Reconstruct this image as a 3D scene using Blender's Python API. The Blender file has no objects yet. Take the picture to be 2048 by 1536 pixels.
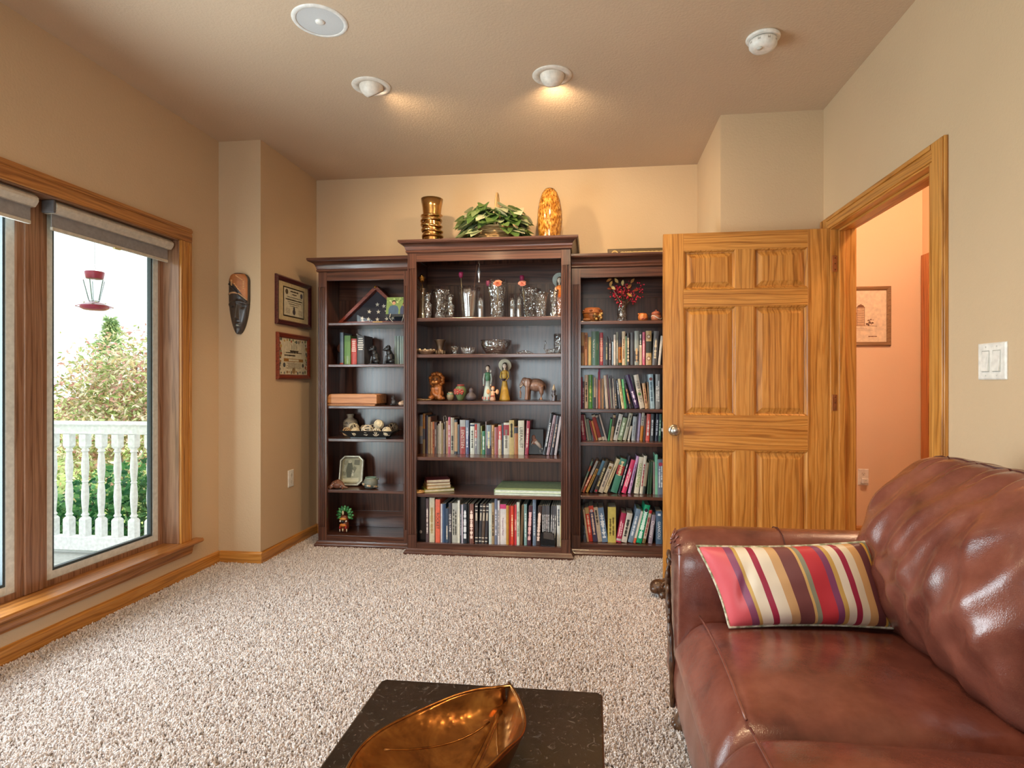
import bpy, bmesh, math, random
from math import sin, cos, pi, radians, sqrt, atan2
from mathutils import Vector, Matrix, noise

sc = bpy.context.scene
COL = sc.collection
random.seed(7)

# ------------------------------------------------------------------ camera
cam = bpy.data.cameras.new('camera')
cam.sensor_fit = 'HORIZONTAL'
cam.sensor_width = 36.0
cam.lens = 36.0 * 1170 / 2048
cam.shift_x = -0.0127
cam.shift_y = -0.00146
cam.clip_start = 0.05
cam.clip_end = 200
cam_ob = bpy.data.objects.new('camera', cam)
cam_ob.location = (0, 0, 1.172)
cam_ob.rotation_euler = (radians(90), 0, radians(6.727))
COL.objects.link(cam_ob)
sc.camera = cam_ob

# ------------------------------------------------------------------ sky, sun, exposure
world = bpy.data.worlds.new('sky')
sc.world = world
world.use_nodes = True
bg = world.node_tree.nodes['Background']
bg.inputs[0].default_value = (0.93, 0.97, 1.0, 1)
bg.inputs[1].default_value = 1.9

sun = bpy.data.lights.new('sun', 'SUN')
sun.energy = 4.0
sun.angle = radians(2.0)
sun.color = (1.0, 0.95, 0.86)
sun_ob = bpy.data.objects.new('sun', sun)
sun_ob.rotation_euler = (radians(18), radians(38), 0)
COL.objects.link(sun_ob)

# unseen area lamps added to boost the daylight at the left and near windows
for nm, loc, rot, sx, sy, en in (('daylight_fill_left', (-2.74, 1.48, 1.12), (0, radians(-90), 0), 1.75, 1.5, 115.0),
                                 ('daylight_fill_near', (-.7, -2.82, 1.4), (radians(90), 0, 0), 1.75, 1.25, 62.0)):
    L = bpy.data.lights.new(nm, 'AREA')
    L.shape = 'RECTANGLE'; L.size = sx; L.size_y = sy; L.energy = en; L.color = (0.80, 0.91, 1.0)
    lo = bpy.data.objects.new(nm, L); lo.location = loc; lo.rotation_euler = rot
    COL.objects.link(lo)

vs = sc.view_settings
vs.view_transform = 'Standard'
vs.look = 'None'
vs.gamma = 1.0
vs.exposure = 0.3
vs.use_curve_mapping = False
cy = sc.cycles
cy.max_bounces = 10
cy.diffuse_bounces = 6
cy.glossy_bounces = 4
cy.transmission_bounces = 6
cy.transparent_max_bounces = 24
cy.caustics_reflective = False
cy.caustics_refractive = False
cy.sample_clamp_indirect = 6.0
cy.use_denoising = True

# ------------------------------------------------------------------ materials
MATS = {}
def lin(c):
    if isinstance(c, str):
        c = c.lstrip('#')
        c = [int(c[i:i + 2], 16) / 255 for i in (0, 2, 4)]
        return tuple(x / 12.92 if x <= 0.04045 else ((x + 0.055) / 1.055) ** 2.4 for x in c) + (1,)
    return tuple(c)[:3] + (1,)

class NT:
    """small node-tree writer"""
    def __init__(s, name):
        s.m = bpy.data.materials.new(name)
        s.m.use_nodes = True
        s.t = s.m.node_tree
        s.b = s.t.nodes['Principled BSDF']
        s.out = s.t.nodes['Material Output']
    def n(s, typ, **kw):
        nd = s.t.nodes.new(typ)
        for k, v in kw.items():
            if k.startswith('i_'):
                nd.inputs[k[2:].replace('_', ' ')].default_value = v
            else:
                setattr(nd, k, v)
        return nd
    def l(s, a, b):
        s.t.links.new(a, b)
    def coords(s, scale=(1, 1, 1), obj=True, rnd=True):
        tc = s.n('ShaderNodeTexCoord')
        mp = s.n('ShaderNodeMapping')
        mp.inputs['Scale'].default_value = scale
        s.l(tc.outputs['Object' if obj else 'Generated'], mp.inputs['Vector'])
        if rnd:
            oi = s.n('ShaderNodeObjectInfo')
            mu = s.n('ShaderNodeMath', operation='MULTIPLY')
            mu.inputs[1].default_value = 37.0
            s.l(oi.outputs['Random'], mu.inputs[0])
            s.l(mu.outputs[0], mp.inputs['Location'])
        return mp.outputs[0]
    def noise(s, vec, scale=5, detail=4, rough=0.55, dist=0.0):
        nd = s.n('ShaderNodeTexNoise')
        nd.inputs['Scale'].default_value = scale
        nd.inputs['Detail'].default_value = detail
        nd.inputs['Roughness'].default_value = rough
        nd.inputs['Distortion'].default_value = dist
        s.l(vec, nd.inputs['Vector'])
        return nd.outputs['Fac']
    def ramp(s, fac, stops, interp='LINEAR'):
        r = s.n('ShaderNodeValToRGB')
        r.color_ramp.interpolation = interp
        e = r.color_ramp.elements
        while len(e) < len(stops):
            e.new(0.5)
        for el, (p, c) in zip(e, stops):
            el.position = p
            el.color = lin(c)
        s.l(fac, r.inputs[0])
        return r.outputs[0]
    def mix(s, fac, a, b, mode='MIX'):
        m = s.n('ShaderNodeMix', data_type='RGBA', blend_type=mode)
        if isinstance(fac, float):
            m.inputs[0].default_value = fac
        else:
            s.l(fac, m.inputs[0])
        for v, i in ((a, 6), (b, 7)):
            if hasattr(v, 'is_linked'):
                s.l(v, m.inputs[i])
            else:
                m.inputs[i].default_value = lin(v)
        return m.outputs[2]
    def bump(s, h, strength=0.3, dist=0.01):
        b = s.n('ShaderNodeBump')
        b.inputs['Strength'].default_value = strength
        b.inputs['Distance'].default_value = dist
        s.l(h, b.inputs['Height'])
        s.l(b.outputs[0], s.b.inputs['Normal'])
    def base(s, c):
        if hasattr(c, 'is_linked'):
            s.l(c, s.b.inputs['Base Color'])
        else:
            s.b.inputs['Base Color'].default_value = lin(c)
    def p(s, rough=0.5, metal=0.0, spec=0.5, coat=0.0, coat_rough=0.1):
        i = s.b.inputs
        i['Roughness'].default_value = rough
        i['Metallic'].default_value = metal
        i['Specular IOR Level'].default_value = spec
        i['Coat Weight'].default_value = coat
        i['Coat Roughness'].default_value = coat_rough
        return s.m

def plain(c, rough=0.5, metal=0.0, coat=0.0, vary=0.06, spec=0.5):
    """solid colour with slight procedural unevenness and micro relief"""
    key = ('plain', c if isinstance(c, str) else tuple(c), rough, metal, coat, vary, spec)
    if key in MATS:
        return MATS[key]
    t = NT('surface_' + (c.lstrip('#') if isinstance(c, str) else 'colour'))
    v = t.coords((1, 1, 1))
    nz = t.noise(v, 45, 3)
    c0 = lin(c)
    lo = tuple(max(0, x * (1 - vary * 2)) for x in c0[:3])
    hi = tuple(min(1, x * (1 + vary * 2)) for x in c0[:3])
    t.base(t.ramp(nz, [(0.3, lo), (0.7, hi)]))
    m = t.p(rough, metal, spec, coat)
    MATS[key] = m
    return m

def wall_paint(name, c, bumps=0.12):
    t = NT(name)
    v = t.coords((1, 1, 1), rnd=False)
    big = t.noise(v, 1.3, 2)
    c0 = lin(c)
    t.base(t.ramp(big, [(0.3, tuple(x * 0.96 for x in c0[:3])), (0.7, tuple(min(1, x * 1.04) for x in c0[:3]))]))
    a = t.noise(v, 95, 3, 0.5, 0.4)
    t.bump(a, bumps, 0.012)
    return t.p(0.62, 0, 0.35)

def wood(name, dark, mid, light, axis, ring=1.0, rough=0.35, coat=0.0, pores=True, contrast=1.0, spec=0.5):
    """wood with cathedral grain running along axis 0/1/2"""
    t = NT(name)
    scl = [5.2 * ring] * 3
    scl[axis] = 0.42 * ring
    v = t.coords(tuple(scl))
    w = t.n('ShaderNodeTexWave', wave_type='RINGS', rings_direction='XYZ'[axis], wave_profile='SIN')
    w.inputs['Scale'].default_value = 1.9
    w.inputs['Distortion'].default_value = 17.0
    w.inputs['Detail'].default_value = 4.0
    w.inputs['Detail Scale'].default_value = 0.55
    w.inputs['Detail Roughness'].default_value = 0.62
    t.l(v, w.inputs['Vector'])
    c1 = t.ramp(w.outputs['Fac'], [(0.0, dark), (0.1, mid), (0.4, light), (0.85, light), (1.0, mid)])
    scl3 = [30.0 * ring] * 3
    scl3[axis] = 0.9 * ring
    streak = t.noise(t.coords(tuple(scl3)), 1.0, 5, 0.62, 0.5)
    c2 = t.ramp(streak, [(0.28, dark), (0.45, mid), (0.62, light)])
    col = t.mix(0.5, c1, c2)
    scl2 = [190.0] * 3
    scl2[axis] = 5.0
    v2 = t.coords(tuple(scl2))
    pr = t.noise(v2, 1.0, 3, 0.7)
    pf = t.ramp(pr, [(0.36, (0.62, 0.55, 0.5)), (0.52, (1, 1, 1))])
    col = t.mix(0.45 * contrast if pores else 0.22, col, pf, 'MULTIPLY')
    t.base(col)
    t.bump(pr, 0.08, 0.002)
    return t.p(rough, 0, spec, coat, 0.15)

def glassy(name, tint=(1, 1, 1), gloss=0.25, rough=0.02, facets=0.0, fscale=60.0):
    """clear glass: see-through with fresnel reflections, optional cut facets"""
    t = NT(name)
    tr = t.n('ShaderNodeBsdfTransparent')
    tr.inputs[0].default_value = lin(tint)
    gl = t.n('ShaderNodeBsdfGlossy')
    gl.inputs['Roughness'].default_value = rough
    gl.inputs['Color'].default_value = (1, 1, 1, 1)
    fr = t.n('ShaderNodeLayerWeight')
    fr.inputs[0].default_value = 0.5
    pw = t.n('ShaderNodeMath', operation='POWER')
    pw.inputs[1].default_value = 4.5
    t.l(fr.outputs['Facing'], pw.inputs[0])
    ad = t.n('ShaderNodeMath', operation='ADD', use_clamp=True)
    ad.inputs[1].default_value = gloss + 0.03
    t.l(pw.outputs[0], ad.inputs[0])
    mx = t.n('ShaderNodeMixShader')
    t.l(ad.outputs[0], mx.inputs[0])
    t.l(tr.outputs[0], mx.inputs[1])
    t.l(gl.outputs[0], mx.inputs[2])
    if facets:
        v = t.coords((1, 1, 1))
        vo = t.n('ShaderNodeTexVoronoi', feature='DISTANCE_TO_EDGE')
        vo.inputs['Scale'].default_value = fscale
        t.l(v, vo.inputs['Vector'])
        b = t.n('ShaderNodeBump')
        b.inputs['Strength'].default_value = facets
        b.inputs['Distance'].default_value = 0.01
        t.l(vo.outputs[0], b.inputs['Height'])
        t.l(b.outputs[0], gl.inputs['Normal'])
        t.l(b.outputs[0], fr.inputs['Normal'])
    t.l(mx.outputs[0], t.out.inputs[0])
    return t.m

def emitter(name, c, strength):
    t = NT(name)
    t.base(c)
    t.b.inputs['Emission Color'].default_value = lin(c)
    t.b.inputs['Emission Strength'].default_value = strength
    return t.p(0.4)

WALL = wall_paint('tan_wall_paint', (0.60, 0.445, 0.285))
CEIL = wall_paint('tan_ceiling_paint', (0.60, 0.455, 0.32), 0.16)
HALLP = wall_paint('peach_hall_paint', (0.84, 0.62, 0.42), 0.05)
_oak = ('#85501c', '#b8782f', '#d2964a')
OAKX = wood('golden_oak_lengthwise', *_oak, 0, coat=0.25)
OAKY = wood('golden_oak_deep', *_oak, 1, coat=0.25)
OAKZ = wood('golden_oak_upright', *_oak, 2, coat=0.25)
_oak2 = ('#6e3a12', '#9c6029', '#bd7f40')
OAK2Y = wood('window_oak_deep', *_oak2, 1, coat=0.3)
OAK2Z = wood('window_oak_upright', *_oak2, 2, coat=0.3)
OAK2X = wood('window_oak_lengthwise', *_oak2, 0, coat=0.3)
_br = ('#64422e', '#8a6248', '#a47c60')
BROWNZ = wood('brown_window_wood_upright', *_br, 2, coat=0.2)
BROWNY = wood('brown_window_wood_deep', *_br, 1, coat=0.2)
_mah = ('#2c1610', '#48281e', '#664031')
MAHX = wood('mahogany_lengthwise', *_mah, 0, ring=0.7, rough=0.28, coat=0.5, pores=False)
MAHZ = wood('mahogany_upright', *_mah, 2, ring=0.7, rough=0.28, coat=0.5, pores=False)
MAHY = wood('mahogany_deep', *_mah, 1, ring=0.7, rough=0.28, coat=0.5, pores=False)
WHITE = plain('#e9e6df', 0.4)
WHITEV = plain('#eceef0', 0.35)
BLACKP = plain('#101014', 0.3)
CHROME = plain('#c4c0b8', 0.22, 1.0)
BRASS = plain('#c99a4a', 0.28, 1.0)

# ------------------------------------------------------------------ mesh helpers
class M:
    def __init__(s):
        s.v, s.f, s.mi = [], [], []
        s.cur = 0
    def add(s, vs, fs):
        o = len(s.v)
        s.v += [tuple(x) for x in vs]
        s.f += [tuple(i + o for i in f) for f in fs]
        s.mi += [s.cur] * len(fs)
        return s
    def box(s, x0, x1, y0, y1, z0, z1):
        return s.add([(x, y, z) for z in (z0, z1) for y in (y0, y1) for x in (x0, x1)],
                     [(0, 2, 3, 1), (4, 5, 7, 6), (0, 1, 5, 4), (2, 6, 7, 3), (0, 4, 6, 2), (1, 3, 7, 5)])
    def obox(s, c, size, mat):
        hx, hy, hz = (q / 2 for q in size)
        vs = [Vector(c) + mat @ Vector((x, y, z)) for z in (-hz, hz) for y in (-hy, hy) for x in (-hx, hx)]
        return s.add(vs, [(0, 2, 3, 1), (4, 5, 7, 6), (0, 1, 5, 4), (2, 6, 7, 3), (0, 4, 6, 2), (1, 3, 7, 5)])
    def prism(s, poly, a0, a1, axis=2):
        """2-D polygon extruded along an axis; the polygon uses the other two axes in cyclic-free order"""
        def mk(p, a):
            if axis == 2: return (p[0], p[1], a)
            if axis == 1: return (p[0], a, p[1])
            return (a, p[0], p[1])
        n = len(poly)
        vs = [mk(p, a0) for p in poly] + [mk(p, a1) for p in poly]
        fs = [(i, (i + 1) % n, n + (i + 1) % n, n + i) for i in range(n)]
        fs += [tuple(range(n))[::-1], tuple(range(n, 2 * n))]
        return s.add(vs, fs)
    def rings(s, rs, cap0=True, cap1=True, closed=True):
        n = len(rs[0])
        vs = [p for r in rs for p in r]
        fs = []
        for k in range(len(rs) - 1):
            for i in range(n if closed else n - 1):
                j = (i + 1) % n
                fs.append((k * n + i, k * n + j, (k + 1) * n + j, (k + 1) * n + i))
        if cap0: fs.append(tuple(range(n))[::-1])
        if cap1: fs.append(tuple(range((len(rs) - 1) * n, len(rs) * n)))
        return s.add(vs, fs)
    def lathe(s, prof, n=24, c=(0, 0, 0), wob=None, sx=1, sy=1, cap0=True, cap1=True):
        """profile [(radius, height)] turned about z"""
        rs = []
        for r, z in prof:
            rs.append([(c[0] + sx * r * (wob(2 * pi * i / n, z) if wob else 1) * cos(2 * pi * i / n),
                        c[1] + sy * r * (wob(2 * pi * i / n, z) if wob else 1) * sin(2 * pi * i / n), c[2] + z) for i in range(n)])
        return s.rings(rs, cap0, cap1)
    def tube(s, pts, r, n=8, cap=True, closed=False):
        pts = [Vector(p) for p in pts]
        rr = r if isinstance(r, (list, tuple)) else [r] * len(pts)
        rs = []
        up = Vector((0, 0, 1))
        for i, p in enumerate(pts):
            if closed:
                d = pts[(i + 1) % len(pts)] - pts[i - 1]
            else:
                d = pts[min(i + 1, len(pts) - 1)] - pts[max(i - 1, 0)]
            d.normalize()
            a = d.cross(up)
            if a.length < 0.05: a = d.cross(Vector((1, 0, 0)))
            a.normalize()
            b = d.cross(a)
            rs.append([p + rr[i] * (cos(2 * pi * k / n) * a + sin(2 * pi * k / n) * b) for k in range(n)])
        if closed:
            rs.append(rs[0])
            return s.rings(rs, False, False)
        return s.rings(rs, cap, cap)
    def ell(s, c, r, nu=14, nv=9, mat=None):
        r = (r, r, r) if not isinstance(r, (list, tuple)) else r
        c = Vector(c)
        vs, fs = [], []
        for j in range(nv + 1):
            th = pi * j / nv
            for i in range(nu):
                ph = 2 * pi * i / nu
                p = Vector((r[0] * sin(th) * cos(ph), r[1] * sin(th) * sin(ph), r[2] * cos(th)))
                vs.append(c + (mat @ p if mat else p))
        for j in range(nv):
            for i in range(nu):
                k = (i + 1) % nu
                if j == 0: fs.append((0 * nu + i, nu + i, nu + k))
                elif j == nv - 1: fs.append((j * nu + i, (j + 1) * nu + i, j * nu + k))
                else: fs.append((j * nu + i, (j + 1) * nu + i, (j + 1) * nu + k, j * nu + k))
        return s.add(vs, fs)
    def grid(s, fn, nu, nv, closed_u=False):
        vs = [fn(i / (nu if closed_u else nu - 1), j / (nv - 1)) for j in range(nv) for i in range(nu)]
        fs = []
        for j in range(nv - 1):
            for i in range(nu if closed_u else nu - 1):
                k = (i + 1) % nu
                fs.append((j * nu + i, j * nu + k, (j + 1) * nu + k, (j + 1) * nu + i))
        return s.add(vs, fs)
    def build(s, name, mat, parent=None, loc=None, rot=None, smooth=False, bevel=0, seg=2, sub=0, remesh=0, solid=0, angle=40):
        me = bpy.data.meshes.new(name)
        me.from_pydata(s.v, [], s.f)
        mats = mat if isinstance(mat, (list, tuple)) else [mat]
        for m in mats:
            me.materials.append(m)
        if len(mats) > 1:
            me.polygons.foreach_set('material_index', s.mi)
        bm = bmesh.new(); bm.from_mesh(me)
        bmesh.ops.remove_doubles(bm, verts=bm.verts, dist=1e-6)
        bmesh.ops.recalc_face_normals(bm, faces=bm.faces)
        bm.to_mesh(me); bm.free()
        if smooth:
            me.polygons.foreach_set('use_smooth', [True] * len(me.polygons))
        me.update()
        o = bpy.data.objects.new(name, me)
        COL.objects.link(o)
        if parent is not None: o.parent = parent
        if loc is not None: o.location = loc
        if rot is not None: o.rotation_euler = rot
        if remesh:
            md = o.modifiers.new('remesh', 'REMESH'); md.mode = 'VOXEL'; md.voxel_size = remesh; md.use_smooth_shade = True
            md = o.modifiers.new('smooth', 'SMOOTH'); md.factor = 0.6; md.iterations = 3
        if solid:
            md = o.modifiers.new('thick', 'SOLIDIFY'); md.thickness = solid; md.offset = 0
        if bevel:
            md = o.modifiers.new('bevel', 'BEVEL'); md.width = bevel; md.segments = seg; md.limit_method = 'ANGLE'; md.angle_limit = radians(angle)
            md.harden_normals = False
        if sub:
            md = o.modifiers.new('sub', 'SUBSURF'); md.levels = sub; md.render_levels = sub
        return o

def thing(name, label, cat, loc=(0, 0, 0), rz=0.0, group=None, rot=None):
    o = bpy.data.objects.new(name, None)
    o.empty_display_size = 0.05
    COL.objects.link(o)
    o.location = loc
    o.rotation_euler = rot if rot else (0, 0, rz)
    return tag(o, label, cat, group)

def tag(o, label, cat, group=None):
    o['label'] = label
    o['category'] = cat
    if group: o['group'] = group
    return o

def struct(o, label=None, cat=None):
    o['kind'] = 'structure'
    if label: o['label'] = label
    if cat: o['category'] = cat
    return o

def rootstruct(name, label, cat, loc=(0, 0, 0)):
    o = bpy.data.objects.new(name, None)
    COL.objects.link(o)
    o.location = loc
    return struct(o, label, cat)

def box(name, mat, parent, x0, x1, y0, y1, z0, z1, bevel=0, **k):
    return M().box(x0, x1, y0, y1, z0, z1).build(name, mat, parent, bevel=bevel, **k)

def text_mesh(name, body, size, mat, parent, loc, rot=(0, 0, 0), extrude=0.0003, align='CENTER', sx=1.0):
    cu = bpy.data.curves.new(name, 'FONT')
    cu.body = body
    cu.size = size
    cu.extrude = extrude
    cu.align_x = align
    cu.align_y = 'CENTER'
    cu.resolution_u = 2
    tmp = bpy.data.objects.new(name + '_tmp', cu)
    me = bpy.data.meshes.new_from_object(tmp)
    bpy.data.objects.remove(tmp)
    bpy.data.curves.remove(cu)
    me.materials.clear()
    me.materials.append(mat)
    me.name = name
    o = bpy.data.objects.new(name, me)
    COL.objects.link(o)
    o.parent = parent
    o.location = loc
    o.rotation_euler = rot
    o.scale = (sx, 1, 1)
    return o

def copy_tree(o, parent=None):
    c = o.copy()
    COL.objects.link(c)
    c.parent = parent
    for ch in o.children:
        copy_tree(ch, c)
    return c

RX90 = (radians(90), 0, 0)          # lie in the x-z plane, facing the room (-y)
# ================================================================== THE ROOM
XL, XR, YB, YJ, YC, H = -2.43, 1.31, 4.32, 3.553, 3.54, 2.74
XA, XC = -2.139, 0.737            # alcove between the two jogs
YR = -2.6                         # wall behind the camera

# carpeted floor
t = NT('beige_carpet')
v = t.coords((1, 1, 1), rnd=False)
a = t.noise(v, 150, 3, 0.6)
b = t.noise(v, 14, 2)
c1 = t.ramp(a, [(0.3, '#9c8878'), (0.5, '#c9b8a8'), (0.72, '#e6dacd')])
t.base(t.mix(0.25, c1, t.ramp(b, [(0.3, '#b5a292'), (0.7, '#d6c8ba')])))
t.bump(a, 0.9, 0.02)
CARPET = t.p(0.95, 0, 0.1)
m = M()
m.box(XL - .15, XR + .12, YR - .15, YB + .15, -0.12, -0.008)
struct(m.build('floor', CARPET), 'beige cut-pile carpeted floor', 'floor')

m = M(); m.box(XL - .15, 3.2, YR - .15, 5.0, H, H + .1)
struct(m.build('ceiling', CEIL), 'tan textured ceiling', 'ceiling')

WY0, WY1, WZ0, WZ1 = 0.73, 3.185, 0.22, 2.01
m = M()
m.box(XL - .15, XL, YR, WY0 - .02, -.1, H).box(XL - .15, XL, WY1 + .02, YJ, -.1, H)
m.box(XL - .15, XL, WY0 - .02, WY1 + .02, -.1, WZ0 - .023).box(XL - .15, XL, WY0 - .02, WY1 + .02, WZ1 + .012, H)
struct(m.build('wall_left', WALL), 'tan wall with the large window', 'wall')
m = M(); m.box(XL - .15, XA, YJ, YB + .15, -.1, H)
struct(m.build('wall_back_left', WALL), 'tan wall jog beside the bookcases', 'wall')
m = M(); m.box(XA, XC, YB, YB + .15, -.1, H)
struct(m.build('wall_back', WALL), 'tan alcove wall behind the bookcases', 'wall')
m = M(); m.box(XC, XR + .12, YC, YB + .15, -.1, H)
struct(m.build('wall_back_right', WALL), 'tan wall jog behind the open door', 'wall')
DY0, DY1, DZ = 2.44, 3.44, 2.04
m = M()
m.box(XR, XR + .12, YR, DY0, -.1, H).box(XR, XR + .12, DY1, YC, -.1, H).box(XR, XR + .12, DY0, DY1, DZ, H)
struct(m.build('wall_right', WALL), 'tan wall with the doorway', 'wall')
# wall behind the camera, with an opening for the added window
RX0, RX1, RZ0, RZ1 = -1.6, 0.2, 0.75, 2.05
m = M()
m.box(XL - .15, RX0, YR - .15, YR, -.1, H).box(RX1, XR + .12, YR - .15, YR, -.1, H)
m.box(RX0, RX1, YR - .15, YR, -.1, RZ0).box(RX0, RX1, YR - .15, YR, RZ1, H)
struct(m.build('wall_front', WALL), 'tan wall on the near side of the room', 'wall')

def base_profile(th, h):
    return [(0, 0), (th, 0), (th, h * .86), (th * .75, h * .93), (th * .3, h), (0, h)]
def baseboard_y(name, x, sgn, y0, y1, label, h=.078):
    m = M(); m.prism([(x + sgn * p[0], p[1] - .008) for p in base_profile(.013, h + .008)], y0, y1, 1)
    return struct(m.build(name, OAKY), label, 'baseboard')
def baseboard_x(name, y, sgn, x0, x1, label, h=.078):
    m = M(); m.prism([(y + sgn * p[0], p[1] - .008) for p in base_profile(.013, h + .008)], x0, x1, 0)
    return struct(m.build(name, OAKX), label, 'baseboard')
baseboard_y('baseboard_left', XL, 1, YR + .013, YJ - .001, 'oak baseboard below the large window')
baseboard_x('baseboard_back_left', YJ, -1, XL + .014, XA + .013, 'short oak baseboard below the carved mask')
baseboard_y('baseboard_alcove_left', XA, 1, YJ, YB - .001, 'oak baseboard below the framed certificates')
baseboard_x('baseboard_back', YB, -1, XA + .014, XC - .014, 'oak baseboard behind the bookcases')
baseboard_x('baseboard_back_right', YC, -1, XC, XR - .02, 'oak baseboard behind the open door')
baseboard_y('baseboard_right', XR, -1, YR + .013, 2.33, 'oak baseboard behind the leather sofa')
baseboard_x('baseboard_front', YR, 1, XL + .014, XR - .014, 'oak baseboard of the near wall')

# ------------------------------------------------------------------ the large window
W = rootstruct('window_1', 'large oak-trimmed window with white sashes', 'window', (XL, 0, 0))
# coordinates below: x from the wall face (negative = outwards)
def casing_strip(m, y0, y1, z0, z1, horizontal):
    """flat oak casing with a stepped outer back-band"""
    if horizontal:
        m.box(0, .014, y0, y1, z0, z1)
        m.box(.014, .019, y0, y1, z1 - .026, z1 - .008)
        m.box(.014, .016, y0, y1, z0 + .006, z0 + .05)
    else:
        s = 1 if y1 > 2 else -1
        m.box(0, .014, y0, y1, z0, z1)
        ya, yb = (y1 - .026, y1 - .008) if s > 0 else (y0 + .008, y0 + .026)
        m.box(.014, .019, ya, yb, z0, z1 - .008)
        ya, yb = (y0 + .006, y0 + .05) if s > 0 else (y1 - .05, y1 - .006)
        m.box(.014, .016, ya, yb, z0, z1 - .03)
m = M(); casing_strip(m, WY0 - .09, WY1 + .095, WZ1 + .004, WZ1 + .088, True); m.build('head_casing', OAK2Y, W, bevel=.003)
m = M(); casing_strip(m, WY1 + .004, WY1 + .095, WZ0, WZ1 + .003, False); m.build('side_casing', OAKZ, W, bevel=.003)
m = M(); casing_strip(m, WY0 - .09, WY0 - .004, WZ0, WZ1 + .003, False); m.build('side_casing', OAKZ, W, bevel=.003)
m = M(); m.prism([(.0005, .197), (.046, .197), (.052, .203), (.052, .213), (.046, .22), (.0005, .22)], WY0 - .12, WY1 + .15, 1)
m.box(-.148, .0005, WY0 - .0199, WY1 + .0199, .1971, .22)
m.build('stool', OAK2Y, W)
m = M(); m.prism([(0, .137), (.012, .137), (.018, .15), (.02, .17), (.03, .19), (.034, .1965), (0, .1965)], WY0 - .09, WY1 + .095, 1)
m.build('apron', OAK2Y, W)
box('jamb', BROWNZ, W, -.15, 0, WY1, WY1 + .02, WZ0, WZ1, .002)
box('jamb', BROWNZ, W, -.15, 0, WY0 - .02, WY0, WZ0, WZ1, .002)
box('head_jamb', BROWNY, W, -.15, 0, WY0, WY1, WZ1, WZ1 + .012, .002)
for y0, y1 in ((2.33, 2.418), (1.48, 1.568)):
    box('mullion', BROWNZ, W, -.15, -.09, y0, y1, WZ0, WZ1, .004)
PANE = glassy('window_glass', (0.98, 1, 0.99), 0.0, 0.0)
VINYL = plain('#d8dedb', 0.35)
GASK = plain('#39464a', 0.5)
UNITS = ((2.418, 3.185), (1.568, 2.33), (0.73, 1.48))
for y0, y1 in UNITS:
    z0, z1 = WZ0, WZ1
    # brown wooden stop
    m = M()
    m.box(-.122, -.102, y0, y0 + .028, z0, z1).box(-.122, -.102, y1 - .028, y1, z0, z1)
    m.box(-.121, -.103, y0 + .028, y1 - .028, z0, z0 + .026).box(-.121, -.103, y0 + .028, y1 - .028, z1 - .03, z1)
    st = m.build('stop_frame', BROWNZ, W)
    # white sash with a dark gasket
    m = M()
    w = .046
    m.box(-.15, -.112, y0 + .02, y0 + .02 + w, z0 + .02, z1 - .02).box(-.15, -.112, y1 - .02 - w, y1 - .02, z0 + .02, z1 - .02)
    m.box(-.149, -.113, y0 + .02 + w, y1 - .02 - w, z0 + .02, z0 + .062).box(-.149, -.113, y0 + .02 + w, y1 - .02 - w, z1 - .09, z1 - .02)
    sa = m.build('sash', VINYL, W)
    m = M()
    g = .012
    ya, yb, za, zb = y0 + .02 + w, y1 - .02 - w, z0 + .062, z1 - .09
    m.box(-.14, -.116, ya, ya + g, za, zb).box(-.14, -.116, yb - g, yb, za, zb)
    m.box(-.139, -.117, ya + g, yb - g, za, za + g).box(-.139, -.117, ya + g, yb - g, zb - g, zb)
    m.build('gasket', GASK, sa)
    m = M(); m.box(-.131, -.129, ya + .002, yb - .002, za + .002, zb - .002)
    m.build('pane', PANE, W)

# window added behind the camera to bring in more light (plain, oak trimmed)
W2 = rootstruct('added_window_2', 'oak-trimmed window added in the near wall for light', 'window', (0, YR, 0))
m = M()
m.box(RX0 - .08, RX1 + .08, 0, .018, RZ1, RZ1 + .08).box(RX0 - .08, RX1 + .08, 0, .03, RZ0 - .05, RZ0)
m.box(RX0 - .08, RX0, 0, .018, RZ0, RZ1).box(RX1, RX1 + .08, 0, .018, RZ0, RZ1)
m.build('casing', OAK2X, W2)
m = M()
for x0, x1 in ((RX0, -.73), (-.67, RX1)):
    m.box(x0, x0 + .05, -.1, -.06, RZ0, RZ1).box(x1 - .05, x1, -.1, -.06, RZ0, RZ1)
    m.box(x0, x1, -.1, -.06, RZ0, RZ0 + .05).box(x0, x1, -.1, -.06, RZ1 - .05, RZ1)
m.box(-.73, -.67, -.14, -.02, RZ0, RZ1)
m.build('sash', VINYL, W2)
for x0, x1 in ((RX0 + .05, -.78), (-.62, RX1 - .05)):
    M().box(x0, x1, -.082, -.078, RZ0 + .05, RZ1 - .05).build('pane', PANE, W2)

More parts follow.
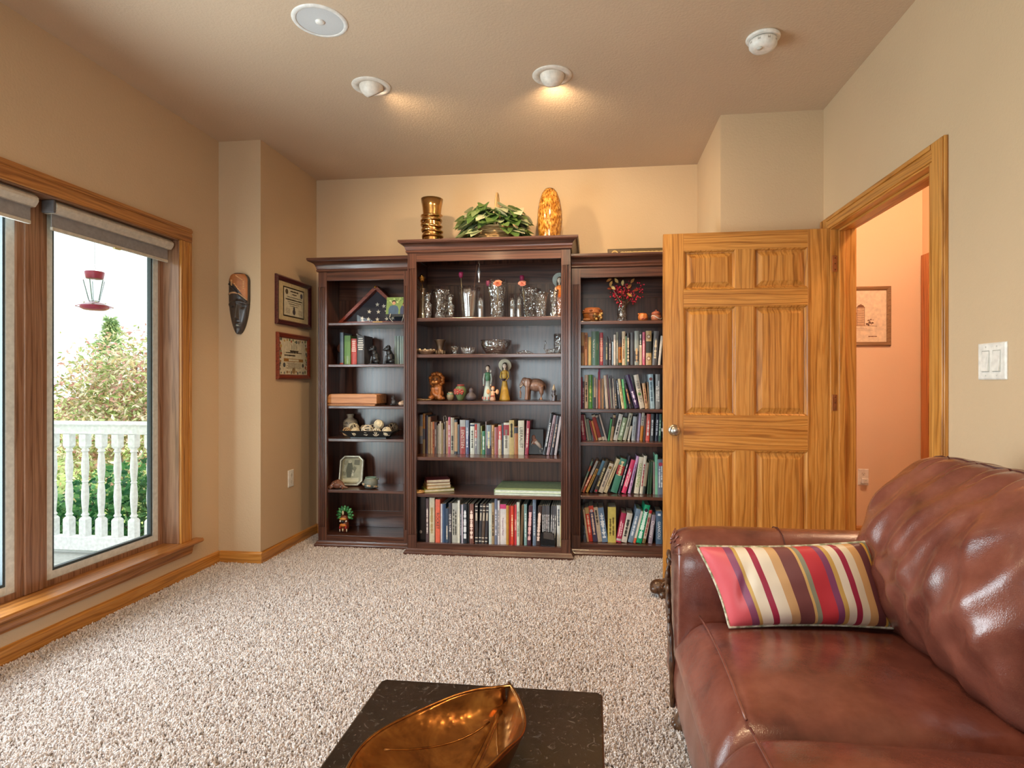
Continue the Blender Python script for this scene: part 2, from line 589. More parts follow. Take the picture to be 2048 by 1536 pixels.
# ------------------------------------------------------------------ roller shades
SHADE = plain('#8d8a8a', 0.8)
SHADE_L = plain('#c9c2b4', 0.5)
def roller_shade(y0, y1, label):
    s = thing('roller_shade', label, 'window shade', (XL - .055, (y0 + y1) / 2, 1.88), group='roller shades in the large window')
    hw = (y1 - y0) / 2
    m = M()
    prof = [(.028, .125)] + [(.028 - .0 + .03 * cos(radians(a)) - .03 + .012, .1 + .025 * sin(radians(a))) for a in (80, 50, 20, -10, -40)] + [(.022, .07), (-.03, .07), (-.03, .125)]
    m.prism(prof, -hw, hw, 1)
    m.build('cassette', SHADE_L, s, smooth=False, bevel=.002)
    m = M(); m.box(-.0, .004, -hw + .006, hw - .006, .008, .075); m.build('fabric', SHADE, s)
    m = M(); m.box(-.006, .008, -hw + .006, hw - .006, -.006, .01); m.build('bottom_bar', SHADE_L, s, bevel=.003)
    m = M(); m.box(-.03, .034, -hw - .014, -hw, .07, .128); m.build('end_cap', plain('#5c5a5c', .5), s, bevel=.004)
    m = M(); m.box(-.0, .012, -.02, .02, -.012, -.004); m.build('pull_tab', plain('#d0c890', .5), s)
    return s
roller_shade(2.415, 3.165, 'rolled-up grey roller shade in the right window unit')
roller_shade(1.575, 2.325, 'rolled-up grey roller shade in the window unit cut by the frame edge')

# ------------------------------------------------------------------ doorway trim, door
T = rootstruct('trim_1', 'golden oak casing and jamb of the doorway', 'door frame', (XR, 0, 0))
def door_casing(m, kind, a0, a1, b0, b1, out):
    m.box(-.016, 0, a0, a1, b0, b1)
    if kind == 'v':
        ya, yb = (a1 - .024, a1 - .004) if out > 0 else (a0 + .004, a0 + .024)
        m.box(-.022, -.016, ya, yb, b0, b1 - .004)
    else:
        m.box(-.022, -.016, a0 + .004, a1 - .004, b1 - .024, b1 - .004)
m = M(); door_casing(m, 'v', DY0 - .075 - .02, DY0 - .012, 0, DZ + .055, -1); m.build('side_casing', OAKZ, T, bevel=.003)
m = M(); door_casing(m, 'v', DY1 + .012, YC - .002, 0, DZ + .055, 1); m.build('side_casing', OAKZ, T, bevel=.003)
m = M(); door_casing(m, 'h', DY0 - .012, DY1 + .012, DZ - .012, DZ + .055, 1); m.build('head_casing', OAKY, T, bevel=.003)
box('jamb', OAKZ, T, -.008, .125, DY1 - .02, DY1, 0, DZ, .002)
box('jamb', OAKZ, T, -.008, .125, DY0, DY0 + .02, 0, DZ, .002)
box('head_jamb', OAKY, T, -.008, .125, DY0 + .02, DY1 - .02, DZ - .02, DZ, .002)
box('stop', OAKZ, T, .034, .066, DY1 - .032, DY1 - .02, 0, DZ - .02, .002)
box('stop', OAKZ, T, .034, .066, DY0 + .02, DY0 + .032, 0, DZ - .02, .002)
box('stop', OAKY, T, .034, .066, DY0 + .032, DY1 - .032, DZ - .032, DZ - .02, .002)
m = M(); door_casing(m, 'v', DY1 + .0, DY1 + .075, 0, DZ + .06, 1)
for i, q in enumerate(m.v): m.v[i] = (-q[0] + .12, q[1], q[2])
m.build('hall_casing', OAKZ, T)
COPPER = plain('#c08a5a', .35, .9)
for z in (1.83, 1.06, .25):
    h = box('hinge', COPPER, T, .0, .026, DY1 - .0225, DY1 - .02, z - .045, z + .045, .0008)
    m = M()
    for dz in (-.032, 0, .032):
        m.ell((.016, DY1 - .0235, z + dz), .0035, 8, 5)
    m.build('screw', plain('#6a4020', .4, .6), h)

D = rootstruct('door_1', 'golden oak six-panel door standing open', 'door', (1.302, 3.43, 0))
D.rotation_euler = (0, 0, radians(-1.6))
# local: x from 0 (hinge) to -0.905, front face y=0 (towards the camera), thickness .036
DW, DT = .905, .036
z0, z1 = .014, 2.03
st, mid = .115, .1
pw = (DW - 2 * st - mid) / 2
box('stile', OAKZ, D, -DW, -DW + st, 0, DT, z0, z1, .0015)
box('stile', OAKZ, D, -st, 0, 0, DT, z0, z1, .0015)
RAILS = ((z0, .23), (.785, .985), (1.605, 1.705), (1.93, z1))
for a, b in RAILS:
    box('rail', OAKX, D, -DW + st, -st, 0, DT, a, b, .0015)
cols = ((-DW + st, -DW + st + pw), (-st - pw, -st))
gaps = ((.23, .785), (.985, 1.605), (1.705, 1.93))
for a, b in gaps:
    box('mullion', OAKZ, D, -DW + st + pw, -st - pw, 0, DT, a, b, .0015)
def raised_panel(x0, x1, za, zb):
    """ogee sticking, then a raised field on both faces"""
    def ring(d, y):
        return [(x0 + d, y, za + d), (x1 - d, y, za + d), (x1 - d, y, zb - d), (x0 + d, y, zb - d)]
    prof = ((0, .0), (.004, .001), (.009, .007), (.011, .012), (.016, .013), (.042, .0035), (.046, .003))
    m = M()
    m.rings([ring(d, y) for d, y in prof], False, True)
    m.rings([ring(d, DT - y) for d, y in prof], False, True)
    return m.build('panel', OAKZ, D)
for a, b in gaps:
    for x0, x1 in cols:
        raised_panel(x0, x1, a, b)
KN = plain('#b9b4aa', .3, 1.0)
for sgn, y in ((-1, 0.0), (1, DT)):
    m = M()
    prof = [(.0, 0), (.033, 0), (.033, .004), (.028, .008), (.013, .012), (.012, .026), (.02, .034), (.028, .044), (.029, .052), (.025, .062), (.014, .068), (0, .069)]
    m.lathe(prof, 28)
    m.build('knob', KN, D, loc=(-DW + .062, y, .897), rot=(radians(90) if sgn < 0 else radians(-90), 0, 0), smooth=True)
m = M(); m.box(-DW - .001, -DW + .001, .006, .03, .85, .945).box(-DW - .009, -DW, .012, .024, .888, .906)
m.build('latch_plate', KN, D)

# ------------------------------------------------------------------ hall beyond the door
YH, XH = 4.6, 2.39
m = M(); m.box(XR + .12, XH + .8, YH, YH + .12, -.1, H)
struct(m.build('wall_hall_back', HALLP), 'peach hall wall with the farm picture', 'wall')
HD0, HD1 = 3.62, 4.5
m = M(); m.box(XH, XH + .12, HD1, YH, -.1, H).box(XH, XH + .12, -1.0, HD0, -.1, H).box(XH, XH + .12, HD0, HD1, 2.05, H)
struct(m.build('wall_hall_right', HALLP), 'peach hall wall with another doorway', 'wall')
m = M(); m.box(XR + .12, XH + .8, -1.12, -1.0, -.1, H)
struct(m.build('wall_hall_near', HALLP), 'peach wall at the near end of the hall', 'wall')
m = M(); m.box(XR + .12, XH + .9, -1.1, YH + .1, -.1, -.006)
struct(m.build('floor_hall', CARPET), 'beige carpeted hall floor', 'floor')
m = M(); m.prism([(YH - p[0], p[1] - .008) for p in base_profile(.013, .12)], XR + .12, XH, 0)
struct(m.build('baseboard_hall', OAKX), 'oak baseboard in the hall', 'baseboard')
T2 = rootstruct('trim_2', 'reddish oak casing of the doorway in the hall', 'door frame', (XH, 0, 0))
REDOAK = wood('red_oak_upright', '#7a3a12', '#b5672c', '#cf8546', 2, coat=.25)
box('side_casing', REDOAK, T2, -.018, 0, HD1 - .01, YH - .016, 0, 2.1, .003)
box('head_casing', REDOAK, T2, -.018, 0, HD0 - .08, HD1 - .012, 2.03, 2.1, .003)
box('jamb', REDOAK, T2, -.004, .12, HD1 - .03, HD1 - .012, 0, 2.03, .002)
box('side_casing', REDOAK, T2, -.018, 0, HD0 - .08, HD0, 0, 2.03, .003)
d2 = rootstruct('door_2', 'closed red oak door in the hall', 'door', (XH + .06, HD0, 0))
box('leaf', REDOAK, d2, 0, .036, .0, HD1 - HD0 - .03, .01, 2.03, .002)
for za, zb in ((.25, .95), (1.1, 1.9)):
    box('panel', REDOAK, d2, -.008, .0, .12, .4, za, zb, .006)
    box('panel', REDOAK, d2, -.008, .0, .47, .75, za, zb, .006)
# hall ceiling lamp, out of the photo's view but lighting the hall
hl = thing('hall_ceiling_lamp', 'round flush lamp on the hall ceiling', 'ceiling lamp', (1.92, 3.2, H))
M().lathe([(0, 0), (.16, 0), (.16, -.02), (.15, -.025), (0, -.025)], 28).build('base', BRASS, hl, smooth=True, bevel=.002)
M().lathe([(.145, -.025), (.13, -.07), (.08, -.1), (0, -.11)], 28, cap0=False, cap1=False).build('shade', glassy('hall_lamp_shade', (1, .95, .85), .1, .3), hl, smooth=True)
L = bpy.data.lights.new('hall_bulb', 'POINT'); L.energy = 78; L.color = (1, .72, .52); L.shadow_soft_size = .08
lo = bpy.data.objects.new('hall_bulb', L); lo.location = (0, 0, -.06); lo.parent = hl; COL.objects.link(lo)

# ------------------------------------------------------------------ ceiling fixtures
FIXW = plain('#e6ddd0', .45)
BULB = emitter('bulb_glass', (1.0, .86, .62), 14.0)
def eyeball_light(x, y, tilt, az, label, energy):
    """recessed eyeball downlight; the ball is tilted by `tilt` towards azimuth az"""
    s = thing('recessed_light', label, 'ceiling light', (x, y, H), group='recessed eyeball lights')
    M().lathe([(.066, .001), (.066, -.004), (.084, -.006), (.1, -.004), (.1025, 0.0), (.1, .001)], 40, cap0=False, cap1=False).build('trim_ring', FIXW, s, smooth=True)
    M().lathe([(.066, .0), (.066, .06), (0, .06)], 32, cap0=False, cap1=False).build('housing', plain('#2a241e', .7), s)
    b = bpy.data.objects.new('eyeball', None)
    prof = [(.064 * sin(radians(a)), .064 * cos(radians(a))) for a in range(40, 141, 10)]
    prof += [(.041, -.047), (.038, -.038)]
    e = M().lathe(prof, 32, cap0=False, cap1=False).build('eyeball', FIXW, s, loc=(0, 0, .006), smooth=True)
    e.rotation_euler = (0, radians(tilt), radians(az))
    M().lathe([(0, -.036), (.03, -.036), (.038, -.032), (.038, -.02), (0, -.02)], 28).build('bulb', BULB, e, smooth=True)
    L = bpy.data.lights.new('recessed_bulb', 'SPOT')
    L.energy = energy; L.color = (1, .72, .42); L.spot_size = radians(150); L.spot_blend = 1.0; L.shadow_soft_size = .035
    lo = bpy.data.objects.new('recessed_bulb', L)
    lo.location = (0, 0, -.052); lo.parent = e
    COL.objects.link(lo)
    bpy.data.objects.remove(b)
    return s
# tilt is about local y: positive turns the opening (-z) towards local -x
eyeball_light(-1.17, 2.98, -38, 60, 'recessed eyeball light left, glowing bulb showing', 58)
eyeball_light(-0.212, 2.984, -46, 88, 'recessed eyeball light right, turned away towards the bookcase', 58)
eyeball_light(-1.17, 0.7, -15, 90, 'recessed eyeball light near the coffee table end', 55)
eyeball_light(-0.212, 0.7, -15, 90, 'recessed eyeball light over the coffee table', 55)

s = thing('ceiling_speaker', 'round white in-ceiling speaker with grey grille', 'speaker', (-1.18, 2.416, H))
M().lathe([(.098, -.004), (.1, -.006), (.115, -.004), (.118, .0), (.118, .001), (.098, .001)], 48, cap0=False, cap1=False).build('rim', WHITE, s, smooth=True)
t = NT('speaker_grille')
v = t.coords((1, 1, 1), rnd=False)
vo = t.n('ShaderNodeTexVoronoi'); vo.inputs['Scale'].default_value = 420; vo.inputs['Randomness'].default_value = 0.1; t.l(v, vo.inputs['Vector'])
t.base(t.ramp(vo.outputs[0], [(0.2, '#9a9c9c'), (0.5, '#cfd0cf')]))
M().lathe([(0, -.0035), (.098, -.003), (.098, 0), (0, 0)], 48).build('grille', t.p(.6), s)
M().lathe([(0, -.012), (.012, -.011), (.019, -.007), (.02, -.0035)], 24, cap0=False, cap1=False).build('centre_dome', WHITE, s, smooth=True)

s = thing('smoke_detector', 'white round smoke detector on the ceiling', 'smoke detector', (.762, 2.765, H))
M().lathe([(0, 0), (.073, 0), (.075, -.006), (.072, -.012), (.06, -.014), (0, -.014)], 40).build('mounting_plate', WHITE, s, smooth=True, bevel=.002)
M().lathe([(.056, -.014), (.056, -.018), (0, -.018)], 36, cap0=False).build('gap', plain('#54504a', .6), s)
M().lathe([(0, -.018), (.06, -.018), (.062, -.026), (.06, -.042), (.05, -.054), (.034, -.058), (0, -.058)], 40).build('body', WHITE, s, smooth=True)
for k in range(9):
    a = 2 * pi * k / 9
    M().obox((.0605 * cos(a), .0605 * sin(a), -.03), (.002, .012, .012), Matrix.Rotation(a, 3, 'Z')).build('vent', plain('#b9b4aa', .5), s)
M().lathe([(0, -.058), (.012, -.058), (.012, -.063), (0, -.064)], 20, c=(-.02, -.02, 0)).build('test_button', plain('#d5d2ca', .4), s, smooth=True)

# ------------------------------------------------------------------ switch and outlets
s = thing('light_switch', 'white double rocker light switch beside the doorway', 'light switch', (XR, 2.1, 1.2425))
m = M()
m.rings([[(x, sy * y, sz * z) for sy, sz in ((-1, -1), (1, -1), (1, 1), (-1, 1))] for x, y, z in ((0, .07, .061), (-.004, .07, .061), (-.007, .064, .056))], True, True)
m.build('plate', WHITE, s, bevel=.001)
for dy in (-.027, .027):
    M().box(-.0078, -.006, dy - .019, dy + .019, -.036, .036).build('rocker_frame', plain('#b9b7b0', .5), s)
    m = M(); m.prism([(-.0145, -.033), (-.0085, .033), (-.006, .033), (-.006, -.033)], dy - .0165, dy + .0165, 1)
    m.build('rocker', WHITE, s, bevel=.001)
    for dz in (-.048, .048):
        M().ell((-.007, dy, dz), (.001, .003, .003), 10, 6).build('screw', plain('#c9c6bd', .4), s)

def outlet(label, loc, rz):
    """duplex outlet, facing local -y"""
    s = thing('wall_outlet', label, 'outlet', loc, rz)
    m = M()
    m.rings([[(sx * x, y, sz * z) for sx, sz in ((-1, -1), (1, -1), (1, 1), (-1, 1))] for x, z, y in ((.037, .06, 0), (.037, .06, -.003), (.033, .056, -.006))], True, True)
    m.build('plate', WHITE, s)
    for dz in (-.024, .024):
        f = M().lathe([(0, 0), (.0165, 0), (.0165, .002), (0, .002)], 20).build('receptacle', plain('#dedad0', .4), s, loc=(0, -.0055, dz), rot=RX90)
        m = M()
        m.box(-.0075, -.0055, -.0, .005, .0018, .0024).box(.0055, .0075, -.0, .005, .0018, .0024).ell((0, -.007, .002), (.0025, .0025, .0008), 8, 4)
        m.build('slots', BLACKP, f)
    return s
outlet('white wall outlet below the framed certificates', (XA, 3.928, .492), radians(90))
outlet('white outlet on the peach hall wall', (1.981, YH, .472), 0)
s = thing('plug_adapter', 'white plug-in device in the hall outlet', 'plug', (1.984, YH - .006, .448))
M().box(-.022, .022, -.032, -.001, -.02, .018).build('body', WHITE, s, bevel=.006, seg=3)
M().ell((.0, -.033, .004), (.003, .002, .003), 8, 5).build('light', plain('#b9c0b0', .3), s)
# ================================================================== OUTSIDE THE WINDOW
t = NT('lawn_grass')
v = t.coords((1, 1, 1), rnd=False)
t.base(t.ramp(t.noise(v, 9, 4), [(0.3, '#7d9450'), (0.7, '#b3c47a')]))
m = M(); m.box(-60, XL - .15, -30, 60, -.9, -.7)
struct(m.build('ground', t.p(.9, 0, .1)), 'sunlit lawn outside the window', 'lawn')
DECKM = plain('#b9bcba', .6)
dk = rootstruct('deck', 'weathered grey deck outside the window', 'deck', (0, 0, -.056))
y = -0.4
k = 0
proto = None
while y < 3.84:
    if proto is None:
        proto = M().box(-6.4, XL - .16, -.066, .066, -.028, 0).build('plank', DECKM, dk, loc=(0, y, 0), bevel=.004, seg=1)
    else:
        o = proto.copy(); o.location = (0, y, 0); COL.objects.link(o)
    y += .14
m = M(); m.box(-6.4, XL - .16, -.4, 3.8, -.2, -.04); m.build('joist_bed', plain('#4a4a46', .8), dk)
WV = plain('#eef0f2', .35)
rl = thing('deck_railing', 'white deck railing with turned balusters outside the window', 'railing', (0, 3.81, 0))
m = M(); m.prism([(-.045, .867), (.045, .867), (.05, .875), (.04, .893), (-.04, .893), (-.05, .875)], -6.3, XL - .16, 0); m.build('rail_cap', WV, rl)
M().box(-6.3, XL - .16, -.022, .022, .802, .867).build('upper_rail', WV, rl, bevel=.004)
M().box(-6.3, XL - .16, -.03, .03, -.03, .07).build('lower_rail', WV, rl, bevel=.006)
def baluster_mesh():
    m = M()
    def sq(r, z): return [(sx * r, sy * r, z) for sx, sy in ((-1, -1), (1, -1), (1, 1), (-1, 1))]
    m.rings([sq(.026, .07), sq(.026, .19), sq(.018, .205)], False, True)
    m.rings([sq(.018, .70), sq(.026, .715), sq(.026, .802)], True, False)
    prof = [(.018, .2), (.02, .215), (.026, .222), (.02, .23), (.017, .24), (.022, .3), (.025, .36), (.021, .43), (.017, .452), (.023, .46), (.017, .468),
            (.021, .5), (.025, .56), (.022, .62), (.017, .67), (.026, .68), (.02, .692), (.017, .705)]
    m.lathe(prof, 14, cap0=False, cap1=False)
    return m
b0 = None
for k in range(29):
    x = -2.742 - .1277 * k
    if b0 is None: b0 = baluster_mesh().build('baluster', WV, rl, loc=(x, 0, 0))
    else:
        o = b0.copy(); o.location = (x, 0, 0); COL.objects.link(o)
M().box(-.05 - 6.35, .05 - 6.35, -.05, .05, -.05, .98).build('post', WV, rl, bevel=.006)
ev = M().box(-3.45, XL - .151, -2.6, 4.4, 2.5, 2.62)
struct(ev.build('eave', plain('#d8d4cc', .6)), 'white eave above the deck', 'eave')

def leaf_mat(c, rough=.5):
    t = NT('leaf_' + c.lstrip('#'))
    v = t.coords((1, 1, 1))
    c0 = lin(c)
    t.base(t.ramp(t.noise(v, 20, 2), [(0.3, tuple(x * .8 for x in c0[:3])), (0.7, tuple(min(1, x * 1.2) for x in c0[:3]))]))
    m = t.p(rough, 0, .3)
    # thin leaf: some light passes through
    tl = t.n('ShaderNodeBsdfTranslucent'); tl.inputs[0].default_value = c0
    mx = t.n('ShaderNodeMixShader'); mx.inputs[0].default_value = .35
    t.l(t.b.outputs[0], mx.inputs[1]); t.l(tl.outputs[0], mx.inputs[2]); t.l(mx.outputs[0], t.out.inputs[0])
    return m
def add_leaf(m, p, size, rnd, narrow=.5, mi=0):
    d = Vector((rnd.uniform(-1, 1), rnd.uniform(-1, 1), rnd.uniform(-.9, .6))).normalized()
    s = d.cross(Vector((rnd.uniform(-1, 1), rnd.uniform(-1, 1), rnd.uniform(-1, 1)))).normalized()
    n = d.cross(s)
    L = size * rnd.uniform(.7, 1.25)
    w = L * narrow * .5
    p = Vector(p)
    m.cur = mi
    m.add([p, p + d * L * .45 + s * w + n * w * .4, p + d * L, p + d * L * .45 - s * w + n * w * .4], [(0, 1, 2), (0, 2, 3)])
def foliage(root, clumps, n, size, mats, rnd, narrow=.5, name='foliage', shell=.55):
    m = M()
    tot = sum(c[1][0] * c[1][1] * c[1][2] for c in clumps)
    for c, r in clumps:
        for _ in range(int(n * r[0] * r[1] * r[2] / tot)):
            u = Vector((rnd.gauss(0, 1), rnd.gauss(0, 1), rnd.gauss(0, 1))).normalized() * (rnd.uniform(shell, 1.06))
            add_leaf(m, (c[0] + u.x * r[0], c[1] + u.y * r[1], c[2] + u.z * r[2]), size, rnd, narrow, rnd.randrange(len(mats)))
    o = m.build(name, mats, root)
    o['kind'] = 'stuff'
    return o
def branches(root, base, tips, r0, mat, rnd):
    b = Vector(base)
    m = M()
    m.tube([b, b + Vector((.03, 0, .5)), b + Vector((-.02, .04, 1.0))], [r0, r0 * .8, r0 * .6], 8)
    m.build('trunk', mat, root)
    top = b + Vector((-.02, .04, .95))
    for tp in tips:
        tp = Vector(tp)
        mid = top.lerp(tp, .5) + Vector((rnd.uniform(-.1, .1), rnd.uniform(-.1, .1), rnd.uniform(0, .15)))
        M().tube([top, mid, tp], [r0 * .45, r0 * .3, r0 * .1], 6).build('branch', mat, root)
BARK = plain('#6a5548', .85)
rnd = random.Random(11)
# leafy bush just behind the railing
bs = thing('leafy_bush', 'broad-leaved green bush behind the deck railing', 'bush', (-3.85, 4.75, -.7))
GREENS = [leaf_mat(c) for c in ('#3f7f4a', '#5f9c5a', '#8fbf7c', '#2f6a44')]
foliage(bs, [((.62, 0, .75), (.5, .45, .78)), ((.25, .05, .7), (.6, .5, .62)), ((-.3, .0, .55), (.6, .5, .6)), ((-.9, .1, .4), (.6, .5, .5)), ((-1.6, .1, .3), (.6, .5, .5))], 9000, .075, GREENS, rnd, .55)
for k in range(14):
    x = rnd.uniform(-1.2, .7)
    M().tube([(x * .5, 0, 0), (x * .8, rnd.uniform(-.2, .1), .5), (x + rnd.uniform(-.2, .2), rnd.uniform(-.4, .2), rnd.uniform(.8, 1.25))], [.012, .009, .004], 5).build('stem', BARK, bs)
# blossoming shrub-trees beyond the lawn
BLOOM = [leaf_mat(c) for c in ('#c9b58a', '#b5c08a', '#d9c2b4', '#8f9f62', '#c08f86', '#e2dcc4')]
def shrub_tree(label, loc, clumps, n, size, mats, tips):
    s = thing('flowering_tree', label, 'tree', loc, group='flowering trees beyond the lawn')
    branches(s, (0, 0, 0), tips, .07, BARK, rnd)
    foliage(s, clumps, n, size, mats, rnd, .38, shell=.35)
    return s
shrub_tree('pink and cream flowering tree seen past the bird feeder', (-7.3, 8.6, -.7),
           [((0, 0, 1.9), (1.1, .9, .85)), ((.75, -.2, 1.5), (.9, .8, .85)), ((1.3, -.3, 1.9), (.75, .7, .75)), ((-.7, 0, 1.4), (.9, .8, .8)), ((.4, -.6, .8), (1.6, .7, .75))],
           15000, .10, BLOOM, ((0, 0, 2.3), (.9, -.3, 1.9), (-.8, .2, 1.7), (1.4, -.3, 2.2)))
shrub_tree('cream flowering tree beyond the left end of the railing', (-11.2, 7.3, -.7),
           [((0, 0, 1.9), (1.2, .9, .9)), ((.9, .2, 1.4), (1.0, .9, .9)), ((-.8, 0, 1.5), (1.0, .9, .9)), ((0, -.5, .7), (1.8, .8, .8))],
           12000, .10, BLOOM, ((0, 0, 2.3), (.9, 0, 1.8), (-.8, .2, 1.7)))
PINE = [leaf_mat(c) for c in ('#9fb47c', '#7f9c70', '#c2cf9c')]
def conifer(label, loc, h, r, n):
    s = thing('conifer_tree', label, 'tree', loc, group='pale conifers in the distance')
    M().tube([(0, 0, 0), (0, 0, h * .96)], [.09, .02], 7).build('trunk', BARK, s)
    m = M()
    for _ in range(n):
        q = rnd.random() ** .7
        z = .5 + (h - .5) * q
        rr = r * (1 - q) * (.75 + .25 * sin(z * 16)) + .04
        a = rnd.uniform(0, 2 * pi)
        f = rnd.uniform(.55, 1)
        add_leaf(m, (rr * f * cos(a), rr * f * sin(a), z - .1 * f), .16, rnd, .22, rnd.randrange(3))
    o = m.build('needles', PINE, s); o['kind'] = 'stuff'
    return s
conifer('pale conifer rising above the flowering tree', (-9.1, 11.8, -.7), 4.15, 1.25, 5200)
conifer('smaller pale conifer half hidden by the flowering trees', (-11.0, 12.2, -.7), 3.4, 1.1, 3500)
# sparse overhanging branch, upper left
s = thing('sparse_tree', 'thin tree with sparse leaves at the upper left of the window', 'tree', (-6.2, 4.75, -.7))
M().tube([(0, 0, 0), (.05, .0, 1.2), (.0, .1, 2.6)], [.06, .05, .03], 7).build('trunk', BARK, s)
m = M()
for tx, ty, tz in ((.75, .55, 2.35), (.8, .5, 1.95), (.55, .4, 2.75), (.7, .6, 1.55), (-.3, .2, 3.0), (-.5, .3, 2.3)):
    a0, e = Vector((0, .06, tz - .7)), Vector((tx, ty, tz))
    M().tube([a0, a0.lerp(e, .5) + Vector((0, 0, .06)), e], [.014, .009, .003], 5).build('branch', BARK, s)
    for _ in range(26):
        p = a0.lerp(e, rnd.uniform(.35, 1.05)) + Vector((rnd.uniform(-.14, .14), rnd.uniform(-.14, .14), rnd.uniform(-.12, .12)))
        add_leaf(m, p, .065, rnd, .42, rnd.randrange(3))
o = m.build('leaves', [leaf_mat(c) for c in ('#7f7f52', '#9a9a62', '#8a6a5a')], s); o['kind'] = 'stuff'

# hummingbird feeder hanging from the eave
fd = thing('hummingbird_feeder', 'glass hummingbird feeder with red cap and base outside the window', 'bird feeder', (-3.225, 3.45, 1.64))
REDP = plain('#a03050', .35)
M().tube([(0, 0, .3), (0, 0, .86)], .0014, 5).build('wire', plain('#8a8a8a', .3, 1), fd)
M().tube([(.0, 0, .255), (.008, 0, .275), (0, 0, .295), (-.008, 0, .275), (0, 0, .255)], .0016, 5).build('hook', CHROME, fd)
M().lathe([(0, .255), (.054, .252), (.055, .246), (.048, .206), (0, .206)], 26).build('cap', REDP, fd, smooth=True, bevel=.002)
M().lathe([(.05, .206), (.062, .2), (.06, .196), (.03, .065), (.026, .06)], 10, cap0=False, cap1=False).build('bottle', glassy('feeder_glass', (.80, .86, .84), .05, .02), fd, smooth=False)
m = M()
for k in range(5):
    a = 2 * pi * k / 5
    m.tube([(.06 * cos(a), .06 * sin(a), .197), (.031 * cos(a), .031 * sin(a), .066)], .0026, 5)
m.build('bottle_ribs', plain('#56706a', .3), fd)
M().lathe([(0, .062), (.038, .062), (.06, .045), (.078, .034), (.078, .03), (0, .03)], 28).build('base_cover', glassy('feeder_base', (.6, .5, .52), .12, .1), fd, smooth=True)
M().lathe([(0, .034), (.08, .032), (.078, .014), (.06, .004), (0, .0)], 28).build('base', REDP, fd, smooth=True)
m = M(); m.tube([(.1 * cos(a), .1 * sin(a), .024) for a in [2 * pi * k / 24 for k in range(24)]], .0025, 6, closed=True)
for k in range(4):
    a = 2 * pi * k / 4 + .4
    m.tube([(.07 * cos(a), .07 * sin(a), .02), (.1 * cos(a), .1 * sin(a), .024)], .002, 5)
m.build('perch', REDP, fd)
for k in range(4):
    a = 2 * pi * k / 4 + .9
    M().lathe([(0, .006), (.006, .005), (.011, 0), (0, 0)], 10).build('feeding_port', plain('#e8e0c0', .4), fd, loc=(.055 * cos(a), .055 * sin(a), .048))
# ================================================================== BOOKCASES
YBK = 4.283
def bookcase(label, X0, X1, Yf, shelves, z_floor, z_rail, z_c0, z_c1, over, sides, xw=.062, base_d=9):
    """fluted mahogany bookcase; shelves = [(bottom, top)], open front"""
    s = thing('bookcase', label, 'bookcase', ((X0 + X1) / 2, Yf, 0), group='mahogany bookcases')
    hw = (X1 - X0) / 2
    D = YBK - Yf
    for sg in (-1, 1):
        a, b = (-hw, -hw + .02) if sg < 0 else (hw - .02, hw)
        box('side_panel', MAHZ, s, a + .0005, b - .0005, .019, D + .012, .02, z_c0 + .03)
    # fluted stiles
    for sg in (-1, 1):
        xa = -hw if sg < 0 else hw - xw
        zf0, zf1 = z_floor + .055, z_rail - .045
        m = M()
        m.box(xa, xa + xw, 0, .02, .02, zf0).box(xa, xa + xw, 0, .02, zf1, z_c0 + .02)
        prof = [(xa, .02), (xa, 0)]
        for k in range(3):
            c = xa + xw * (.26 + .24 * k)
            prof += [(c - .0055, 0), (c - .003, .0065), (c + .003, .0065), (c + .0055, 0)]
        prof += [(xa + xw, 0), (xa + xw, .02)]
        m.prism(prof[::-1], zf0, zf1, 2)
        m.build('stile', MAHZ, s, bevel=.0012, seg=1)
    box('top_rail', MAHX, s, -hw + xw, hw - xw, .002, .02, z_rail, z_c0 + .02, .0015)
    box('bottom_rail', MAHX, s, -hw + xw, hw - xw, .002, .02, .02, z_floor, .0015)
    box('floor_board', MAHX, s, -hw + .02, hw - .02, .02, D, z_floor - .03, z_floor - .008)
    box('top_board', MAHX, s, -hw - over * .5, hw + over * .5, -over * .5, D + .012, z_c1 - .012, z_c1 - .001)
    for zb, zt in shelves:
        box('shelf', MAHX, s, -hw + .0205, hw - .0205, .016, D, zb, zt, .003)
    box('back_panel', MAHZ, s, -hw + .02, hw - .02, D, D + .01, .03, z_c0 + .03)
    box('back_rail', MAHX, s, -hw + .0205, hw - .0205, D - .006, D - .0002, z_rail - .1, z_c0, .001)
    box('back_rail', MAHX, s, -hw + .0205, hw - .0205, D - .006, D - .0002, z_floor - .007, z_floor + .115, .001)
    def sweep(name, prof, d):
        m = M()
        rs = []
        for o, z in prof:
            l = -hw - o * sides[0]; r = hw + o * sides[1]
            rs.append([(l, d, z), (l, -o, z), (r, -o, z), (r, d, z)])
        m.rings(rs, False, False, closed=False)
        # closing faces between first and last profile edge (inside)
        return m.build(name, MAHX, s)
    h = z_c1 - z_c0
    crown = [(0, z_c0), (.006, z_c0 + .002), (.011, z_c0 + .008), (.011, z_c0 + h * .17), (.006, z_c0 + h * .19), (.009, z_c0 + h * .24)]
    crown += [(.012 + (over - .018) * (1 - cos(radians(a))), z_c0 + h * (.26 + .5 * sin(radians(a)))) for a in range(10, 91, 10)]
    crown += [(over - .004, z_c0 + h * .80), (over, z_c0 + h * .85), (over, z_c1), (-.001, z_c1)]
    sweep('crown_moulding', crown, D + .012)
    basep = [(-.001, .045), (.006, .044), (.01, .036), (.014, .03), (.019, .024), (.022, .018), (.022, 0), (-.001, 0)]
    sweep('base_moulding', basep, min(D + .012, base_d))
    return s
bookcase('tall middle mahogany bookcase under the ivy basket', -1.264, -.154, 3.87,
         [(1.589, 1.613), (1.341, 1.365), (1.022, 1.046), (.64, .664), (.39, .412)], .0795, 1.995, 2.052, 2.134, .052, (1, 1), base_d=.085)
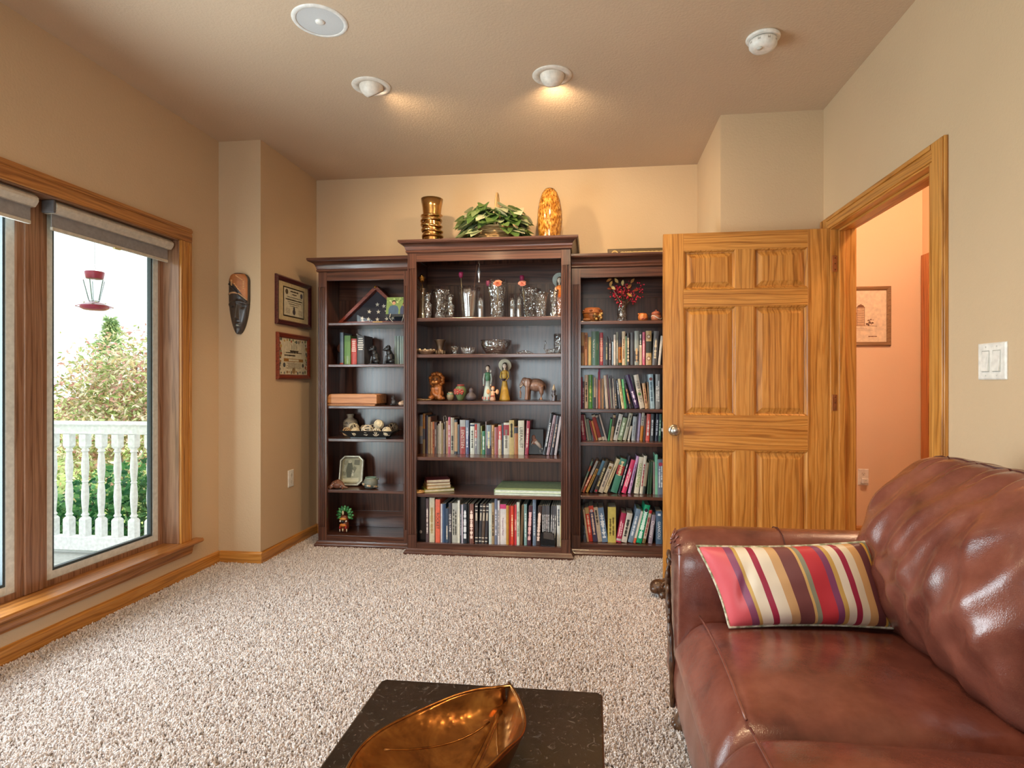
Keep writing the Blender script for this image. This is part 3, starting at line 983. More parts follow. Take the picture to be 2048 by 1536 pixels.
bookcase('left mahogany bookcase with the folded flag case', -1.957, -1.2655, 3.98,
         [(1.58, 1.599), (1.282, 1.302), (.985, 1.005), (.75, .772), (.384, .405)], .0835, 1.898, 1.958, 2.051, .06, (1, 0))
bookcase('right mahogany bookcase partly behind the open door', -.1525, .54, 3.98,
         [(1.566, 1.589), (1.268, 1.289), (.969, .992), (.742, .768), (.38, .402)], .08, 1.882, 1.946, 2.032, .06, (0, 1))
# ================================================================== BOOKS
# (pivot x, thickness, height, lean in degrees, colour, print)
BOOKS = {
    'C4': ('book shelf of the middle bookcase', 0.664, 4.07, 0.185, [
        (-1.2189, 0.0236, 0.2770, 0.0, '#8a93a8', {'b': [(0.0, 0.25, '5a4038'), (0.45, 0.7, 'c9b39a')]}),
        (-1.2016, 0.0169, 0.2856, 0.0, '#c98a3a', {'b': [(0.0, 0.35, 'b59a6a'), (0.35, 0.62, '6a6a70')]}),
        (-1.1791, 0.0221, 0.2717, 0.0, '#3a2230', {}),
        (-1.1640, 0.0146, 0.2621, 0.0, '#cdb48a', {}),
        (-1.1576, 0.0060, 0.2644, 0.0, '#a5673f', {}),
        (-1.1452, 0.0120, 0.2260, 0.0, '#e8c9a0', {}),
        (-1.1322, 0.0126, 0.2275, 0.0, '#e0895a', {'t': 'c', 'tc': '7a3a2a'}),
        (-1.1164, 0.0154, 0.2234, 0.0, '#7a6468', {'t': 'c', 'tc': 'd8d0d0'}),
        (-1.1049, 0.0111, 0.2013, 0.0, '#8f8c80', {}),
        (-1.0939, 0.0106, 0.2139, 0.0, '#d9d0c0', {}),
        (-1.0816, 0.0120, 0.2307, 0.0, '#e6ddcc', {}),
        (-1.0689, 0.0122, 0.2183, 0.0, '#b7a272', {}),
        (-1.0591, 0.0094, 0.1724, 0.0, '#cbb3b3', {}),
        (-1.0476, 0.0111, 0.2254, 0.0, '#4a2a1a', {}),
        (-1.0322, 0.0151, 0.2339, 0.0, '#b98d64', {}),
        (-1.0150, 0.0168, 0.2618, 0.0, '#c25866', {'t': 'c', 'tc': 'f0e0d8'}),
        (-0.9882, 0.0264, 0.2579, 0.0, '#b3a58c', {'t': 'low', 'tc': '33302a'}),
        (-0.9654, 0.0221, 0.2428, 0.0, '#2c2a30', {'b': [(0.07, 0.93, 'c9a27a')]}),
        (-0.9487, 0.0127, 0.2096, 0.0, '#3d4450', {}),
        (-0.9079, 0.0387, 0.2418, 0.0, '#a83a34', {'b': [(0.8, 1.0, 'b9b8b4')], 'T': 'EINSTEIN', 'tc': 'f0e0d0'}),
        (-0.8814, 0.0228, 0.2406, 0.0, '#5a5f86', {'t': 'c', 'tc': 'e8e8f0', 'b': [(0.55, 1.0, '8a95a8')]}),
        (-0.8412, 0.0307, 0.2188, 0.0, '#d8d8c8', {'t': 'c', 'tc': '6a6a60', 'b': [(0.9, 0.96, '33405a')]}),
        (-0.8229, 0.0160, 0.2190, 0.0, '#8a8890', {'b': [(0.52, 0.97, 'c2443c')], 't': 'c', 'tc': 'f0e8e0'}),
        (-0.8004, 0.0208, 0.2191, 0.0, '#8d8f86', {}),
        (-0.7870, 0.0098, 0.1999, 0.0, '#8a8a3a', {'t': 'c', 'tc': '22221a'}),
        (-0.7640, 0.0216, 0.1643, 0.0, '#2f7a55', {'t': 'c', 'tc': 'e8f0e0'}),
        (-0.7550, 0.0070, 0.2305, 0.0, '#a08a8a', {}),
        (-0.7220, 0.0316, 0.2074, 0.0, '#8a97a0', {'b': [(0.0, 0.3, '4a3f50')], 't': 'c', 'tc': 'e8e0b0'}),
        (-0.6997, 0.0192, 0.2076, 0.0, '#c9955a', {'t': 'c', 'tc': '6a4020'}),
        (-0.6713, 0.0253, 0.1927, 0.0, '#a3565a', {}),
        (-0.6468, 0.0225, 0.2094, 0.0, '#cdb890', {'b': [(0.5, 0.97, 'e0605a')], 't': 'c', 'tc': 'f4e8dc'}),
        (-0.6351, 0.0108, 0.2177, 0.0, '#5a6070', {}),
        (-0.5934, 0.0391, 0.2250, 0.0, '#dcd6c4', {'b': [(0.6, 0.93, 'a83a44')], 't': 'c', 'tc': '8a8478'}),
        (-0.5580, 0.0346, 0.2431, 0.0, '#cbb276', {'t': 'top', 'tc': '33291a'}),
        (-0.5303, 0.0262, 0.1981, 0.0, '#b5703f', {'b': [(0.76, 0.98, '3f4048')]}),
        (-0.4873, 0.0417, 0.2409, 0.0, '#ddd6c0', {'T': 'LIBERALIST', 'tc': '2a2622'}),
        (-0.4581, 0.0231, 0.2384, 3.1, '#b0344a', {'t': 'c', 'tc': 'f0d8c8'}),
        (-0.3336, 0.0209, 0.2924, 10.5, '#26262c', {'t': 'c', 'tc': 'e8e8e8'}),
        (-0.3114, 0.0193, 0.2829, 10.4, '#b99aa0', {'t': 'c', 'tc': '6a4a52'}),
        (-0.2842, 0.0198, 0.2784, 9.8, '#4a4650', {'t': 'c', 'tc': 'd8b8a0'}),
        (-0.2605, 0.0164, 0.2722, 8.4, '#d8c8c8', {}),
    ]),
    'C6': ('bottom shelf of the middle bookcase', 0.0715, 3.925, 0.27, [
        (-1.1550, 0.0676, 0.3125, 0.0, '#0c0c10', {'binder': 1}),
        (-1.1315, 0.0199, 0.3009, 0.0, '#5d4a4c', {'t': 'c', 'tc': 'e8dcd4'}),
        (-1.0910, 0.0367, 0.3059, 0.0, '#c9c0a5', {'t': 'c', 'tc': 'a89060'}),
        (-1.0519, 0.0316, 0.2974, 0.0, '#e0694f', {'T': 'ROCKET', 'tc': '2a1a18'}),
        (-1.0376, 0.0112, 0.2642, 0.0, '#d5cdd0', {}),
        (-1.0249, 0.0112, 0.2645, 0.0, '#4a6285', {}),
        (-1.0123, 0.0115, 0.2675, 0.0, '#27405f', {}),
        (-0.9925, 0.0184, 0.2358, 0.0, '#3a4a60', {'t': 'low', 'tc': 'e0d8c8'}),
        (-0.9701, 0.0211, 0.2739, 0.0, '#3c3b45', {'T': 'ONE ON ONE', 'tc': 'f0f0f0'}),
        (-0.9291, 0.0396, 0.2722, 0.0, '#b3b3aa', {'t': 'c2', 'tc': '3a3a36'}),
        (-0.9138, 0.0142, 0.2926, 0.0, '#dedbcb', {}),
        (-0.9018, 0.0106, 0.2622, 0.0, '#2f3640', {'t': 'c', 'tc': '9aa0a8'}),
        (-0.8898, 0.0111, 0.2651, 0.0, '#b8b2c0', {}),
        (-0.8636, 0.0242, 0.2712, 0.0, '#2d333d', {'t': 'big', 'tc': 'e8ecf0'}),
        (-0.8495, 0.0079, 0.2715, 0.0, '#141416', {}),
        (-0.8180, 0.0290, 0.2696, 0.0, '#7d5248', {'t': 'big', 'tc': 'f0dcd0'}),
        (-0.7876, 0.0192, 0.2705, 0.0, '#3a3638', {'enc': 1}),
        (-0.7660, 0.0170, 0.2710, 2.1, '#38383e', {'enc': 1}),
        (-0.7438, 0.0186, 0.2716, 2.2, '#55463c', {'enc': 1}),
        (-0.7222, 0.0175, 0.2721, 2.3, '#3a383e', {'enc': 1}),
        (-0.6918, 0.0194, 0.2766, 0.0, '#c5d0cc', {}),
        (-0.6728, 0.0186, 0.2824, 0.0, '#a58b68', {'t': 'c', 'tc': '2a2218'}),
        (-0.6527, 0.0185, 0.3095, 0.0, '#6f7890', {'t': 'c', 'tc': 'e0e0e8'}),
        (-0.6366, 0.0137, 0.2993, 0.0, '#d9d2d4', {'t': 'c', 'tc': '6a6a70'}),
        (-0.5932, 0.0426, 0.2725, 0.0, '#dcd6d6', {'b': [(0.885, 1.0, 'd0407a')], 'T': 'Properties of Matter', 'tc': '7a2a5a'}),
        (-0.5744, 0.0174, 0.2664, 0.0, '#b98a3e', {}),
        (-0.5627, 0.0104, 0.2639, 0.0, '#a8261c', {}),
        (-0.5413, 0.0200, 0.2631, 0.0, '#d8442c', {'t': 'c', 'tc': 'f0d0a0'}),
        (-0.5210, 0.0146, 0.2716, 0.0, '#c9404a', {'T': 'LITERATURE', 'tc': 'f6e8e0'}),
        (-0.4997, 0.0194, 0.2907, 0.0, '#c9d2c2', {'t': 'c', 'tc': '8a9a8a'}),
        (-0.4803, 0.0170, 0.2701, 2.3, '#6a5238', {}),
        (-0.4505, 0.0188, 0.2772, 0.0, '#7fa3a2', {'t': 'c', 'tc': 'd8e8e8'}),
        (-0.4240, 0.0262, 0.2673, 2.7, '#4f2a38', {'t': 'big', 'tc': 'e8b8b8'}),
        (-0.3891, 0.0220, 0.3114, 0.0, '#6f8096', {'t': 'c', 'tc': 'c8d0d8'}),
        (-0.3617, 0.0272, 0.2674, 3.1, '#3f2c28', {'t': 'big', 'tc': 'e8d0c4'}),
        (-0.3348, 0.0124, 0.2691, 0.0, '#55555a', {'t': 'c', 'tc': 'd8d8d8', 'cd': 1}),
        (-0.3220, 0.0124, 0.2694, 0.0, '#4a4a50', {'t': 'c', 'tc': 'd8d8d8', 'cd': 1}),
        (-0.3087, 0.0129, 0.2698, 0.0, '#5a565a', {'t': 'c', 'tc': 'e0d8d8', 'cd': 1}),
        (-0.2960, 0.0124, 0.2701, 0.0, '#505056', {'t': 'c', 'tc': 'd8d8d8', 'cd': 1}),
        (-0.2834, 0.0123, 0.2705, 2.0, '#4e4e52', {'t': 'c', 'tc': 'd8d8d8', 'cd': 1}),
        (-0.2706, 0.0123, 0.2708, 2.1, '#55555c', {'t': 'c', 'tc': 'e0e0e0', 'cd': 1}),
        (-0.2579, 0.0123, 0.2712, 2.1, '#58565a', {'t': 'c', 'tc': 'd8d8d0', 'cd': 1}),
        (-0.2232, 0.0244, 0.2757, 0.0, '#d5d5d0', {'t': 'top', 'tc': '5a6068'}),
        (-0.2153, 0.0076, 0.2720, 0.0, '#c9b860', {}),
    ]),
    'R2': ('second shelf of the right bookcase', 1.289, 4.085, 0.17, [
        (-0.0931, 0.0122, 0.2298, 0.0, '#a5a09a', {'t': 'c', 'tc': '33302e'}),
        (-0.0692, 0.0202, 0.2315, 0.0, '#c9a274', {'b': [(0.38, 0.6, '8a5f4a')]}),
        (-0.0453, 0.0211, 0.2294, 0.0, '#c98a5c', {'t': 'top', 'tc': '6a3018'}),
        (-0.0205, 0.0188, 0.1984, 0.0, '#e6cf86', {}),
        (0.0332, 0.0506, 0.2372, 0.0, '#3f6f55', {'T': 'The Book of Virtues', 'tc': 'e8ecdc', 'T2': 'A Treasury'}),
        (0.0617, 0.0219, 0.2283, 0.0, '#b83a4a', {'t': 'big', 'tc': 'f0b8a8'}),
        (0.0955, 0.0177, 0.2021, 0.0, '#4a4a50', {'t': 'c', 'tc': 'c8c090'}),
        (0.1173, 0.0143, 0.1962, 0.0, '#4c3a3a', {'t': 'c', 'tc': 'd8c8c8'}),
        (0.1324, 0.0092, 0.1636, 0.0, '#9ab4cc', {}),
        (0.1485, 0.0139, 0.2131, 0.0, '#d8ccc0', {}),
        (0.1655, 0.0129, 0.2321, 0.0, '#8a8a7a', {'t': 'c', 'tc': 'e0d8c8'}),
        (0.1900, 0.0214, 0.1936, 0.0, '#c9772a', {'b': [(0.66, 1.0, '33333c'), (0.0, 0.1, '24402c')], 't': 'c', 'tc': '4a2a10'}),
        (0.2137, 0.0214, 0.2354, 0.0, '#d9c2a0', {'t': 'c', 'tc': '8a6a50'}),
        (0.2231, 0.0076, 0.2029, 0.0, '#9cc09a', {}),
        (0.2423, 0.0161, 0.2275, 0.0, '#3a2f2a', {'t': 'big', 'tc': 'e8d0a8'}),
        (0.2724, 0.0241, 0.2272, 0.0, '#4d4d52', {}),
        (0.3053, 0.0289, 0.2373, 0.0, '#9aa09a', {'b': [(0.12, 0.42, '4f4c50')], 't': 'low', 'tc': 'd8b080'}),
        (0.3278, 0.0199, 0.2323, 0.0, '#d0b89c', {'b': [(0.6, 1.0, '4a4c48')], 't': 'top', 'tc': 'e8e4d8'}),
        (0.3487, 0.0175, 0.2292, 0.0, '#d0607a', {'t': 'c', 'tc': 'f4c8c8'}),
        (0.3912, 0.0370, 0.2373, 0.0, '#bf9c6a', {'b': [(0.36, 0.7, '34342e')], 'dots': 1}),
        (0.4292, 0.0335, 0.2347, 3.2, '#5f5a5a', {'t': 'c', 'tc': 'd8c8a8'}),
        (0.4502, 0.0150, 0.2030, 5.7, '#d8ccc0', {}),
    ]),
    'R3': ('third shelf of the right bookcase', 0.992, 4.085, 0.17, [
        (-0.1038, 0.0035, 0.2273, 0.0, '#d8b8b8', {}),
        (-0.0808, 0.0208, 0.2171, 0.0, '#a01050', {}),
        (-0.0682, 0.0110, 0.1865, 0.0, '#4a1f3f', {'t': 'c', 'tc': 'd0b0c8'}),
        (-0.0403, 0.0244, 0.2323, 0.0, '#d9bfa4', {'t': 'c', 'tc': '3a2018'}),
        (-0.0116, 0.0260, 0.2333, 0.0, '#4f9a3f', {'t': 'c', 'tc': 'c8d878'}),
        (-0.0035, 0.0062, 0.2322, 0.0, '#6a8fa0', {}),
        (0.0110, 0.0122, 0.2160, 0.0, '#c9b69a', {'b': [(0.0, 0.36, '5f5f66')]}),
        (0.0231, 0.0090, 0.2038, 0.0, '#c8b0b8', {}),
        (0.0316, 0.0037, 0.2555, 0.0, '#d86a5a', {}),
        (0.0416, 0.0094, 0.2728, 0.0, '#e07a5a', {'b': [(0.72, 1.0, 'b02a70')]}),
        (0.0545, 0.0114, 0.2078, 0.0, '#8a7060', {}),
        (0.0662, 0.0106, 0.2068, 0.0, '#b98f62', {}),
        (0.0809, 0.0187, 0.2292, -4.0, '#d9c8b8', {}),
        (0.1056, 0.0113, 0.2348, -5.4, '#6a3f48', {}),
        (0.1172, 0.0089, 0.2083, -4.7, '#8a8f86', {}),
        (0.1265, 0.0081, 0.2284, -4.2, '#4a4048', {}),
        (0.1349, 0.0097, 0.2079, -2.9, '#aaa098', {}),
        (0.1450, 0.0129, 0.2027, -2.0, '#3f3a3c', {'t': 'low', 'tc': 'd8b890'}),
        (0.1714, 0.0120, 0.1932, -5.9, '#4f5866', {'t': 'top', 'tc': 'd8d8d8'}),
        (0.1909, 0.0179, 0.2059, -8.0, '#d9c79c', {'t': 'c', 'tc': 'a08a50'}),
        (0.2093, 0.0144, 0.2034, -6.2, '#3fa050', {'b': [(0.7, 1.0, '7fd08a')]}),
        (0.2442, 0.0171, 0.1735, -12.8, '#2e2228', {'t': 'c', 'tc': 'd8905a'}),
        (0.2788, 0.0306, 0.2375, -16.0, '#3d2350', {'t': 'low', 'tc': 'e8d8f0'}),
        (0.3141, 0.0316, 0.2340, -10.7, '#cfc2b0', {'T': 'FIBER FUELED', 'tc': '26221e', 'dot': '6f9a4a'}),
        (0.3491, 0.0215, 0.1749, -7.1, '#c49a70', {'t': 'c', 'tc': '7a4030'}),
        (0.3726, 0.0064, 0.1826, -3.3, '#9a7a5a', {}),
        (0.3813, 0.0320, 0.2364, -2.8, '#9fb8c4', {'t': 'c', 'tc': '5a7080', 'dot': '7a4a4a'}),
        (0.4493, 0.0306, 0.2366, 0.0, '#7f7f80', {'t': 'c2', 'tc': 'd8d8d8'}),
    ]),
    'R4': ('fourth shelf of the right bookcase', 0.768, 4.1, 0.165, [
        (-0.0859, 0.0316, 0.1794, -5.6, '#9a1838', {'t': 'c', 'tc': 'f0c8c8'}),
        (-0.0448, 0.0088, 0.1791, -8.5, '#c9b8a0', {}),
        (-0.0355, 0.0190, 0.1495, -8.2, '#7f8f80', {}),
        (0.0008, 0.0099, 0.1413, -14.8, '#a82030', {}),
        (0.0126, 0.0145, 0.1388, -14.4, '#d88a3a', {}),
        (0.0325, 0.0241, 0.1812, -16.2, '#d9c9b0', {'b': [(0.1, 0.92, 'a83a34')]}),
        (0.0597, 0.0194, 0.1802, -16.7, '#cfc4b4', {'b': [(0.14, 0.92, '4f5866')]}),
        (0.0806, 0.0102, 0.1869, -15.2, '#cdbfb8', {}),
        (0.1054, 0.0119, 0.1511, 8.3, '#3f9a5a', {}),
        (0.1282, 0.0182, 0.1778, 7.3, '#b99a72', {'b': [(0.55, 0.9, '4a3a30')]}),
        (0.1585, 0.0271, 0.1859, 12.8, '#d5cfc5', {'t': 'c', 'tc': '4a4640'}),
        (0.1907, 0.0291, 0.1611, 14.0, '#8fa07a', {'t': 'c', 'tc': 'e0e8d0'}),
        (0.2202, 0.0235, 0.1942, 13.9, '#bdb8a0', {'t': 'top', 'tc': '6a6a60'}),
        (0.2440, 0.0141, 0.1025, 11.3, '#cfc6b4', {}),
        (0.2809, 0.0249, 0.1684, 4.7, '#a9b0b2', {'t': 'c', 'tc': '8a9098'}),
        (0.2922, 0.0076, 0.1747, 4.8, '#4a3a48', {}),
        (0.3087, 0.0143, 0.1927, 4.5, '#a89ab8', {}),
        (0.3312, 0.0188, 0.1976, 4.8, '#d9882f', {'b': [(0.53, 1.0, 'd0c8b8')], 't': 'top', 'tc': '6a6460'}),
        (0.3500, 0.0132, 0.1747, 3.5, '#5a3f3a', {}),
        (0.3781, 0.0259, 0.1870, 3.2, '#d85a4c', {'t': 'c', 'tc': 'f8e8e0'}),
        (0.4065, 0.0229, 0.1872, 2.1, '#4a4c50', {'t': 'c', 'tc': 'e0e0e0'}),
        (0.4360, 0.0211, 0.1875, 2.8, '#252a3c', {'t': 'c', 'tc': 'c8ccd8'}),
        (0.4556, 0.0168, 0.1876, 2.1, '#3f6a5c', {'t': 'c', 'tc': 'c8e0d0'}),
    ]),
    'R5': ('fifth shelf of the right bookcase', 0.402, 4.1, 0.165, [
        (-0.0996, 0.0087, 0.2387, 0.0, '#d0c4bc', {}),
        (-0.0873, 0.0104, 0.2332, 20.2, '#6f8f80', {'b': [(0.0, 0.5, 'a5967f'), (0.68, 0.85, 'c05a34')]}),
        (-0.0683, 0.0161, 0.2411, 24.3, '#d8693f', {'b': [(0.55, 1.0, 'a8aeb0')], 't': 'c', 'tc': 'f4e0d0'}),
        (-0.0430, 0.0164, 0.2210, 23.9, '#d0a245', {'b': [(0.82, 1.0, '2f2c26')], 't': 'c', 'tc': '6a4a14'}),
        (-0.0122, 0.0195, 0.2386, 21.9, '#2c3440', {'b': [(0.55, 1.0, '5f8fb0')]}),
        (0.0211, 0.0245, 0.2362, 20.3, '#4a463c', {'t': 'c', 'tc': 'd8cc9a', 'dot': 'c02a44'}),
        (0.0588, 0.0309, 0.2167, 21.0, '#d8ccb8', {'dot': '8a6a30', 't': 'c', 'tc': '8a8078'}),
        (0.0880, 0.0242, 0.2519, 21.5, '#d5c6a0', {'t': 'c', 'tc': 'a08a60'}),
        (0.1568, 0.0446, 0.2454, 16.6, '#3f7f6a', {'b': [(0.52, 0.8, 'b03030')], 't': 'top', 'tc': 'e8d0a0'}),
        (0.1793, 0.0141, 0.2709, 15.8, '#2a2430', {'t': 'c', 'tc': 'd8d0d0'}),
        (0.2176, 0.0299, 0.2401, 16.5, '#d83a66', {'t': 'c2', 'tc': 'f8d8dc'}),
        (0.2494, 0.0174, 0.2661, 13.3, '#c9a0c9', {'t': 'c', 'tc': '7a4a80'}),
        (0.3051, 0.0315, 0.2560, 8.2, '#d8d0bc', {'T': 'GARDENING', 'tc': '6f9a3a'}),
        (0.3318, 0.0195, 0.2643, 6.7, '#d9d0be', {'t': 'c', 'tc': '9a3040'}),
        (0.3494, 0.0172, 0.2174, 7.2, '#9a8a70', {'b': [(0.0, 0.25, '2f3430')]}),
        (0.3760, 0.0126, 0.2214, 3.6, '#2a4a30', {}),
        (0.3920, 0.0131, 0.2239, 3.0, '#2c4a2e', {}),
        (0.4173, 0.0136, 0.2215, 0.0, '#8a7a74', {}),
        (0.4340, 0.0163, 0.2747, 0.0, '#7fc0a0', {}),
        (0.4737, 0.0393, 0.2413, 0.0, '#6a7688', {'t': 'c2', 'tc': 'd0d8e0', 'dot': 'b04058'}),
    ]),
    'R6': ('bottom shelf of the right bookcase', 0.072, 4.06, 0.185, [
        (-0.0769, 0.0199, 0.2200, 0.0, '#16161a', {}),
        (-0.0467, 0.0117, 0.2225, -7.9, '#d0b090', {}),
        (-0.0346, 0.0272, 0.2348, -7.2, '#d8452f', {'b': [(0.82, 1.0, 'c9a870')], 't': 'c', 'tc': 'f4d0b8'}),
        (-0.0056, 0.0322, 0.2495, -7.5, '#4a4668', {'b': [(0.82, 1.0, 'd8503a')], 't': 'c', 'tc': 'e8ccc0', 'dot': 'd8c8d0'}),
        (0.0282, 0.0282, 0.2389, -7.7, '#cfc0aa', {'t': 'top', 'tc': '4a4038'}),
        (0.0570, 0.0376, 0.2372, -7.5, '#6f8cae', {'t': 'big', 'tc': 'e8f0f8'}),
        (0.1493, 0.0551, 0.2433, 0.0, '#cdb95f', {'t': 'c2', 'tc': '6a5a20'}),
        (0.1825, 0.0338, 0.2046, 10.5, '#b02a50', {'t': 'c2', 'tc': 'f0c8d0', 'b': [(0.05, 0.13, 'c8b8b8')]}),
        (0.2216, 0.0381, 0.2040, 11.9, '#d5ccbf', {'t': 'c', 'tc': '3a3834'}),
        (0.2616, 0.0310, 0.2374, 14.1, '#7a8fa5', {'t': 'c', 'tc': 'dce4ec'}),
        (0.2809, 0.0150, 0.2248, 13.7, '#dcd6c8', {'b': [(0.0, 0.16, 'd8603a')]}),
        (0.3207, 0.0351, 0.2672, 12.8, '#0fa070', {'t': 'big', 'tc': 'e0f8ec', 'dot': '202428'}),
        (0.3474, 0.0211, 0.2312, 11.7, '#c9bca8', {'b': [(0.9, 1.0, 'c8282c'), (0.0, 0.14, '7a6a40')], 't': 'c', 'tc': 'a04040'}),
        (0.3928, 0.0256, 0.1980, 7.4, '#9a8a98', {'T': 'Chemistry', 'tc': 'f0ecf0'}),
        (0.4602, 0.0414, 0.2226, 0.0, '#4f6780', {'T': 'GIANCOLI', 'tc': 'f0f4f8', 'dotw': 1}),
    ]),
    'L2': ('second shelf of the left bookcase', 1.302, 4.09, 0.17, [
        (-1.8224, 0.0251, 0.2360, 0.0, '#5f7080', {'b': [(0.0, 0.06, 'b8482c')]}),
        (-1.7673, 0.0459, 0.2126, 0.0, '#7f9f5a', {'b': [(0.3, 1.0, '6f9a5a')]}),
        (-1.7197, 0.0398, 0.1894, 0.0, '#c84a42', {'t': 'topl', 'tc': 'f4e4dc'}),
        (-1.6620, 0.0530, 0.2116, 0.0, '#4a4a50', {'t': 'topl', 'tc': 'e8e8e4'}),
        (-1.4181, 0.0158, 0.2066, 0.0, '#6f7f78', {}),
        (-1.3991, 0.0157, 0.2064, 0.0, '#73837c', {}),
        (-1.3787, 0.0157, 0.2062, 0.0, '#6f7f78', {}),
        (-1.3627, 0.0134, 0.2060, 0.0, '#6a7a74', {}),
    ]),
}
import colorsys
def colour_name(h):
    r, g, b = [int(h.lstrip('#')[i:i + 2], 16) / 255 for i in (0, 2, 4)]
    hh, s, v = colorsys.rgb_to_hsv(r, g, b)
    d = hh * 360
    if v < .17: return 'black'
    if s < .12: return 'white' if v > .82 else 'light grey' if v > .62 else 'grey' if v > .38 else 'charcoal'
    if s < .26 and v > .72: return 'cream' if 20 < d < 75 else 'pale pink' if d > 300 or d < 20 else 'pale blue' if 170 < d < 260 else 'pale grey'
    if d < 14 or d > 345: return 'red' if s > .5 and v > .5 else 'maroon' if v < .5 else 'dusty red'
    if d < 42:
        if v < .42: return 'dark brown'
        if s > .62 and v > .78: return 'orange'
        return 'brown' if v < .66 else 'tan'
    if d < 66: return 'mustard' if s > .45 and v > .5 else 'olive' if v < .62 else 'beige'
    if d < 165: return ('dark green' if v < .4 else 'green') if s > .22 else 'grey-green'
    if d < 195: return 'teal'
    if d < 255: return 'navy' if v < .35 else 'blue' if s > .3 else 'slate blue'
    if d < 300: return 'purple' if s > .3 else 'lavender'
    return 'magenta' if s > .55 else 'mauve' if v > .45 else 'plum'
ORD = ['', 'first', 'second', 'third', 'fourth', 'fifth', 'sixth', 'seventh', 'eighth', 'ninth', 'tenth', 'eleventh', 'twelfth']
def ordinal(n):
    if n < len(ORD): return ORD[n]
    return '%d%s' % (n, 'th' if 10 <= n % 100 <= 20 else {1: 'st', 2: 'nd', 3: 'rd'}.get(n % 10, 'th'))
PAGES = plain('#ded2ba', .8)
brnd = random.Random(5)
def cover_mat(c): return plain(c, .38, 0, 0.25, .05)
def print_mat(c): return plain('#' + c.lstrip('#'), .5, 0, 0, .02)
def squiggle(z0, z1, x, w):
    """one continuous strip with the uneven outline of a line of lettering, running down the spine"""
    pts_l, pts_r = [], []
    z = z1
    while z > z0:
        s = brnd.uniform(.004, .009)
        hw = w * brnd.choice((.5, .42, .5, .34, .12))
        pts_l += [(x - hw, z), (x - hw, max(z0, z - s))]
        pts_r += [(x + hw * .9, z), (x + hw * .9, max(z0, z - s))]
        z -= s
    return pts_l, pts_r
def strip_mesh(m, pl, pr, y):
    n = len(pl)
    vs = [(a[0], y, a[1]) for a in pl] + [(a[0], y, a[1]) for a in pr]
    m.add(vs, [(i, i + 1, n + i + 1, n + i) for i in range(n - 1)])
def make_book(t, h, d, col, ex, root):
    """local: x 0..t, y 0 (spine) .. d, z 0..h"""
    hard = t > .017
    ov = .0025 if hard else 0.0
    ct = min(.0022, t * .16)
    cv = .0022 if hard else .0008
    # cover: spine with a rounded front and two boards, one U-shaped solid
    arc = [(t * k / 6, -(cv * sin(pi * k / 6))) for k in range(7)]
    poly = arc + [(t, d), (t - ct, d), (t - ct, ct * 1.2), (ct, ct * 1.2), (ct, d), (0, d)]
    m = M(); m.prism(poly[::-1], 0, h, 2)
    if ex.get('binder'):
        m.build('cover', plain('#0d0d11', .22, 0, .4), root)
        M().lathe([(0, 0), (.011, 0), (.011, .0015), (.007, .002), (0, .002)], 20).build('finger_ring', CHROME, root, loc=(t * .5, -.0026, .07), rot=RX90)
    else:
        m.build('cover', cover_mat(col), root)
    M().box(ct + .0002, t - ct - .0002, ct * 1.4, d - ov - .001, ov, h - ov).build('pages', PAGES, root)
    yf = -cv - .0003
    for f0, f1, c in ex.get('b', ()):
        m = M(); m.prism(([(a, b - .0004) for a, b in arc] + [(t + .0003, .004), (t + .0003, .0), (t, 0.0008), (0, .0008), (-.0003, 0), (-.0003, .004)])[:7] + [(t, .001), (0, .001)], h * f0 + .0004, h * f1 - .0002, 2)
        m.build('spine_band', print_mat(c), root)
    tc = ex.get('tc')
    kind = ex.get('t')
    if ex.get('T'):
        b = ex['T']
        span = .78 if not ex.get('b') else .66
        size = min(t * (.92 if b.isupper() else 1.15), h * span / (len(b) * .62))
        zc = h * (.5 if not ex.get('b') else .44 if ex['b'][0][1] >= .99 else .5)
        if b == 'GIANCOLI': zc, size = h * .42, min(t * .62, h * .7 / (len(b) * .66))
        text_mesh('title', b, size, print_mat(tc), root, (t / 2 - (t * .2 if ex.get('T2') else 0), yf - .0002, zc), (radians(90), radians(90), 0), .0002)
        if ex.get('T2'):
            text_mesh('subtitle', ex['T2'], size * .6, print_mat('c9a890'), root, (t * .78, yf + .0006, h * .55), (radians(90), radians(90), 0), .0002)
    elif kind:
        m = M()
        if kind in ('c', 'low', 'top', 'big'):
            a, b = {'c': (.2, .78), 'low': (.1, .5), 'top': (.5, .92), 'big': (.12, .84)}[kind]
            pl, pr = squiggle(h * a, h * b, t / 2, t * {'big': .72}.get(kind, .46))
            strip_mesh(m, pl, pr, yf - .0002)
            m.build('title', print_mat(tc), root)
        elif kind == 'c2':
            for xx in (.32, .68):
                mm = M(); pl, pr = squiggle(h * .2, h * brnd.uniform(.65, .85), t * xx, t * .24); strip_mesh(mm, pl, pr, yf - .0001)
                mm.build('title_line', print_mat(tc), root)
        elif kind == 'topl':
            for q in range(6):
                w = t * brnd.uniform(.26, .4)
                zc = h * (.9 - q * .075)
                M().box(t / 2 - w, t / 2 + w, yf - .0003, yf + .0012, zc - h * .02, zc + h * .018).build('title_line', print_mat(tc), root)
    if ex.get('enc'):
        for f in (.93, .83, .14, .05):
            M().box(t * .06, t * .94, yf - .0003, yf + .0016, h * f, h * (f + .022)).build('gilt_band', plain('#d8cfc0', .4), root)
        M().box(t * .2, t * .8, yf - .0002, yf + .0016, h * .58, h * .78).build('title', plain('#b9ae9c', .5), root)
    if ex.get('dot'):
        zc = {'6f9a4a': .42, 'c02a44': .06}.get(ex['dot'], .86)
        M().lathe([(0, .0006), (t * .34, .0006), (t * .34, 0), (0, 0)], 18).build('emblem', print_mat(ex['dot']), root, loc=(t / 2, yf + .0003, h * zc), rot=RX90)
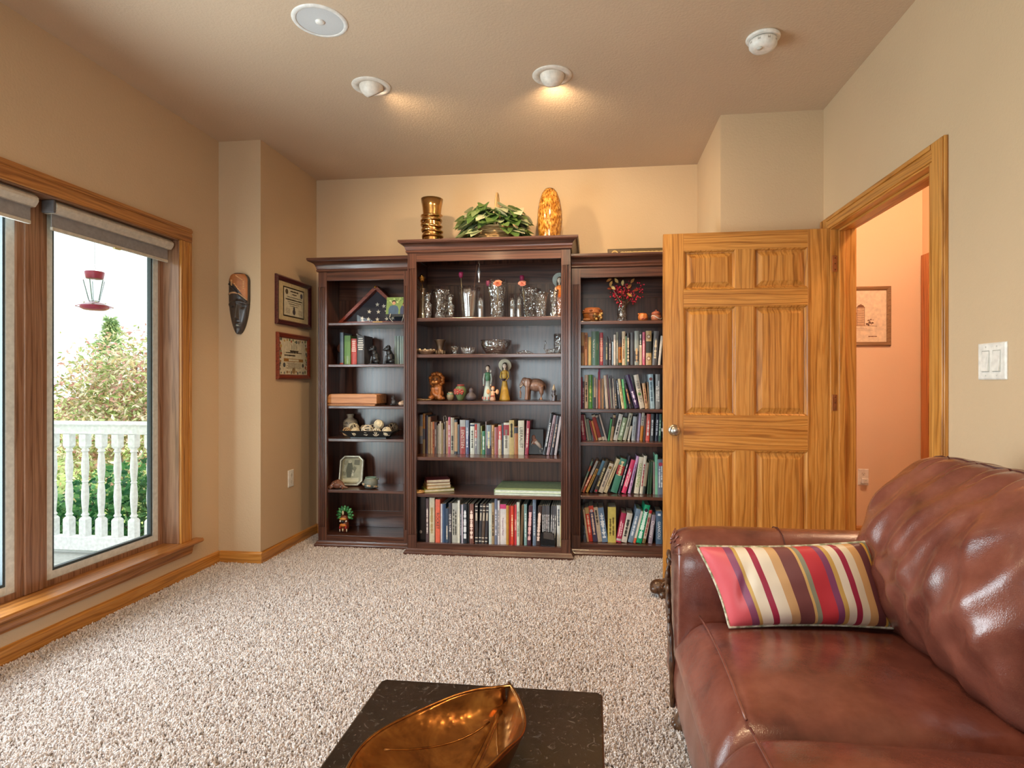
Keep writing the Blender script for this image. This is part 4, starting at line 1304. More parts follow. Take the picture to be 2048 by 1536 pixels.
    if ex.get('dots'):
        for zc in (.83, .2):
            M().lathe([(0, .0006), (t * .36, .0006), (t * .36, 0), (0, 0)], 18).build('emblem', print_mat('7a4a2c'), root, loc=(t / 2, yf + .0003, h * zc), rot=RX90)
            M().lathe([(0, .0009), (t * .24, .0009), (t * .24, 0), (0, 0)], 18).build('emblem', print_mat('e8d0b4'), root, loc=(t / 2, yf + .0001, h * zc), rot=RX90)
    if ex.get('dotw'):
        M().box(t * .3, t * .75, yf - .0002, yf + .001, h * .86, h * .93).build('emblem', print_mat('e8ecf0'), root)
for row, (where, zb, Yf, Dp, items) in BOOKS.items():
    for i, (px, t, h, lean, col, ex) in enumerate(items):
        nm = colour_name(col)
        size = 'thick' if t > .034 else 'slim' if t < .015 else 'tall' if h > .27 else 'medium'
        kind = 'book'
        if ex.get('binder'): kind, size = 'ring binder', 'glossy thick'
        if ex.get('enc'): size = 'gilt-banded'
        if ex.get('cd'): size, kind = 'thin paired', 'volume'
        lab = '%s %s %s, %s from left, %s' % (size, nm, kind, ordinal(i + 1), where)
        d = Dp * (1 - .1 * brnd.random())
        th = radians(lean)
        r = thing('book' if kind != 'ring binder' else 'ring_binder', lab, 'book' if kind != 'ring binder' else 'binder',
                  (px, Yf + brnd.uniform(0, .008), zb + .0004), 0, 'books on the ' + where, rot=(0, th, 0))
        if lean >= 0:      # pivot on the right bottom corner: shift the parts left
            make_book(t, h, d, col, ex, r)
            for c in r.children: c.location.x -= t
        else:
            make_book(t, h, d, col, ex, r)
# ================================================================== SOFA
t = NT('oxblood_leather')
v = t.coords((1, 1, 1), rnd=False)
n1 = t.noise(v, 7, 4, .6)
col = t.ramp(n1, [(0.25, '#552a22'), (0.5, '#744033'), (0.78, '#8a5243')])
t.base(col)
vo = t.n('ShaderNodeTexVoronoi', feature='DISTANCE_TO_EDGE'); vo.inputs['Scale'].default_value = 260; t.l(v, vo.inputs['Vector'])
n2 = t.noise(v, 26, 5, .65)
add = t.n('ShaderNodeMath', operation='ADD')
mu = t.n('ShaderNodeMath', operation='MULTIPLY'); mu.inputs[1].default_value = .25
t.l(vo.outputs[0], mu.inputs[0]); t.l(mu.outputs[0], add.inputs[0]); t.l(n2, add.inputs[1])
t.bump(add.outputs[0], .16, .012)
LEATHER = t.p(.27, 0, .6, .35, .18)
SEAM = plain('#4a1f1a', .5)
CARVED = wood('dark_carved_wood', '#21120b', '#3f2616', '#5f3f26', 2, ring=2, rough=.35, coat=.3)

S0 = Vector((.76, 1.2, 0))
sofa = thing('leather_sofa', 'oxblood leather sofa with rolled arm and carved wooden trim', 'sofa', tuple(S0))
def W2L(p): return (p[0] - S0.x, p[1] - S0.y, p[2] - S0.z)
def sm(x): x = max(0, min(1, x)); return x * x * (3 - 2 * x)
def cushion(name, x0, x1, y0, y1, z0, z1, crown, r, n=26, fn=None):
    """plump box: superellipse outline with a crowned top"""
    m = M()
    cx, cy_, hx, hy = (x0 + x1) / 2, (y0 + y1) / 2, (x1 - x0) / 2, (y1 - y0) / 2
    def top(u, v):
        a, b = 2 * u - 1, 2 * v - 1
        ea, eb = 1 - abs(a) ** 6, 1 - abs(b) ** 6
        z = z1 + crown * (1 - a * a) * (1 - b * b) - r * (1 - min(1, (1 - abs(a)) / .1) ** .5) * .8 - r * (1 - min(1, (1 - abs(b)) / .1) ** .5) * .8
        x, y = cx + hx * a, cy_ + hy * b
        if fn: x, y, z = fn(x, y, z)
        return W2L((x, y, z))
    m.grid(top, n, n)
    k = n
    # sides
    border = [(i / (n - 1), 0) for i in range(n)] + [(1, j / (n - 1)) for j in range(1, n)] + [(1 - i / (n - 1), 1) for i in range(1, n)] + [(0, 1 - j / (n - 1)) for j in range(1, n - 1)]
    rs = []
    for q in range(6):
        f = q / 5
        ring = []
        for u, v_ in border:
            p = Vector(top(u, v_))
            a, b = 2 * u - 1, 2 * v_ - 1
            bulge = .022 * sin(pi * f) if q else 0
            z = p.z * (1 - f) + (z0 - S0.z) * f
            ring.append((p.x + bulge * (a if abs(a) > .99 else 0), p.y + bulge * (b if abs(b) > .99 else 0), z))
        rs.append(ring)
    m.rings(rs, False, True)
    return m.build(name, LEATHER, sofa, smooth=True, sub=1)
def seat_fn(y0, y1):
    def fn(x, y, z):
        w = .004 * noise.noise(Vector((x * 9, y * 9, 3.1)))
        # gathers near the front seam and towards the next cushion
        g = .007 * sin(60 * (y - x * .5)) * math.exp(-((y - y0) / .05) ** 2) * math.exp(-((x - .33) / .07) ** 2)
        front = max(0, .36 - x)
        return x, y, z + w + g - front * front * 5.5
    return fn
for y0, y1 in ((1.292, 1.875), (.68, 1.284)):
    cushion('seat_cushion', .27, .925, y0, y1, .285, .436, .038, .02, fn=seat_fn(y0, y1))
    # welt seam following the front edge
    pts = [W2L((.325, y0 + .012 + (y1 - y0 - .024) * k / 14, .447 + .022 * sin(pi * k / 14))) for k in range(15)]
    M().tube(pts, .0035, 6).build('welt', LEATHER, sofa, smooth=True)
# base under the seat
m = M()
def frontbase(u, v_):
    y = .46 + (2.12 - .46) * u
    z = .10 + .2 * v_
    x = .278 - .016 * sin(pi * v_) + .0015 * sin(40 * y)
    return W2L((x, y, z))
m.grid(frontbase, 60, 8)
m.build('front_apron', LEATHER, sofa, smooth=True, solid=.012)
box('base', LEATHER, sofa, .295 - S0.x, 1.26 - S0.x, .47 - S0.y, 2.11 - S0.y, .095, .284, .01)
# rolled arms
def arm(y_in, sgn, name='arm'):
    """cross-section in y-z (inner face at y_in, roll outwards along sgn), swept along x with a rounded front"""
    sec = [(0, .27), (-.004, .36), (-.01, .46), (-.012, .55), (-.006, .61), (.014, .655), (.05, .688), (.095, .699), (.145, .69), (.19, .66), (.212, .61), (.208, .55), (.19, .49), (.178, .40), (.176, .27), (.176, .1), (.0, .1)]
    xs = [0, .004, .012, .026, .046, .072, .11, .2, .35, .5, .65, .8, .92, .97]
    rs = []
    for i, dx in enumerate(xs):
        f = min(1, dx / .075)
        k = sqrt(max(0, 1 - (1 - f) ** 2))          # rounded nose
        ring = []
        for (dy, z) in sec:
            cyv, cz = .095, .5
            sh = .80 + .2 * k
            zz = cz + (z - cz) * (sh if z > cz else 1)
            yy = cyv + (dy - cyv) * (.86 + .14 * k)
            w = .0025 * sin(70 * dx + 9 * z) * (1 if .05 < dx < .3 and z > .6 else 0)
            ring.append(W2L((.262 + dx, y_in + sgn * (yy), zz + w)))
        rs.append(ring)
    m = M(); m.rings(rs, True, True)
    a = m.build(name, LEATHER, sofa, smooth=True, sub=2)
    # stitched seams across the roll
    for dx in (.33, .66):
        pts = [W2L((.262 + dx, y_in + sgn * (dy - .001 * (1 if dy < .09 else -1)), z + (.0015 if z > .6 else 0))) for dy, z in sec[1:14]]
        M().tube(pts, .002, 5).build('seam', SEAM, a)
    # leather gathers at the front of the roll
    for q in range(7):
        a0 = radians(20 + q * 22)
        p0 = (.259, y_in + sgn * (.1 - .055 * cos(a0)), .60 + .055 * sin(a0))
        p1 = (.272, y_in + sgn * (.1 - .098 * cos(a0)), .60 + .085 * sin(a0))
        M().tube([W2L(p0), W2L(p1)], [.004, .0025], 6).build('gather', LEATHER, a, smooth=True)
    # carved wooden trim on the arm front: scroll at the top, narrowing stem, small foot
    path, rad = [], []
    for q in range(20):
        b = radians(-60 + q * 24)
        rr = .034 * (1 - q / 26)
        path.append((.248, y_in + sgn * (.1 + rr * cos(b)), .585 + rr * sin(b))); rad.append(.0065 * (1 - q / 34))
    path = path[::-1]; rad = rad[::-1]
    for q in range(1, 25):
        f = q / 24
        path.append((.246 + .01 * f, y_in + sgn * (.125 - .055 * sm(f) + .012 * sin(f * 7)), .55 - .44 * f)); rad.append(.0075 + .003 * abs(sin(f * 16)))
    M().tube([W2L(p) for p in path], rad, 8).build('carved_trim', CARVED, sofa, smooth=True)
    for q in range(9):
        f = q / 8
        M().ell(W2L((.244 + .008 * f, y_in + sgn * (.118 - .045 * f), .53 - .38 * f)), (.006, .012, .016), 10, 7).build('carved_leaf', CARVED, sofa, smooth=True)
arm(1.885, 1)
arm(.672, -1)
for yy in (2.03, .53):
    for xx in (.31, 1.2):
        m = M(); m.lathe([(0, 0), (.032, 0), (.04, .012), (.042, .03), (.03, .05), (.026, .07), (.038, .095), (.04, .1)], 16)
        for q in range(3):
            a = radians(150 + q * 30)
            m.ell((.034 * cos(a), .034 * sin(a), .016), (.018, .011, .016), 8, 6)
        m.build('foot', CARVED, sofa, loc=W2L((xx, yy, 0)), smooth=True)
# back: frame and plump wrinkled cushions
BP = [(.90, .425), (.865, .47), (.835, .53), (.812, .60), (.803, .66), (.812, .725), (.838, .79), (.878, .852), (.93, .905), (.985, .94), (1.04, .952), (1.095, .942), (1.145, .912), (1.18, .86), (1.195, .78), (1.2, .66), (1.2, .5), (1.2, .42)]
def prof(v_):
    f = v_ * (len(BP) - 1); i = min(int(f), len(BP) - 2); f -= i
    def cr(k):
        p0, p1, p2, p3 = (BP[max(0, min(len(BP) - 1, i + d))][k] for d in (-1, 0, 1, 2))
        return .5 * ((2 * p1) + (-p0 + p2) * f + (2 * p0 - 5 * p1 + 4 * p2 - p3) * f * f + (-p0 + 3 * p1 - 3 * p2 + p3) * f ** 3)
    return cr(0), cr(1)
def back_cushion(y0, y1, seed):
    def fn(u, v_):
        y = y0 + (y1 - y0) * u
        x, z = prof(v_)
        e = min(u, 1 - u)
        k = sqrt(max(0, 1 - (1 - min(1, e / .2)) ** 2))     # rounded ends
        cx, cz = 1.05, .62
        x = cx + (x - cx) * (.5 + .5 * k)
        z = cz + (z - cz) * (.70 + .30 * k)
        front = 1 if v_ < .62 else max(0, 1 - (v_ - .62) / .1)
        # long folds radiating from the upper corner plus short creases
        s1 = (y - y0) * 1.0 + (z - .5) * .75
        s2 = (y - y0) * 1.4 - (z - .5) * .35
        fold = .0105 * abs(sin(s1 * 27 + 1.6 * noise.noise(Vector((y * 5, z * 5, seed))))) ** 2.2
        fold += .0075 * abs(sin(s2 * 17 + 2.2 * noise.noise(Vector((y * 4, z * 6, seed + 4))))) ** 3
        fold += .011 * noise.noise(Vector((y * 7, z * 6, seed + 9)))
        pucker = .006 * sin(110 * y + 8 * noise.noise(Vector((y * 9, z * 3, 2)))) * math.exp(-((z - .935) / .02) ** 2)
        x -= (fold * k) * front
        return W2L((x, y, z + pucker * k))
    m = M(); m.grid(fn, 110, 96)
    b = m.build('back_cushion', LEATHER, sofa, smooth=True)
    pts = [Vector(fn(.05 + .9 * k / 30, .585)) + Vector((0, 0, .001)) for k in range(31)]
    M().tube(pts, .0022, 5).build('top_seam', SEAM, b)
back_cushion(1.26, 1.99, 1.0)
back_cushion(.55, 1.25, 6.0)
m = M(); m.prism([(1.19, .1), (1.265, .1), (1.275, .5), (1.27, .84), (1.24, .87), (1.2, .86)], .47, 2.1, 1)
m.v = [W2L(p) for p in m.v]
m.build('back_frame', LEATHER, sofa, bevel=.015, seg=3)

# ------------------------------------------------------------------ striped pillow
STR = [(0, '#d05a62'), (.125, '#8a4a6a'), (.165, '#c9a25a'), (.185, '#e6d8c2'), (.25, '#a02c46'), (.285, '#e8dcc8'), (.355, '#d2a878'), (.41, '#7a4a4a'), (.50, '#d8b070'), (.515, '#8f8f7a'),
       (.54, '#c23a44'), (.635, '#84466a'), (.675, '#c9a25a'), (.70, '#e6d8c2'), (.75, '#a02c46'), (.785, '#e0d0b4'), (.83, '#d2a26a'), (.88, '#6a3a3a'), (.935, '#d8a84a'), (.95, '#8a8468'), (.965, '#b8302c')]
t = NT('striped_satin')
uv = t.n('ShaderNodeUVMap')
sx = t.n('ShaderNodeSeparateXYZ'); t.l(uv.outputs[0], sx.inputs[0])
# more stops than one ramp holds: two ramps, joined at the middle
def stripe_ramp(stops):
    return t.ramp(sx.outputs[0], stops, 'CONSTANT')
ra, rb = stripe_ramp(STR[:11]), stripe_ramp([(0, STR[10][1])] + STR[11:])
gt = t.n('ShaderNodeMath', operation='GREATER_THAN'); gt.inputs[1].default_value = .56; t.l(sx.outputs[0], gt.inputs[0])
t.base(t.mix(gt.outputs[0], ra, rb))
t.bump(t.noise(t.coords((1, 1, 1)), 90, 2), .08, .004)
STRIPED = t.p(.42, 0, .45)
pil = thing('striped_pillow', 'red, cream and brown striped throw pillow on the leather sofa', 'pillow', (.6, 1.80, .455))
C = {k: Vector(p) - Vector(pil.location) for k, p in dict(bl=(.392, 1.765, .458), br=(.872, 1.815, .458), tl=(.312, 1.838, .672), tr=(.815, 1.845, .70)).items()}
def pill(u, v_, side):
    a = C['bl'].lerp(C['br'], u); b = C['tl'].lerp(C['tr'], u)
    p = a.lerp(b, v_)
    nrm = (C['br'] - C['bl']).cross(C['tl'] - C['bl']).normalized()      # towards the camera side
    if nrm.y > 0: nrm = -nrm
    eu, ev = 1 - abs(2 * u - 1) ** 3.2, 1 - abs(2 * v_ - 1) ** 3.2
    th = .062 * (max(0, eu) ** .55) * (max(0, ev) ** .55)
    pin = .022
    ctr = (C['bl'] + C['br'] + C['tl'] + C['tr']) / 4
    # edges drawn in between the corners
    p = p + (ctr - p) * (pin * 3.2 * (1 - (2 * u - 1) ** 2) * (abs(2 * v_ - 1) ** 4) + pin * 2.2 * (1 - (2 * v_ - 1) ** 2) * (abs(2 * u - 1) ** 4))
    wr = .006 * noise.noise(Vector((u * 6, v_ * 4, 1.3 + side))) * eu * ev
    crease = -.010 * math.exp(-((u - .17 - .25 * (v_ - .55)) / .03) ** 2) * math.exp(-((v_ - .5) / .2) ** 2)
    low = .006 * sin(u * 23) * math.exp(-(v_ / .22) ** 2) * ev
    return p + nrm * side * (th + wr + (crease + low if side > 0 else 0))
for side, nm in ((1, 'front_cover'), (-1, 'back_cover')):
    m = M(); nu, nv = 48, 34
    m.grid(lambda u, v_: pill(u, v_, side), nu, nv)
    o = m.build(nm, STRIPED, pil, smooth=True)
    me = o.data
    lay = me.uv_layers.new(name='UVMap')
    # u along the pillow width from the vertex order (vertices are unique here)
    inv = {}
    for j in range(nv):
        for i in range(nu):
            q = pill(i / (nu - 1), j / (nv - 1), side)
            inv[(round(q.x, 4), round(q.y, 4), round(q.z, 4))] = (i / (nu - 1), j / (nv - 1))
    for lp in me.loops:
        c = me.vertices[lp.vertex_index].co
        lay.data[lp.index].uv = inv.get((round(c.x, 4), round(c.y, 4), round(c.z, 4)), (.5, .5))
ring = [pill(k / 40, 0, 0) for k in range(40)] + [pill(1, k / 26, 0) for k in range(26)] + [pill(1 - k / 40, 1, 0) for k in range(40)] + [pill(0, 1 - k / 26, 0) for k in range(26)]
t = NT('piping_cord')
v = t.coords((1, 1, 1))
t.base(t.ramp(t.noise(v, 60, 2), [(.4, '#d8cfb8'), (.6, '#8a8a6a')]))
M().tube(ring, .0042, 6, closed=True).build('piping', t.p(.6), pil, smooth=True)

# ------------------------------------------------------------------ coffee table and leaf dish
t = NT('distressed_black_wood')
v = t.coords((1, 1, 1), rnd=False)
n1 = t.noise(v, 5, 5, .65, 1.2); n2 = t.noise(v, 34, 5, .7, 2.5)
c = t.ramp(n1, [(.3, '#17110e'), (.6, '#2a1e18'), (.8, '#3a2a20')])
c = t.mix(t.ramp(n2, [(.56, (0, 0, 0)), (.72, (.7, .7, .7))]), c, '#6a645e')
t.base(c); t.bump(n2, .12, .003)
TABLEM = t.p(.24, 0, .6, .2)
tb = thing('coffee_table', 'black distressed wooden coffee table in the foreground', 'coffee table', (-.246, .86, 0))
x0, x1, y0, y1 = -.266, .266, -.516, .516
m = M(); m.prism([(x0 + .01, y0), (x1 - .01, y0), (x1, y0 + .01), (x1, y1 - .012), (x1 - .012, y1), (x0 + .01, y1), (x0, y1 - .01), (x0, y0 + .01)], .415, .45, 2)
m.build('top', TABLEM, tb, bevel=.004)
for sx_, sy_ in ((-1, -1), (1, -1), (1, 1), (-1, 1)):
    m = M(); cx, cyy = sx_ * (.266 - .04), sy_ * (.516 - .04)
    rs = [[(cx + a * r, cyy + b * r, z) for a, b in ((-1, -1), (1, -1), (1, 1), (-1, 1))] for r, z in ((.018, 0), (.02, .02), (.03, .36), (.03, .415))]
    m.rings(rs); m.build('leg', TABLEM, tb, bevel=.003)
for sy_ in (-1, 1): box('apron', TABLEM, tb, x0 + .07, x1 - .07, sy_ * .476 - .01, sy_ * .476 + .01, .34, .415, .002)
for sx_ in (-1, 1): box('apron', TABLEM, tb, sx_ * .226 - .01, sx_ * .226 + .01, y0 + .07, y1 - .07, .34, .415, .002)
box('lower_shelf', TABLEM, tb, x0 + .05, x1 - .05, y0 + .05, y1 - .05, .12, .14, .003)

t = NT('burnished_copper')
v = t.coords((1, 1, 1))
n1 = t.noise(v, 16, 4, .6, .6)
t.base(t.ramp(n1, [(.25, '#5a2f16'), (.5, '#96602c'), (.75, '#b98242')]))
vo = t.n('ShaderNodeTexVoronoi', feature='SMOOTH_F1'); vo.inputs['Scale'].default_value = 75; t.l(v, vo.inputs['Vector'])
t.bump(vo.outputs[0], .16, .006)
COPPERL = t.p(.24, .9, .5)
ld = thing('leaf_dish', 'copper leaf-shaped dish on the black coffee table', 'dish', (-.275, .96, .4505))
tip = Vector((.096, .244, .075)); tail = Vector((-.10, -.27, .03))
ax = (tail - tip); ax.z = 0; Ln = ax.length; ax.normalize(); sd = Vector((-ax.y, ax.x, 0))     # sd points to the camera's right
def hwid(s): return .165 * max(0, sin(pi * min(1, s) ** .8)) ** 1.25 * (1 - .1 * s) + .0015
def leafp(u, s):
    w = hwid(s) * (1.12 if u < .5 else .8)
    b = 2 * u - 1
    p = tip.lerp(tail, s); 
    lat = b * w
    right = b > 0
    rim = abs(b)
    z = .006 + (.05 if not right else .062) * rim ** 2.4
    if right and rim > .5: lat -= .04 * ((rim - .5) / .5) ** 1.5 * sm((s - .12) / .3); z += .026 * ((rim - .5) / .5) * sm((s - .12) / .25)       # right edge curls inwards
    z += .05 * math.exp(-(s / .2) ** 2) * (1 - .2 * rim) + .03 * math.exp(-((1 - s) / .08) ** 2)
    z *= 1 - .1 * math.exp(-(s / .08) ** 2) * rim
    z -= .010 * math.exp(-(b / .05) ** 2) * (1 if .08 < s < .95 else 0) - .004
    z += .004 * sin(s * 9 + b * 3)
    bend = .02 * sin(pi * s)
    q = Vector((p.x, p.y, 0)) + sd * (lat + bend)
    return (q.x, q.y, max(.003, z))
if sd.x < 0: sd = -sd
m = M(); m.grid(lambda u, s: leafp(u, .004 + .992 * s), 45, 60)
m.build('leaf_bowl', COPPERL, ld, smooth=True, solid=.004)
pts = [Vector(leafp(.5, .07 + .88 * k / 24)) + Vector((0, 0, .003)) for k in range(25)]
M().tube(pts, [.0055 * (1 - .6 * k / 24) + .001 for k in range(25)], 8).build('midrib', COPPERL, ld, smooth=True)
for sg in (-1, 1):
    pts = [Vector(leafp(.5 + sg * (.06 + .36 * k / 10), .12 + .30 * k / 10)) + Vector((0, 0, .0015)) for k in range(11)]
    M().tube(pts, .0022, 6).build('side_vein', COPPERL, ld, smooth=True)
rim = [Vector(leafp(0, 1 - k / 40)) for k in range(1, 40)] + [Vector(leafp(1, k / 40)) for k in range(1, 40)]
M().tube(rim, .0032, 6).build('rolled_rim', COPPERL, ld, smooth=True)

# ------------------------------------------------------------------ doorstop at the foot of the door
ds = thing('animal_doorstop', 'dark carved animal doorstop at the foot of the oak door', 'doorstop', (.392, 3.26, 0))
m = M()
m.ell((-.04, 0, .058), (.05, .045, .04), 16, 10).ell((-.062, -.012, .05), (.03, .035, .026), 14, 8).ell((.02, .0, .065), (.055, .06, .045), 16, 10).ell((.085, .01, .06), (.05, .06, .05), 14, 9)
m.ell((-.02, -.03, .02), (.025, .022, .022), 10, 7).ell((.06, -.04, .018), (.026, .024, .02), 10, 7).box(-.035, .13, -.05, .05, 0, .014)
m.build('body', CARVED, ds, remesh=.004)
for q in range(9):
    a = radians(30 + q * 25)
    M().ell((-.005 + .038 * cos(a) * .6, -.038 - .006 * sin(a), .066 + .03 * sin(a)), (.009, .006, .009), 8, 6).build('carved_scale', plain('#5a3a20', .4), ds, smooth=True)
M().ell((-.06, -.036, .066), (.004, .003, .004), 8, 6).build('eye', BLACKP, ds, smooth=True)
# ================================================================== WALL DECOR
PAPER = plain('#e4dac2', .7)
MATB = plain('#d8c39a', .8)
INK = plain('#4a4038', .7)
CLEAR = glassy('frame_glass', (.99, 1, 1), -.022, .02)
def frame_parts(root, w, h, bw, mat, depth=.02, bead=None):
    """mitred picture frame, facing local -y, centred on the root"""
    for (ax, s) in (('x', -1), ('x', 1), ('z', -1), ('z', 1)):
        m = M()
        prof = [(0, 0), (0, -depth * .7), (bw * .25, -depth), (bw * .7, -depth * .8), (bw, -depth * .45), (bw, 0)]
        if ax == 'z':
            rs = [[(sx * (w / 2 - o), y, s * (h / 2 - o)) for o, y in prof] for sx in (-1, 1)]
        else:
            rs = [[(s * (w / 2 - o), y, sz * (h / 2 - o)) for o, y in prof] for sz in (-1, 1)]
        m.rings(rs); m.build('frame_side', mat, root)
def line(root, name, x0, x1, z, hgt, mat, y=-.0072):
    """a line of small print"""
    m = M(); n = max(3, int((x1 - x0) / .008)); pl, pr = [], []
    for k in range(n):
        hh = hgt * brnd.uniform(.55, 1) / 2
        a, b = x0 + (x1 - x0) * k / n, x0 + (x1 - x0) * (k + 1) / n
        pl += [(a, z + hh), (b, z + hh)]; pr += [(a, z - hh), (b, z - hh)]
    q = len(pl)
    m.add([(p[0], y, p[1]) for p in pl] + [(p[0], y, p[1]) for p in pr], [(i, i + 1, q + i + 1, q + i) for i in range(q - 1)])
    return m.build(name, mat, root)
def disc(root, name, x, z, r, mat, y=-.0072, sx=1, n=18, th=.0006):
    return M().lathe([(0, th), (r, th), (r, 0), (0, 0)], n, sx=sx).build(name, mat, root, loc=(x, y + th, z), rot=RX90)
f1 = thing('framed_certificate', 'certificate with wide cream mat in a dark red beaded frame, hung above', 'framed certificate', (XA + .001, 3.963, 1.739), radians(90), 'framed certificates')
DKRED = wood('dark_red_frame', '#2a0f14', '#451a20', '#5a2a2c', 0, ring=1.5, rough=.3, coat=.3)
frame_parts(f1, .488, .338, .036, DKRED)
for k in range(27):
    M().ell((-.205 + k * .0158, -.0165, -.1385), (.005, .003, .003), 8, 5).build('bead', plain('#7a4a38', .35), f1, smooth=True)
M().box(-.21, .21, -.005, -.001, -.136, .136).build('mat_board', MATB, f1)
M().box(-.145, .145, -.006, -.0052, -.104, .104).build('inner_border', plain('#33261e', .6), f1)
M().box(-.135, .135, -.0068, -.0061, -.095, .095).build('paper', PAPER, f1)
line(f1, 'text_line', -.05, .06, .078, .012, INK); line(f1, 'text_line', -.03, .035, .058, .008, INK)
for z, a, b, hh in ((.036, -.1, .11, .005), (.018, -.115, .115, .011), (.002, -.09, .1, .005), (-.012, -.07, .07, .005), (-.026, -.06, .06, .004)):
    line(f1, 'text_line', a, b, z, hh, INK)
for k in range(4): line(f1, 'text_line', -.115, -.055, -.05 - k * .009, .004, plain('#8a7c68', .7)); line(f1, 'text_line', .06, .115, -.05 - k * .009, .004, plain('#8a7c68', .7))
disc(f1, 'seal', -.1, .07, .019, plain('#6a5a48', .6)); disc(f1, 'seal', .105, .062, .018, plain('#4a4c5c', .6)); disc(f1, 'seal', 0, -.065, .02, plain('#4a4450', .6)); disc(f1, 'ribbon', 0, -.04, .012, plain('#3a3640', .6))
M().box(-.212, .212, -.0095, -.0088, -.138, .138).build('glass', CLEAR, f1)

f2 = thing('framed_certificate', 'ornate parchment with sailing ship in a plain mahogany frame, hung below', 'framed certificate', (XA + .001, 3.960, 1.355), radians(90), 'framed certificates')
MHF = wood('mahogany_frame', '#4a1810', '#6e2a1c', '#8a3c28', 0, ring=1.5, rough=.3, coat=.3)
frame_parts(f2, .457, .322, .034, MHF)
M().box(-.198, .198, -.006, -.001, -.131, .131).build('paper', PAPER, f2)
for k in range(46):                                   # painted border of figures and flowers
    a = 2 * pi * k / 46
    x, z = .178 * cos(a) / max(abs(cos(a)), abs(sin(a))), .112 * sin(a) / max(abs(cos(a)), abs(sin(a)))
    disc(f2, 'border_figure', x + brnd.uniform(-.008, .008), z + brnd.uniform(-.006, .006), brnd.uniform(.006, .013), plain(brnd.choice(['#a8703a', '#c9a05a', '#7f8a5a', '#8a8478', '#b05a3a', '#5a6060']), .7), -.0066, 1, 9, .0004)
M().prism([(-.055, .045), (.07, .045), (.06, .032), (-.045, .032)], -.0068, -.0061, 1).build('ship_hull', INK, f2)
for xx, hh in ((-.03, .03), (.0, .042), (.03, .036)):
    M().box(xx - .0006, xx + .0006, -.0068, -.0062, .045, .045 + hh + .012).build('ship_mast', INK, f2)
    M().prism([(xx + .002, .05), (xx + .02, .055), (xx + .018, .05 + hh), (xx + .002, .05 + hh)], -.0067, -.0062, 1).build('ship_sail', plain('#cfc6b0', .7), f2)
line(f2, 'sea', -.11, .11, .028, .008, INK)
line(f2, 'text_line', -.13, .02, .008, .012, INK)
M().box(-.135, .135, -.0066, -.0062, -.036, -.014).build('title_band', plain('#a8763a', .6), f2)
M().box(-.07, .07, -.0071, -.0067, -.032, -.018).build('title_scroll', PAPER, f2)
for k in range(5): line(f2, 'text_line', -.1 + .02 * (k % 2), .1, -.046 - k * .009, .004, plain('#8a7c68', .7))
disc(f2, 'seal', -.13, -.06, .016, plain('#5a5c60', .6)); disc(f2, 'seal', .13, -.06, .014, plain('#3f4448', .6)); disc(f2, 'seal', 0, -.1, .022, plain('#9a7f5a', .6))
M().box(-.2, .2, -.0095, -.0088, -.133, .133).build('glass', CLEAR, f2)

# carved mask
mk = thing('carved_mask', 'tall dark carved mask with copper headdress on the narrow wall', 'mask', (-2.281, YJ, 1.681))
EBONY = wood('ebony_mask_wood', '#15110f', '#2c2522', '#433a36', 2, ring=2, rough=.35, coat=.2)
def mhalf(z):            # half width by height, -.198 .. .198
    q = (z + .198) / .396
    a = min(1, max(0, q) / .56)
    return .0715 * sqrt(max(0, 1 - (1 - a) ** 2.1)) * (.84 + .16 * a) * (1 if q < .86 else sqrt(max(0, 1 - ((q - .86) / .142) ** 2)) ** .7)
def mz(x, z):            # relief depth
    b = mhalf(z); u = x / max(b, .001)
    d = .03 * sqrt(max(0, 1 - u * u)) + .006
    if z < .04:
        nose = math.exp(-((x - .0) / .011) ** 2) * (.020 * max(0, min(1, (.03 - z) / .1)) if z > -.095 else .020 * max(0, 1 - (-.095 - z) / .014))
        brow = .007 * math.exp(-((z - .012 + 4 * x * x) / .008) ** 2)
        eye = -.010 * math.exp(-((abs(x) - .032) / .014) ** 2 - ((z + .018) / .012) ** 2)
        lips = .008 * math.exp(-((x) / .02) ** 2 - ((z + .132) / .008) ** 2) + .008 * math.exp(-((x) / .017) ** 2 - ((z + .150) / .007) ** 2)
        d += nose + brow + eye + lips
    return d
def mfn(u, v_):
    z = -.196 + .392 * v_; x = mhalf(z) * (2 * u - 1) * .999
    return (x, -mz(x, z), z)
m = M(); m.grid(mfn, 41, 90)
rim = [(mhalf(-.196 + .392 * k / 50), 0, -.196 + .392 * k / 50) for k in range(51)]
m.rings([[(x, -.006, z) for x, _, z in rim] + [(-x, -.006, z) for x, _, z in rim[::-1]], [(x, 0, z) for x, _, z in rim] + [(-x, 0, z) for x, _, z in rim[::-1]]], False, True)
m.build('face', EBONY, mk, smooth=True)
COP = plain('#a8693c', .4, .25)
m = M()
def hd(u, v_):           # copper field, bounded below by a sweeping curve
    z1 = .19; x = -.052 + .118 * u
    zb = .145 - .13 * u ** 1.3
    z = zb + (z1 - zb) * v_
    b = mhalf(z) * .93
    x = max(-b, min(b, x))
    return (x, -mz(x, z) - .004, z)
m.grid(hd, 22, 20); m.build('headdress', COP, mk, smooth=True)
for k in range(5):
    for (cx, cz, dx, dz, an) in ((-.036 + .0 * k, .15 - .008 * k, .0, 0, .35), (.0 + .009 * k, .176 - .006 * k, 0, 0, .9), (.045, .14 - .011 * k, 0, 0, -.2), (-.012 + .008 * k, .125 - .010 * k, 0, 0, .6)):
        M().ell((cx, -mz(cx, cz) - .005, cz), (.007, .002, .0026), 8, 5, Matrix.Rotation(an, 3, 'Y')).build('inlay_bar', plain('#e0b078', .4), mk, smooth=True)
